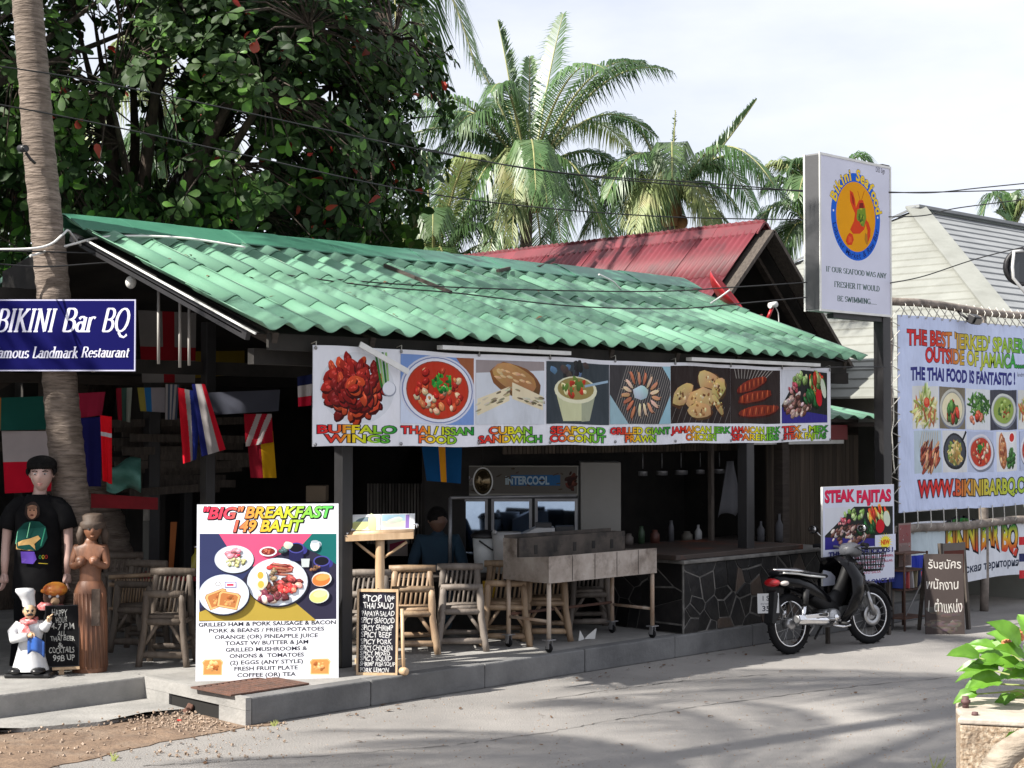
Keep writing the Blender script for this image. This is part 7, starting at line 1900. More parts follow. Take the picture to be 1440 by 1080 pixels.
p.build('sign_strip', 'print', (fx(631), .012, zA), (1, 0, 0), (0, 0, 1), fd, True)
# round mirror hanging in front of the fridge
q = atD(679, 677, 15.6); mr = thing('round_mirror', 'oval mirror with a pale rim hanging in front of the fridge', 'mirror', q, -YAW)
b = MB(); P = [(.095 * math.cos(a), 0, .135 * math.sin(a)) for a in [i * PI / 14 for i in range(29)]]; b.tube(P, .008, 6, False); b.build('rim', 'white_paint', mr); b = MB(); b.lathe([(0, .0), (.093, 0), (.093, .01), (0, .01)], (0, 0, 0), 26, 'y'); 
for v_ in range(len(b.v)): x, y, z = b.v[v_]; b.v[v_] = (x, y, z * 1.42)
MATS['mirror_dark'] = M('mirror_dark', (.12, .09, .05), rough=.15, metal=.8); b.build('mirror_glass', 'mirror_dark', mr); b = MB(); b.tube([(0, 0, .14), (0, .01, .5)], .003, 4); b.build('hanging_cord', 'wire', mr)
# steel frame of the service window
q0 = atD(633, 700, 14.9); b = MB(); b.tube([Vector((q0.x, q0.y, zc_ + .02)), Vector((q0.x, q0.y, q0.z))], .018, 8); b.tube([q0, atD(810, 697, 15.6)], .016, 8); tag(b.build('counter_frame', 'grey_metal'), 'thin steel pipe frame standing on the bar counter in front of the fridge', 'frame')
# bucket
q = atD(683, 796, 14.75); bk = thing('bucket', 'white bucket with a dark lid and bail handle on the bar counter', 'bucket', (q.x, q.y, zc_ + .02)); kz = (atD(683, 756, 14.75).z - zc_ - .02)
MB().lathe([(0, 0), (.105, 0), (.125, kz), (0, kz)], n=22).build('pail', 'bucket_white', bk); MB().lathe([(.135, kz), (.145, kz + .02), (.10, kz + .06), (0, kz + .075)], n=22).build('lid', 'black_paint', bk)
MB().tube([(-.13, -.05, kz - .02), (-.06, -.14, kz - .10), (.06, -.145, kz - .13), (.13, -.06, kz - .07)], .008, 6).build('handle', 'black_paint', bk)
q = atD(712, 760, 14.6); pt = thing('cooking_pot', 'pale round pot between the bucket and the till', 'pot', (q.x, q.y, zc_ + .02)); kz = atD(712, 748, 14.6).z - zc_ - .02; MB().lathe([(0, 0), (.10, 0), (.13, kz * .8), (.14, kz), (.12, kz - .01), (0, kz * .9)], n=20).build('bowl', 'plastic_grey', pt)
MB().tube([(-.14, 0, kz), (-.16, 0, kz + .01)], .02).build('handle', 'plastic_grey', pt)
q = atD(750, 750, 14.8); tl = thing('cash_till', 'grey sloping cash till behind the steel grill', 'till', (q.x, q.y, zc_ + .02), -YAW); kz = atD(750, 741, 14.8).z - zc_ - .02
b = MB(); b.prism([(-.2, 0), (.2, 0), (.2, kz), (.02, kz), (-.2, kz * .75)], -.15, .15, lambda u, v, w: (u, w, v)); b.build('body', 'plastic_grey', tl, bevel=.01); b = MB(); b.box(.02, .17, -.1, .1, kz, kz + .04); b.build('display', 'black_paint', tl); b = MB(); b.box(.21, .38, -.12, .12, kz * .0, kz + .01); b.build('printer', 'black_paint', tl)

# ------------------------------------------------------------------ steel grill trolley
gr = thing('steel_grill', 'stained stainless steel barbecue trolley on castors at the kerb', 'grill', (3.75, .38, SW))
gx0_, gx1_, gy0_, gy1_ = 3.10, 4.52, .05, .62
zb_, zt_ = .80, 1.03
b = MB(); b.box(gx0_, gx1_, gy0_, gy0_ + .012, zb_, zt_); b.build('front_panel', 'steel', gr, False)
for i in range(1, 5): b = MB(); x = gx0_ + i * .29; b.box(x, x + .004, gy0_ - .003, gy0_ - .001, zb_ + .005, zt_ - .005); b.build('seam', 'burnt_steel', gr, False)
b = MB(); b.prism([(gy0_ + .013, zb_), (gy1_, zb_), (gy1_, 1.165), (.452, 1.165), (.452, 1.0), (gy0_ + .013, zt_)], gx0_, gx0_ + .012, lambda u, v, w: (w, u, v)); b.build('end_panel', 'steel', gr, False)
b = MB(); b.prism([(gy0_ + .013, zb_), (gy1_, zb_), (gy1_, 1.165), (.452, 1.165), (.452, 1.0), (gy0_ + .013, zt_)], gx1_ - .012, gx1_, lambda u, v, w: (w, u, v)); b.build('end_panel', 'steel', gr, False)
b = MB(); b.box(gx0_ + .013, gx1_ - .013, gy0_ + .013, gy1_, zb_, zb_ + .02); b.build('tray_floor', 'burnt_steel', gr, False)
b = MB(); b.box(gx0_ + .013, gx1_ - .013, gy0_ + .014, .428, .94, .95); b.build('grill_bed', 'soot_and_shade', gr, False)
b = MB(); b.box(gx0_ + .016, gx1_ - .016, .43, .448, .955, 1.17); b.build('back_splash', 'burnt_steel', gr, False)
b = MB(); b.box(gx0_ + .014, gx1_ - .014, .45, gy1_ - .013, 1.150, 1.160); b.build('hood_top', 'burnt_steel', gr, False)
b = MB(); b.box(gx0_ + .013, gx1_ - .013, gy1_ - .012, gy1_, zb_ + .02, 1.19); b.build('back_panel', 'burnt_steel', gr, False)
for i in range(5): b = MB(); x = gx0_ + .22 + i * .25; b.box(x - .02, x + .02, .4265, .4295, 1.02 + .01 * (i % 2), 1.10); b.build('vent_hole', 'soot_and_shade', gr, False)
for i in range(16): b = MB(); x = gx0_ + .1 + i * .085; b.tube([(x, gy0_ + .03, .97), (x, .42, .97)], .005, 5); b.build('grill_bar', 'burnt_steel', gr, False)
for x in (gx0_ + .03, gx1_ - .03):
    for y in (gy0_ + .03, gy1_ - .04):
        b = MB(); b.tube([(x, y, SW + .115), (x, y, zb_ - .002)], .020, 10); b.build('leg', 'rusty_white' if 'rusty_white' in MATS else M('rusty_white', (.42, .36, .30), (.34, .22, .13), scale=5, rough=.6, stretch=(1, 1, .4), bump=.1, c3=(.16, .07, .03), s3=4, k3=.6).name, gr, False)
        cs = MB(); cs.box(x - .05, x + .05, y - .035, y + .035, SW + .108, SW + .116); cs.box(x - .022, x - .017, y - .02, y + .02, SW + .035, SW + .108); cs.box(x + .017, x + .022, y - .02, y + .02, SW + .035, SW + .108); cs.build('caster', 'grey_metal', gr, False)
        MB().lathe([(0, -.013), (.035, -.013), (.040, 0), (.035, .013), (0, .013)], (x, y, SW + .040), 14, 'x').build('wheel', 'tyre', gr, False)
b = MB(); b.tube([(gx0_ + .03, gy0_ + .03, SW + .27), (gx0_ + .03, gy1_ - .04, SW + .27)], .014, 8); b.build('cross_bar', 'rusty_white', gr, False)
b = MB(); b.tube([(gx1_ - .03, gy0_ + .03, SW + .27), (gx1_ - .03, gy1_ - .04, SW + .27)], .014, 8); b.build('cross_bar', 'rusty_white', gr, False)
b = MB(); b.tube([(gx0_ + .03, gy1_ - .04, SW + .29), (gx1_ - .03, gy1_ - .04, SW + .29)], .014, 8); b.build('cross_bar', 'rust', gr, False)
q = atZ(824, 900, SW); b = MB(); b.add([(q.x - .10, q.y, SW), (q.x - .02, q.y, SW + .01), (q.x - .10, q.y - .02, SW + .10), (q.x + .12, q.y, SW), (q.x + .12, q.y - .02, SW + .10), (q.x + .02, q.y, SW + .04)], [(0, 1, 2), (1, 3, 4, 5)]); tag(b.build('torn_card', 'white_paint', solid=.004), 'torn piece of white card on the pavement under the grill', 'card')

# ------------------------------------------------------------------ stone-faced barbecue counter
kx0, kx1, ky0, ky1, kz = 4.90, 7.35, .035, .98, .86
kc = thing('stone_counter', 'counter faced with dark crazy-paving stone, topped by a rusty brown slab', 'counter', (6, .5, SW))
b = MB(); b.box(kx0 - .012, kx1, ky0 + .006, ky1, SW, kz); b.build('core', 'mortar', kc, False)
rs = random.Random(11)
def voronoi(x0, x1, z0, z1, n, gap):
    S = []
    while len(S) < n:
        c = (rs.uniform(x0, x1), rs.uniform(z0, z1))
        if all((c[0] - s[0]) ** 2 + (c[1] - s[1]) ** 2 > (rs.uniform(.30, .75) * math.sqrt((x1 - x0) * (z1 - z0) / n)) ** 2 for s in S): S.append(c)
    out = []
    for i, c in enumerate(S):
        poly = [(x0, z0), (x1, z0), (x1, z1), (x0, z1)]
        for j, d in enumerate(S):
            if i == j: continue
            nx, nz = d[0] - c[0], d[1] - c[1]; l = math.hypot(nx, nz); nx /= l; nz /= l
            lim = (c[0] + d[0]) / 2 * nx + (c[1] + d[1]) / 2 * nz - gap * (.5 + ((i * 7 + j * 7) % 5) / 2.6)
            new = []
            for k in range(len(poly)):
                a, b_ = poly[k], poly[(k + 1) % len(poly)]; da = a[0] * nx + a[1] * nz - lim; db = b_[0] * nx + b_[1] * nz - lim
                if da <= 0: new.append(a)
                if (da < 0) != (db < 0) and da != db: t = da / (da - db); new.append((a[0] + (b_[0] - a[0]) * t, a[1] + (b_[1] - a[1]) * t))
            poly = new
            if len(poly) < 3: break
        if len(poly) >= 3: out.append(poly)
    return out
for poly in voronoi(kx0 + .005, kx1, SW + .01, kz - .005, 52, .0045):
    b = MB(); b.prism(poly, ky0 + .018, ky0 + rs.uniform(-.006, .006), lambda u, v, w: (u, w, v)); b.build('stone', 'stone_brown' if rs.random() < .2 else 'stone', kc, False, bevel=.004, seg=1)
for poly in voronoi(ky0 + .02, ky1, SW + .01, kz - .005, 14, .0045):
    b = MB(); b.prism(poly, kx0 - .001, kx0 - rs.uniform(.014, .022), lambda u, v, w: (w, u, v)); b.build('stone', 'stone', kc, False)
b = MB(); b.box(kx0 - .06, kx1 + .03, ky0 - .05, ky1 + .05, kz + .002, kz + .035); b.build('shelf', 'mortar', kc, False, bevel=.008)
b = MB(); b.box(kx0 - .12, kx1 - .55, ky0 + .0, ky1 + .25, kz + .037, kz + .085); b.build('slab', 'counter_top', kc, False, bevel=.006)
# a cloth and bottles in the dim kitchen
q = atD(1028, 690, 17.0)
b = MB(); b.grid(lambda u, v: (q.x + (u - .5) * .45 * (1 - .75 * v), q.y + .03 * math.sin(u * 9), q.z - .28 + .6 * v + .04 * abs(math.sin(u * 5)) * (1 - v)), 10, 6); MATS['grey_cloth'] = flat('grey_cloth', (.10, .10, .11), .95); tag(b.build('hanging_towel', 'grey_cloth', solid=.006), 'grey towel hanging in the dark kitchen opening', 'towel')
for x, y, h_, lab in ((1070, 762, .22, 'dim bottle on the kitchen shelf, left of the taller one'), (1096, 764, .30, 'tall dim bottle on the kitchen shelf behind the counter'), (982, 756, .18, 'small bottle at the back edge of the brown slab')):
    q = atD(x, y, 17.1); b = MB(); b.lathe([(0, 0), (.04, 0), (.04, h_ * .6), (.014, h_ * .8), (.014, h_), (0, h_)], (q.x, q.y, .9), 12); tag(b.build('bottle', 'plastic_grey' if h_ < .2 else 'grey_cloth'), lab, 'bottle')
b = MB(); b.box(5, 9.2, 1.35, 1.75, .86, .9); tag(b.build('kitchen_shelf', 'dark_wood'), 'dark shelf running behind the stone counter', 'shelf')
# yellow cloth draped on a stool
q = atD(690, 836, 14.3); b = MB(); b.grid(lambda u, v: (q.x + (u - .5) * (.06 + .14 * v) - .07 * (1 - v), q.y - .03 * math.sin(u * 6), q.z - .27 + .40 * v), 8, 8); tag(b.build('yellow_cloth', 'yellow_cloth', solid=.008), 'yellow cloth draped over a stool left of the grill', 'cloth')

# ------------------------------------------------------------------ satellite dish on the red gable
q = atD(1012, 420, 18.3)
sd_ = thing('satellite_dish', 'red satellite dish mounted between the green and red roofs', 'dish', q, R(28))
b = MB(); prof = [(0.33 * math.sin(t), .11 * (1 - math.cos(t)) * 1.6) for t in [i * .16 for i in range(9)]]
n0 = [(r, -z) for r, z in prof]
b.lathe([(r, z) for r, z in prof], (0, 0, 0), 26, 'y'); MR = Matrix.Rotation(R(-38), 3, 'X')
for v_ in range(len(b.v)): b.v[v_] = tuple(MR @ Vector((b.v[v_][0], -b.v[v_][1], b.v[v_][2])) )
b.build('reflector', 'dish_red', sd_, solid=.008)
b = MB(); b.tube([(0, 0, -.25), (.02, -.3, -.25), (.30, -.45, -.18)], .012, 6); b.build('feed_arm', 'dish_red', sd_); b = MB(); b.tube([(0, .05, 0), (0, .1, -.6)], .022, 8); b.build('mast', 'grey_metal', sd_)
q = atD(1086, 430, 18.2); ln = thing('dish_receiver', 'white receiver head on a red arm in front of the dark gable', 'receiver', q)
b = MB(); b.tube([(-.05, 0, 0), (.05, -.02, .02)], .035, 10); b.build('head', 'white_paint', ln); b = MB(); b.tube([(0, 0, -.02), (-.07, .02, -.16)], .02, 8); b.build('arm', 'dish_red', ln); b = MB(); b.tube([(.05, 0, 0), (.12, 0, -.08), (.13, 0, -.2), (.11, .02, -.24)], .006, 5); b.build('lead', 'white_cable', ln)

# ------------------------------------------------------------------ lamp bulb and light tubes under the left verge
q = atD(184, 397, 13.0); lbm = thing('bulb_lamp', 'white globe bulb hanging under the left end of the green roof', 'lamp', q); MB().sphere((0, 0, 0), (.045, .045, .055), 14, 10).build('globe', 'bulb', lbm); MB().tube([(0, 0, .05), (0, 0, .09)], .018, 8).build('socket', 'black_paint', lbm); MB().tube([(0, 0, .09), (.02, .02, .30)], .004, 5).build('cord', 'wire', lbm)
for x, y0, y1, lab in ((223, 398, 512, 'left one of the three pale hanging tubes beneath the roof verge'), (253, 402, 517, 'middle one of the three pale hanging tubes beneath the roof verge'), (266, 428, 514, 'shortest of the three pale hanging tubes beneath the roof verge')):
    b = MB(); b.tube([atD(x, y0, 13.2), atD(x, y1, 13.2)], .013, 8); MATS['tube_pale'] = MATS.get('tube_pale') or flat('tube_pale', (.42, .40, .38), .6); tag(b.build('hanging_tube', 'tube_pale'), lab, 'tube', 'hanging tubes')

# ------------------------------------------------------------------ dim things deep in the bar
pn = thing('corrugated_screen', 'dim corrugated screen hanging behind the seated person', 'screen', (atD(560, 720, 16.6).x, atD(560, 720, 16.6).y, SW))
M('screen_grey', (.16, .145, .13), (.07, .062, .055), scale=3, rough=.7, stretch=(6, 6, .5), rand=.4)
for i in range(20):
    q = atD(518 + i * 4.4, 680, 16.6); e_ = atD(518 + i * 4.4, 765, 16.6)
    b = MB(); b.tube([e_, q], .014, 6); b.build('rib', 'screen_grey', pn, False)
def bxo(name, x0, y0, x1, y1, D, dp, mat, lab, cat):
    a = atD(x0, y1, D); c = atD(x1, y0, D); b = MB(); b.prism([(0, 0), (abs((c - a).dot(RIGHT)), 0), (abs((c - a).dot(RIGHT)), c.z - a.z), (0, c.z - a.z)], 0, dp, lambda u, v, w: a + RIGHT * u + UP * v + FWD * w); tag(b.build(name, mat, bevel=.006), lab, cat)
MATS['card_brown'] = flat('card_brown', (.22, .17, .12), .9)
bxo('cardboard_box', 430, 683, 458, 706, 15.5, .25, 'card_brown', 'small pale cardboard box on a high shelf behind the breakfast board', 'box')
bxo('high_shelf', 400, 707, 470, 710, 15.4, .35, 'dark_wood', 'dark shelf holding the cardboard box', 'shelf')
a = atD(545, 782, 15.6); p = Print(.20, .33, C(120, 112, 108)); p.poly([(.02, .18), (.18, .22), (.18, .30), (.02, .26)], C(120, 30, 34)); p.poly([(.02, .05), (.18, .10), (.18, .16), (.02, .12)], C(110, 40, 60)); p.ell(.1, .2, .05, .03, C(150, 150, 150)); tag(p.build('wall_poster', 'cloth_print', a, RIGHT, UP), 'small dim red and grey poster behind the menu stand brace', 'poster')
for i, (x, h_, r_, c_, lab) in enumerate(((884, .13, .05, (.12, .10, .09), 'squat grey tin at the left end of the kitchen shelf'), (902, .2, .035, (.03, .06, .03), 'dark green bottle on the kitchen shelf beside the squat tin'), (921, .15, .05, (.10, .035, .025), 'reddish jar on the kitchen shelf'), (944, .24, .03, (.09, .09, .10), 'tall grey bottle right of the reddish jar on the kitchen shelf'), (966, .11, .06, (.13, .12, .10), 'wide pale tub on the kitchen shelf near the brown slab'))):
    MATS['jar%d' % i] = flat('jar_colour_%d' % i, c_, .5); q = atY(x, 760, 1.5); b = MB(); b.lathe([(0, 0), (r_, 0), (r_, h_ * .7), (r_ * .6, h_ * .85), (r_ * .6, h_), (0, h_)], (q.x, 1.5, .902), 14); tag(b.build('kitchen_jar', 'jar%d' % i), lab, 'jar')
b = MB(); b.box(4.2, 5, 1.35, 1.75, .86, .9); tag(b.build('kitchen_shelf', 'dark_wood'), 'short dark shelf left of the stone counter holding jars and tins', 'shelf')
for i in range(5):
    x = 900 + i * 27; q = atY(x, 700, 1.66); b = MB(); b.tube([(q.x, 1.62, 1.86), (q.x, 1.62, 1.70)], .006, 5); b.lathe([(0, 0), (.05 + .012 * (i % 3), .005), (.05 + .012 * (i % 3), .05)], (q.x, 1.62, 1.62 - .0 * i), 14, 'z'); tag(b.build('hanging_ladle', 'grey_metal'), ('leftmost', 'second from left', 'middle', 'second from right', 'rightmost')[i] + ' of the five ladles hanging under the bamboo strips', 'ladle', 'ladles hanging in the kitchen')
# ------------------------------------------------------------------ flags
def flag(label, pix, D, cols, horiz=False, extra=None, wav=.015, group='small national flags strung in the bar', slant=0):
    """pix = four corners tl tr br bl as seen; cols = bands (left to right, or top to bottom when horiz)"""
    tl, tr, br, bl = [atD(x, y, D) for x, y in pix]
    seed = len(label); r = random.Random(seed)
    def pt(u, v):
        a = tl.lerp(tr, u); c = bl.lerp(br, u); p = a.lerp(c, v)
        return p + FWD * (wav * math.sin(u * 9 + seed) * (.3 + v)) 
    b = MB(); n = 54 if slant else 24; m_ = 40 if slant else 16
    vs = []; fs = []; mi = []
    b.grid(lambda u, v: pt(u, v), n, m_)
    o = b.build('flag', 'cloth_print')
    me = o.data; at = me.color_attributes.new('Col', 'FLOAT_COLOR', 'CORNER')
    buf = []
    for pi_, pl in enumerate(me.polygons):
        i, j = pi_ % n, pi_ // n; u, v = (i + .5) / n, (j + .5) / m_
        t = v if horiz else u; t = min(.999, max(0, t + slant * ((u if horiz else v) - .5)))
        c = cols[int(t * len(cols))]
        if extra: c = extra(u, v, c) or c
        buf += [c[0], c[1], c[2], 1] * len(pl.vertices)
    at.data.foreach_set('color', buf)
    return tag(o, label, 'flag', group)
Wf, Rf, Bf, Gf, Yf, Of, Kf = C(150, 145, 145), C(165, 25, 38), C(24, 30, 92), C(22, 74, 66), C(190, 150, 20), C(170, 95, 40), C(18, 18, 22)
cross = lambda u, v, c: C(130, 22, 32) if (.42 < u < .62 or .48 < v < .66) else None
flag('large white flag with a red cross hanging behind the three pale tubes', [(194, 436), (276, 440), (274, 538), (200, 538)], 14.4, [C(120, 116, 114)], extra=cross)
flag('orange and green flag left of the palm trunk below the blue sign', [(-20, 560), (66, 557), (68, 604), (-22, 606)], 13.7, [Of, Gf, Gf, Gf])
flag('white over red flag behind the mannequin head', [(2, 606), (84, 606), (84, 690), (6, 694)], 13.75, [C(165, 155, 155), C(165, 155, 155), C(190, 18, 44), C(190, 18, 44)], True)
flag('pink-red flag piece just right of the palm trunk', [(110, 553), (148, 551), (143, 584), (109, 588)], 13.8, [C(150, 34, 60)])
flag('hanging navy blue flag right of the palm trunk', [(112, 588), (143, 586), (143, 684), (116, 684)], 13.8, [C(28, 28, 84)])
flag('narrow bright red flag with one white band', [(141, 584), (157, 586), (157, 681), (145, 676)], 13.6, [C(230, 24, 38)], extra=lambda u, v, c: C(200, 200, 205) if .22 < v < .34 else None)
flag('small striped banner with a white triangle above the benches', [(163, 546), (186, 545), (183, 594), (166, 590)], 14.2, [C(140, 30, 46), C(60, 84, 76), C(140, 145, 135)])
flag('yellow blue and white flag scrap under the red cross flag', [(193, 545), (232, 545), (232, 580), (197, 578)], 14.2, [C(140, 130, 60), C(40, 100, 150), C(140, 135, 140), C(140, 135, 140)])
flag('white and grey striped flag beside the tricolours', [(233, 540), (252, 541), (248, 590), (233, 590)], 14.0, [Wf, C(70, 80, 95)] * 3)
flag('red white and blue flag, left one of the crossing pair', [(250, 545), (284, 552), (276, 646), (258, 652)], 13.9, [C(205, 26, 44), C(205, 26, 44), Wf, C(28, 40, 110), C(28, 40, 110)], slant=-.25)
flag('red white and blue flag, right one of the crossing pair', [(270, 540), (288, 540), (317, 632), (284, 642)], 13.8, [Bf, Wf, Wf, C(190, 24, 44)], wav=.01)
flag('plain grey cloth strip over the seating', [(293, 552), (394, 548), (392, 578), (291, 584)], 14.0, [C(64, 66, 76)])
flag('red flag with slanting white stripes', [(343, 582), (382, 582), (384, 622), (346, 628)], 14.1, [C(150, 20, 38), C(160, 150, 150), C(150, 20, 38), C(160, 150, 150), C(150, 20, 38)], slant=.5)
flag('red and yellow hanging flag left of the food banner', [(347, 610), (384, 606), (389, 672), (352, 672)], 14.15, [C(130, 22, 38), C(130, 22, 38), C(184, 140, 20), C(184, 140, 20)])
flag('blue white and red flag at the left edge of the food banner', [(418, 530), (440, 526), (438, 570), (419, 572)], 12.9, [C(24, 30, 66), C(165, 160, 160), C(176, 24, 50)], True)
flag('yellow cloth strip high inside the bar', [(272, 494), (344, 493), (344, 526), (272, 532)], 15.2, [C(120, 100, 24), C(110, 94, 30)])
flag('blue flag with a yellow stripe hanging under the food banner', [(592, 622), (650, 622), (648, 680), (600, 676)], 13.6, [C(10, 62, 104), C(10, 62, 104), C(190, 128, 24), C(10, 62, 104), C(10, 62, 104)], group='large flags')
b = MB(); b.grid(lambda u, v: atD(150 + 48 * u, 690 - 34 * v - 14 * u * v + 4 * math.sin(u * 7), 14.3 + .1 * math.sin(v * 5 + u * 3)), 12, 8); tag(b.build('green_tarp', 'green_cloth', solid=.006), 'crumpled green sheet hanging right of the navy flag', 'sheet')
b = MB(); q0 = atD(128, 694, 14.4); q1 = atD(222, 700, 14.6); b.add([q0, q1, q1 - Vector((0, 0, .11)), q0 - Vector((0, 0, .13))], [(0, 1, 2, 3)]); tag(b.build('red_valance', 'red_cloth', solid=.02), 'dark red cloth valance above the left seating', 'valance')
flat('pale_lamp', (.25, .24, .22), .6); q = atD(206, 732, 15); b = MB(); b.tube([q, q + Vector((0, 0, .13))], .03, 10); tag(b.build('hanging_lantern', 'pale_lamp'), 'small pale lantern hanging in the left seating', 'lantern')
MATS['orange_cloth'] = flat('orange_cloth', (.30, .09, .02), .9); b = MB(); b.add([atD(240, 734, 15), atD(249, 734, 15), atD(244, 800, 15), atD(237, 802, 15)], [(0, 1, 2, 3)]); tag(b.build('orange_streamer', 'orange_cloth', solid=.006), 'narrow orange streamer hanging between dark posts', 'streamer')
# security camera on the palm trunk
q = atD(38, 212, 12.75); cc = thing('security_camera', 'small grey camera strapped to the tall palm trunk', 'camera', q, -YAW)
MB().tube([(-.05, -.02, .015), (.02, -.10, 0)], .03, 12).build('housing', 'black_paint', cc); MB().tube([(.02, -.101, 0), (.024, -.105, 0)], .02, 12).build('lens', 'glaze_black', cc); MB().tube([(0, -.03, -.02), (.03, 0, -.07), (.06, .03, -.10)], .012, 6).build('bracket', 'black_paint', cc)
# round lamp seen at the right edge
q = atD(1432, 376, 13.5); rl_ = thing('round_floodlight', 'round black floodlight with a white bracket at the right edge of the view', 'lamp', q, -YAW)
b = MB(); b.lathe([(0, .10), (.12, .09), (.165, 0), (.165, -.05), (.14, -.055), (.13, -.01), (0, .02)], (0.03, 0, 0), 26, 'y'); b.build('housing', 'black_paint', rl_); b = MB(); b.lathe([(0, 0), (.13, 0)], (.03, -.02, 0), 24, 'y'); b.build('glass', 'glass', rl_)
b = MB(); b.tube([(.03, -.04, .14), (-.06, -.075, .13), (-.075, -.08, .0), (-.07, -.08, -.10), (.03, -.07, -.22), (.12, -.05, -.30)], .014, 8); b.build('bracket', 'white_paint', rl_); b = MB(); b.tube([(.12, -.05, -.30), (.6, .1, -.5), (1.2, .2, -q.z)], .03, 8); b.build('pole', 'grey_metal', rl_)
# ================================================================== motorbike (built in its own frame: x forward, y left, z up)
rw = atZ(1112, 920, 0); fw = atZ(1224, 905, 0)
hdg = math.atan2(fw.y - rw.y, fw.x - rw.x)
mb = thing('motorbike', 'black underbone motorbike with a front basket parked by the stone counter', 'motorbike', (rw.x, rw.y, 0), hdg)
mb.rotation_euler = (R(-4), 0, hdg)
WB = (fw - rw).length; RW = .285
def torus_wheel(name_par, cx, rz=0.0, steer=0.0, disc=False):
    w = bpy.data.objects.new('wheel', None); COL.objects.link(w); w.parent = mb; KIDS.setdefault(mb.name, []).append(w)
    w.location = (cx, 0, RW); w.rotation_euler = (0, 0, steer)
    n, m_ = 48, 10; vs = []
    for i in range(n):
        a = 2 * PI * i / n
        for k in range(m_):
            t = 2 * PI * k / m_; r = RW - .036 + .036 * math.cos(t) * (1.0); vs.append((r * math.cos(a), .034 * math.sin(t), r * math.sin(a)))
    b = MB(); b.add(vs, [(i * m_ + k, ((i + 1) % n) * m_ + k, ((i + 1) % n) * m_ + (k + 1) % m_, i * m_ + (k + 1) % m_) for i in range(n) for k in range(m_)], True)
    for i in range(n * 1):
        a = 2 * PI * (i + .5) / n
        b.obox(((RW + .0005) * math.cos(a), .012 * (1 if i % 2 else -1), (RW + .0005) * math.sin(a)), (.012, .03, .004), (0, -a + PI / 2, 0))
    b.build('tyre', 'tyre', w)
    b = MB(); b.lathe([(.205, -.020), (.216, -.024), (.218, -.018), (.208, -.008), (.208, .008), (.218, .018), (.216, .024), (.205, .020), (.205, -.020)], (0, 0, 0), 40, 'y'); b.build('rim', 'chrome', w)
    b = MB(); b.lathe([(0, -.045), (.035, -.045), (.055, -.04), (.058, .04), (.035, .045), (0, .045)], (0, 0, 0), 20, 'y'); b.build('hub', 'engine_metal', w)
    b = MB()
    for i in range(18):
        a = 2 * PI * i / 18; s = .03 if i % 2 else -.03; a2 = a + (.5 if (i // 2) % 2 else -.5)
        b.tube([(.05 * math.cos(a2), s, .05 * math.sin(a2)), (.208 * math.cos(a), 0, .208 * math.sin(a))], .0022, 4, False)
    b.build('spokes', 'engine_metal', w)
    if disc:
        b = MB(); b.lathe([(.055, -.052), (.105, -.052), (.105, -.056), (.055, -.056), (.055, -.052)], (0, 0, 0), 30, 'y'); b.build('brake_disc', 'engine_metal', w)
    return w
torus_wheel('rear', 0); ST = R(-10); torus_wheel('front', WB, steer=ST, disc=True)
def body(name, rings, mat, n=16, sm=True):
    """loft through rings (x, zc, half width, half height)"""
    b = MB(); vs = []
    for x, zc, w, h in rings:
        for k in range(n):
            t = 2 * PI * k / n; c, s = math.cos(t), math.sin(t)
            vs.append((x, w * abs(c) ** .8 * (1 if c > 0 else -1), zc + h * abs(s) ** .8 * (1 if s > 0 else -1)))
    fs = [(i * n + k, (i + 1) * n + k, (i + 1) * n + (k + 1) % n, i * n + (k + 1) % n) for i in range(len(rings) - 1) for k in range(n)]
    fs += [tuple(range(n)), tuple(range((len(rings) - 1) * n, len(rings) * n))[::-1]]
    b.add(vs, fs, True); return b.build(name, mat, mb)
# tail and side cowls sweep up to the rear
body('tail_cowl', [(-.20, .70, .06, .045), (-.12, .695, .10, .06), (.05, .665, .12, .075), (.22, .61, .115, .085), (.38, .545, .10, .085), (.52, .47, .08, .07), (.60, .43, .05, .04)], 'bike_black')
body('under_cowl', [(.28, .52, .09, .05), (.45, .46, .085, .07), (.62, .40, .07, .08), (.74, .36, .06, .06)], 'bike_plastic')
body('seat', [(-.16, .765, .075, .020), (-.08, .780, .11, .032), (.08, .772, .125, .036), (.24, .735, .12, .034), (.38, .715, .11, .030), (.50, .705, .085, .022)], 'bike_seat')
b = MB(); b.tube([(.16, -.135, .765), (.0, -.14, .785), (-.13, -.11, .80), (-.20, -.04, .805), (-.20, .04, .805), (-.13, .11, .80), (.0, .14, .785), (.16, .135, .765)], .010, 8); b.build('grab_rail', 'chrome', mb)
b = MB(); b.tube([(.42, -.112, .700), (.2, -.128, .725), (.02, -.128, .755), (-.14, -.09, .775)], .009, 7); b.build('seat_piping', 'white_paint', mb)
b = MB(); b.sphere((-.20, 0, .685), (.07, .085, .042), 16, 10); b.build('tail_light', 'lamp_red', mb)
for s in (-1, 1): b = MB(); b.sphere((-.12, s * .082, .675), (.055, .034, .026), 12, 8); b.build('turn_signal', 'lamp_clear', mb)
b = MB(); b.prism([(-.235, .60), (-.20, .615), (-.14, .42), (-.25, .30), (-.29, .31)], -.055, .055, lambda u, v, w: (u, w, v)); b.build('mudguard', 'bike_plastic', mb, bevel=.008)
p = Print(.20, .185, C(200, 200, 200)); p.ring(.1, .0925, .097, .088, .002, C(120, 120, 120)) if False else None
p.text('1 S S', .05, .118, .045, C(60, 60, 70), width=.10, bold=.02); p.text('สุราษฎร์ธานี', .03, .080, .018, C(70, 70, 90), width=.14); p.text('357', .045, .02, .048, C(60, 60, 70), width=.11, bold=.02)
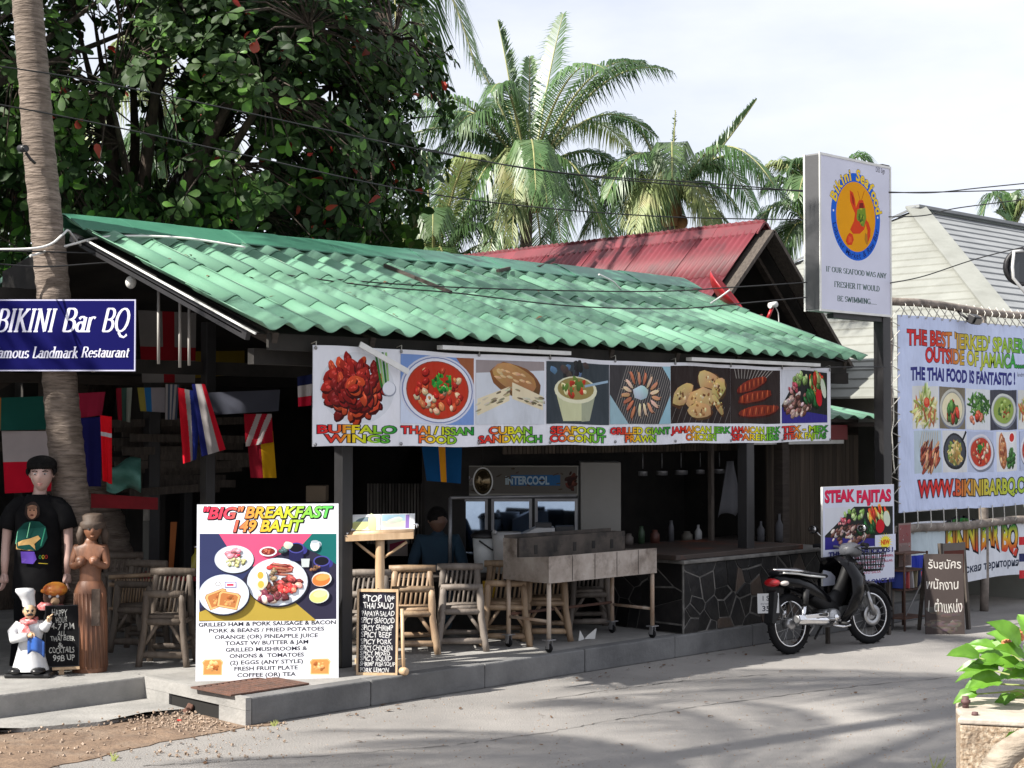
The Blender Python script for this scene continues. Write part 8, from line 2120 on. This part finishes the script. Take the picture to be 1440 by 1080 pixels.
# the plate leans back under the lamp, facing backwards and a little to the kerb side
ux_ = Vector((.42, -.90, 0)).normalized(); uy_ = Vector((.16, 0, 1)).normalized() 
uxp = Vector((.60, -.80, 0)).normalized(); uyp = Vector((.16, .10, 1)).normalized(); Op = Vector((-.33, .085, .405))
p.build('number_plate', 'print', Op, uxp, uyp, mb, True)
b = MB(); npv = uxp.cross(uyp).normalized(); b.prism([(0, 0), (.20, 0), (.20, .185), (0, .185)], -.002, -.006, lambda u, v, w: Op + uxp * u + uyp * v + npv * w); b.build('plate_back', 'white_paint', mb)
# swingarm, shocks, chain case, exhaust
b = MB(); b.tube([(0, .09, RW), (.4, .08, .36)], .022, 8); b.tube([(0, -.09, RW), (.4, -.08, .36)], .022, 8); b.build('swingarm', 'engine_metal', mb)
for s in (-1, 1):
    b = MB(); b.tube([(.05, s * .12, .30), (.10, s * .12, .46)], .024, 10); b.build('shock_lower', 'chrome', mb); b = MB(); b.tube([(.10, s * .12, .46), (.135, s * .12, .60)], .032, 10); b.build('shock_upper', 'bike_plastic', mb)
b = MB(); b.tube([(-.06, -.155, .335), (.0, -.155, .33), (.30, -.150, .30), (.46, -.14, .285)], [.045, .052, .050, .032], 16); b.build('exhaust', 'chrome', mb)
b = MB(); b.tube([(-.062, -.155, .335), (-.068, -.155, .335)], [.042, .030], 14); b.build('exhaust_tip', 'engine_metal', mb)
b = MB(); b.tube([(.44, -.14, .285), (.55, -.12, .25), (.68, -.09, .235), (.80, -.05, .25), (.86, -.03, .32)], .015, 8); b.build('exhaust_pipe', 'chrome', mb)
b = MB(); b.box(.02, .34, -.205, -.197, .335, .372); b.build('heat_shield', 'chrome', mb, bevel=.01)
# engine
b = MB(); b.sphere((.52, 0, .31), (.13, .12, .10), 18, 12); b.build('crankcase', 'engine_metal', mb)
b = MB(); b.lathe([(0, -.145), (.075, -.14), (.085, -.11), (.085, .11), (0, .12)], (.52, 0, .31), 22, 'y'); b.build('clutch_cover', 'engine_metal', mb)
b = MB(); b.lathe([(0, -.16), (.03, -.158), (.034, -.146)], (.52, 0, .31), 14, 'y'); b.build('cover_boss', 'chrome', mb)
b = MB()
for i in range(6): b.obox((.66 + i * .022, 0, .335 + i * .004), (.010, .16, .13 - .006 * i))
b.tube([(.6, 0, .32), (.80, 0, .35)], .048, 10); b.build('cylinder_fins', 'engine_metal', mb)
b = MB(); b.tube([(.44, -.16, .24), (.52, -.22, .225), (.60, -.24, .235)], .010, 7); b.build('foot_lever', 'chrome', mb)
for x in (.56, .26): b = MB(); b.tube([(x, -.08, .26 if x > .3 else .36), (x, -.25, .25 if x > .3 else .36)], .016, 8); b.build('footrest', 'bike_plastic', mb)
b = MB(); b.tube([(.42, .05, .24), (.36, .22, .02)], .012, 7); b.build('side_stand', 'engine_metal', mb)
b = MB(); b.tube([(.42, -.04, .24), (.30, -.06, .14), (.24, -.10, .13)], .012, 7); b.build('centre_stand', 'bike_plastic', mb)
# leg shield, steering column, fork
def shield(s):
    b = MB(); rows_ = [(.84, .27, .03, .11), (.93, .40, .08, .17), (.98, .54, .12, .21), (.985, .68, .12, .20), (.955, .80, .08, .14), (.90, .89, .03, .07)]
    vs = []
    for x, z, y0, y1 in rows_: vs += [(x, s * y0 * .2, z), (x - .03, s * (y0 + y1) / 2, z), (x - .13, s * y1, z - .01), (x - .29, s * (y1 + .01), z - .015)]
    b.add(vs, [(i * 4 + k, i * 4 + k + 1, i * 4 + k + 5, i * 4 + k + 4) for i in range(len(rows_) - 1) for k in range(3)], True); b.build('leg_shield', 'bike_black', mb, solid=.012)
shield(-1); shield(1)
body('centre_tunnel', [(.56, .44, .06, .08), (.66, .45, .055, .10), (.78, .55, .05, .14), (.86, .68, .05, .14), (.90, .82, .05, .08)], 'bike_plastic')
fx_ = WB
top_ = Vector((.93, 0, .90)); ax_ = Vector((fx_, 0, RW))
for s in (-1, 1):
    b = MB(); b.tube([(fx_ + .02 * 0, s * .075, RW), (fx_ - .10, s * .075, RW + .24)], .021, 10); b.build('fork_lower', 'engine_metal', mb); b = MB(); b.tube([(fx_ - .10, s * .075, RW + .24), (.97, s * .07, .76)], .025, 10); b.build('fork_upper', 'bike_plastic', mb)
b = MB(); P = []
for i in range(13):
    a = R(12 + i * 11); P.append((fx_ + math.cos(a) * (RW + .035), math.sin(a) * (RW + .035) + RW))
vs = []
for x, z in P:
    for y in (-.055, -.035, 0, .035, .055): vs.append((x, y, z - .5 * abs(y) * (1 if True else 0) + .012))
b.add(vs, [(i * 5 + k, i * 5 + k + 1, i * 5 + k + 6, i * 5 + k + 5) for i in range(12) for k in range(4)], True); b.build('front_fender', 'bike_black', mb, solid=.006)
body('headlight_cowl', [(.84, .93, .05, .04), (.90, .945, .10, .06), (.97, .94, .105, .07), (1.03, .92, .08, .06), (1.06, .90, .05, .04)], 'silver_cowl' if 'silver_cowl' in MATS else M('silver_cowl', (.16, .165, .18), rough=.4).name)
b = MB(); b.sphere((1.045, 0, .915), (.035, .06, .042), 14, 10); b.build('headlight', 'lamp_clear', mb)
b = MB(); b.tube([(.80, -.33, .985), (.86, -.22, .99), (.92, -.08, .96), (.92, .08, .96), (.86, .22, .99), (.80, .33, .985)], .013, 8); b.build('handlebar', 'engine_metal', mb)
for s in (-1, 1):
    b = MB(); b.tube([(.80, s * .34, .985), (.845, s * .24, .992)], .020, 10); b.build('grip', 'bike_seat', mb); b = MB(); b.tube([(.89, s * .20, .985), (.86, s * .31, .965)], .007, 6); b.build('lever', 'chrome', mb)
    b = MB(); b.tube([(.87, s * .22, .99), (.86, s * .27, 1.07), (.80, s * .30, 1.13)], .006, 6); b.build('mirror_stem', 'chrome', mb)
    b = MB(); b.sphere((.78, s * .31, 1.15), (.022, .062, .042), 14, 9); b.build('mirror', 'bike_plastic', mb); b = MB(); b.sphere((.765, s * .31, 1.15), (.010, .054, .035), 12, 8); b.build('mirror_glass', 'chrome', mb)
# wire basket in front
bk_ = MB(); bx0, bx1, bw, z0, z1 = 1.05, 1.32, .16, .72, .94
def loop(z, g): return [(bx0 + g, -bw + g, z), (bx1 - g, -bw + g, z), (bx1 - g, bw - g, z), (bx0 + g, bw - g, z), (bx0 + g, -bw + g, z)]
for k in range(5): zz = z0 + (z1 - z0) * k / 4; bk_.tube(loop(zz, .04 * (1 - k / 4)), .0045 if k < 4 else .007, 5, False)
for i in range(9):
    t = i / 8
    for (xa, ya, xb, yb_) in ((bx0 + .04 + t * (bx1 - bx0 - .08), -bw + .04, bx0 + t * (bx1 - bx0), -bw), (bx0 + .04 + t * (bx1 - bx0 - .08), bw - .04, bx0 + t * (bx1 - bx0), bw), (bx1 - .04, -bw + .04 + t * 2 * (bw - .04), bx1, -bw + t * 2 * bw), (bx0 + .04, -bw + .04 + t * 2 * (bw - .04), bx0, -bw + t * 2 * bw)):
        bk_.tube([(xa, ya, z0), (xb, yb_, z1)], .0035, 4, False)
for i in range(6): t = i / 5; bk_.tube([(bx0 + .04, -bw + .04 + t * 2 * (bw - .04), z0), (bx1 - .04, -bw + .04 + t * 2 * (bw - .04), z0)], .0035, 4, False)
bk_.build('basket', 'bike_plastic', mb)
b = MB(); b.box(bx0 + .05, bx1 - .05, -bw + .05, bw - .05, z0 + .006, z0 + .012); b.build('basket_floor', 'bike_plastic', mb)
b = MB(); b.tube([(.97, -.05, .80), (1.10, -.06, .72)], .010, 6); b.tube([(.97, .05, .80), (1.10, .06, .72)], .010, 6); b.build('basket_bracket', 'bike_plastic', mb)
b = MB(); b.tube([(.93, -.1, .96), (1.0, -.14, .90), (.95, -.12, .6), (.80, -.08, .42)], .005, 5); b.tube([(.93, .06, .96), (1.02, .05, .85), (1.1, -.08, .55), (fx_ - .02, -.09, RW + .05)], .005, 5); b.build('cables', 'wire', mb)

# ================================================================== foreground block with the leafy plant
BD = 6.0
A = atD(1350, 1010, BD); 
zb0 = atD(1350, 1018, BD).z
bl = thing('concrete_block', 'speckled concrete block with a pale cement cap in the lower right corner', 'block', (A.x, A.y, 0), -YAW - R(14))
# local frame: x = camera right, y = camera forward
b = MB(); b.box(0, .9, 0, .50, 0, zb0 - .002); b.build('block', 'speckled_concrete', bl, bevel=.008)
b = MB(); r3 = random.Random(3); edge = [(-.006, -.004), (.3, -.008), (.62, -.004), (.91, -.008), (.91, .51), (.3, .51), (.05, .505), (.01, .46), (.03, .42), (.0, .36), (.02, .3), (-.008, .22), (.006, .1)]
b.prism([(x + r3.uniform(-.006, .006), y) for x, y in edge], zb0, zb0 + .022); b.build('cement_cap', 'cement_cap', bl, bevel=.006)
top_z = zb0 + .022
pl_c = Vector((A.x, A.y, 0)) + RIGHT * .46 + FWD * .22
plant = thing('leafy_plant', 'bright green broad-leaved plant growing out of the concrete block', 'plant', (pl_c.x, pl_c.y, top_z - .02))
def pleaf(p, d, nrm, l, w, name='leaf', seed=0):
    b = MB(); s = d.cross(nrm).normalized(); n = 7; r = random.Random(seed)
    vs = []
    for i in range(n + 1):
        t = i / n; k = math.sin(PI * min(1, t * .93 + .07)) ** .75 * (1 - .25 * t) if i < n else .0
        c = p + d * l * t + nrm * (-.28 * l * t * t)
        lob = 1 + .14 * math.sin(t * 14 + seed)
        for q in (-1, -.5, 0, .5, 1): vs.append(c + s * (q * w / 2 * k * lob) + nrm * (abs(q) * .30 * w * k + .012 * l * math.sin(t * 12 + q * 3)))
    b.add(vs, [(i * 5 + k, i * 5 + k + 1, i * 5 + k + 6, i * 5 + k + 5) for i in range(n) for k in range(4)], True)
    return b.build(name, 'leaf_fresh', plant, False)
tips = [(1352, 978), (1375, 945), (1358, 918), (1380, 900), (1400, 905), (1392, 925), (1372, 960), (1410, 948), (1425, 915), (1408, 985), (1438, 930), (1418, 895), (1445, 905), (1438, 975), (1460, 940), (1470, 970), (1480, 915), (1385, 935), (1365, 935), (1398, 892), (1430, 945), (1452, 890), (1490, 945), (1420, 930), (1440, 1050), (1455, 1000), (1500, 990), (1400, 915), (1368, 908), (1388, 955)]
root = plant.location.copy()
for i, (x, y) in enumerate(tips):
    dpt = BD + .30 + .16 * math.sin(i * 2.1)
    e = atD(x, y, dpt); c = e + (Vector((root.x, root.y, e.z + .05)) - e).normalized() * .05
    out = (e - Vector((root.x, root.y, root.z + .10)));
    if out.length < .01: continue
    out.normalize()
    base = e - out * .06
    if i % 2 == 0 or y > 960:
        mid = Vector(root).lerp(base, .5) + Vector((0, 0, .05)); MB().tube([root, mid, base], [.006, .0045, .003], 6).build('stem', 'stem_green', plant, False)
    d = (out + Vector((0, 0, -.15)) + RIGHT * U(-.3, .3)).normalized()
    nn = (Vector((0, 0, 1)) - FWD * .75 + RIGHT * U(-.3, .3)); nn = (nn - d * nn.dot(d)).normalized()
    pleaf(base, d, nn, U(.07, .17), U(.055, .12), seed=i)
for x, y in ((1430, 890), (1416, 905), (1434, 896)):
    b = MB(); c = atD(x, y, BD + .2)
    for k in range(7): a = k * .9; b.tube([c, c + RIGHT * .02 * math.cos(a) + UP * .015 * math.sin(a) + FWD * U(-.01, .01)], [.006, .008], 6)
    b.build('flower', 'petal_orange', plant, False)
b = MB(); c = pl_c - FWD * .23 - RIGHT * .12; c.z = top_z
for i in range(10): q = c + RIGHT * U(-.02, .22) + FWD * U(-.04, .03); b.sphere((q.x, q.y, top_z + .008), (U(.01, .02), U(.01, .02), .008), 7, 5)
tag(b.build('fallen_petals', 'petal_orange'), 'wilted orange petals lying on the pale block top', 'petals')
c = Vector((A.x, A.y, 0)) + RIGHT * .085 + FWD * .22; MATS['bolt_rust'] = flat('bolt_rust', (.10, .05, .05), .7)
bo = thing('rusty_bolt', 'rusty bolt standing out of the pale block top', 'bolt', (c.x, c.y, top_z)); MB().lathe([(0, 0), (.013, 0), (.013, .045), (0, .045)], n=10).build('shank', 'bolt_rust', bo); MB().lathe([(.0, .018), (.019, .018), (.019, .032), (0, .032)], n=6).build('nut', 'bolt_rust', bo)
b = MB(); c2 = Vector((A.x, A.y, 0)) + RIGHT * .075 + FWD * .06; b.lathe([(0, 0), (.014, 0), (.012, .012), (0, .014)], (c2.x, c2.y, top_z), 8); tag(b.build('bolt_stub', 'bolt_rust'), 'short rusty stub of a cut bolt near the front edge of the block', 'bolt')
b = MB(); P = [atD(1392, 1095, BD - .25), atD(1412, 1062, BD - .22), atD(1440, 1042, BD - .2), atD(1480, 1030, BD - .2)]; b.tube(P, [.055, .05, .045, .05], 14); P2_ = [atD(1392, 1095, BD - .25), Vector(atD(1385, 1110, BD - .25)) * 1.0]; tag(b.build('dry_branch', 'driftwood'), 'thick grey dry branch crossing in front of the block', 'branch')
lf = atD(1424, 1040, BD - .1)
pleaf(atD(1442, 1030, BD - .05), (-RIGHT * .9 - UP * .6).normalized(), (-FWD + UP * .3).normalized(), .12, .07, seed=77)
# grass tufts
def tuft(x, y, lab, n=9, h=.14, col='dry_grass'):
    if col not in MATS: M('dry_grass', (.42, .44, .16), (.30, .36, .10), scale=5, rough=.7, trans=.3)
    q = atZ(x, y, 0); b = MB()
    for i in range(n):
        a = U(-.7, .7); w = .004; p0 = q + Vector((U(-.02, .02), U(-.02, .02), 0)); t = p0 + RIGHT * (math.sin(a) * h) + UP * (h * math.cos(a)) * U(.6, 1); b.add([p0 - RIGHT * w, p0 + RIGHT * w, p0.lerp(t, .6) + RIGHT * w * .7, p0.lerp(t, .6) - RIGHT * w * .7, t], [(0, 1, 2, 3), (3, 2, 4)])
    o = tag(b.build('grass_tuft', col), lab, 'grass'); return o
tuft(1317, 1086, 'dry grass tuft at the bottom edge left of the block', 9, .13); tuft(160, 1070, 'small weed growing at the edge of the dirt strip', 12, .07); tuft(385, 1021, 'little weed at the foot of the kerb corner', 14, .05); tuft(1010, 1100, 'weed just below the view at the near road side', 8, .1) if False else None
# litter on the dirt
q = atZ(252, 1017, 0); b = MB(); b.obox((q.x, q.y, .02), (.04, .03, .012), (.2, .3, 1)); MATS['red_litter'] = flat('red_litter', (.5, .03, .02), .5); tag(b.build('red_litter', 'red_litter'), 'tiny red scrap of litter among the gravel', 'litter')
b = MB(); q = atZ(268, 1003, 0); b.obox((q.x, q.y, .045), (.07, .05, .05), (.4, .3, .7)); b.obox((q.x - .05, q.y - .03, .025), (.05, .05, .04), (.9, .1, .3)); tag(b.build('brick_chunk', 'rust', bevel=.01), 'broken red-brown brick chunk in front of the hollow', 'brick')
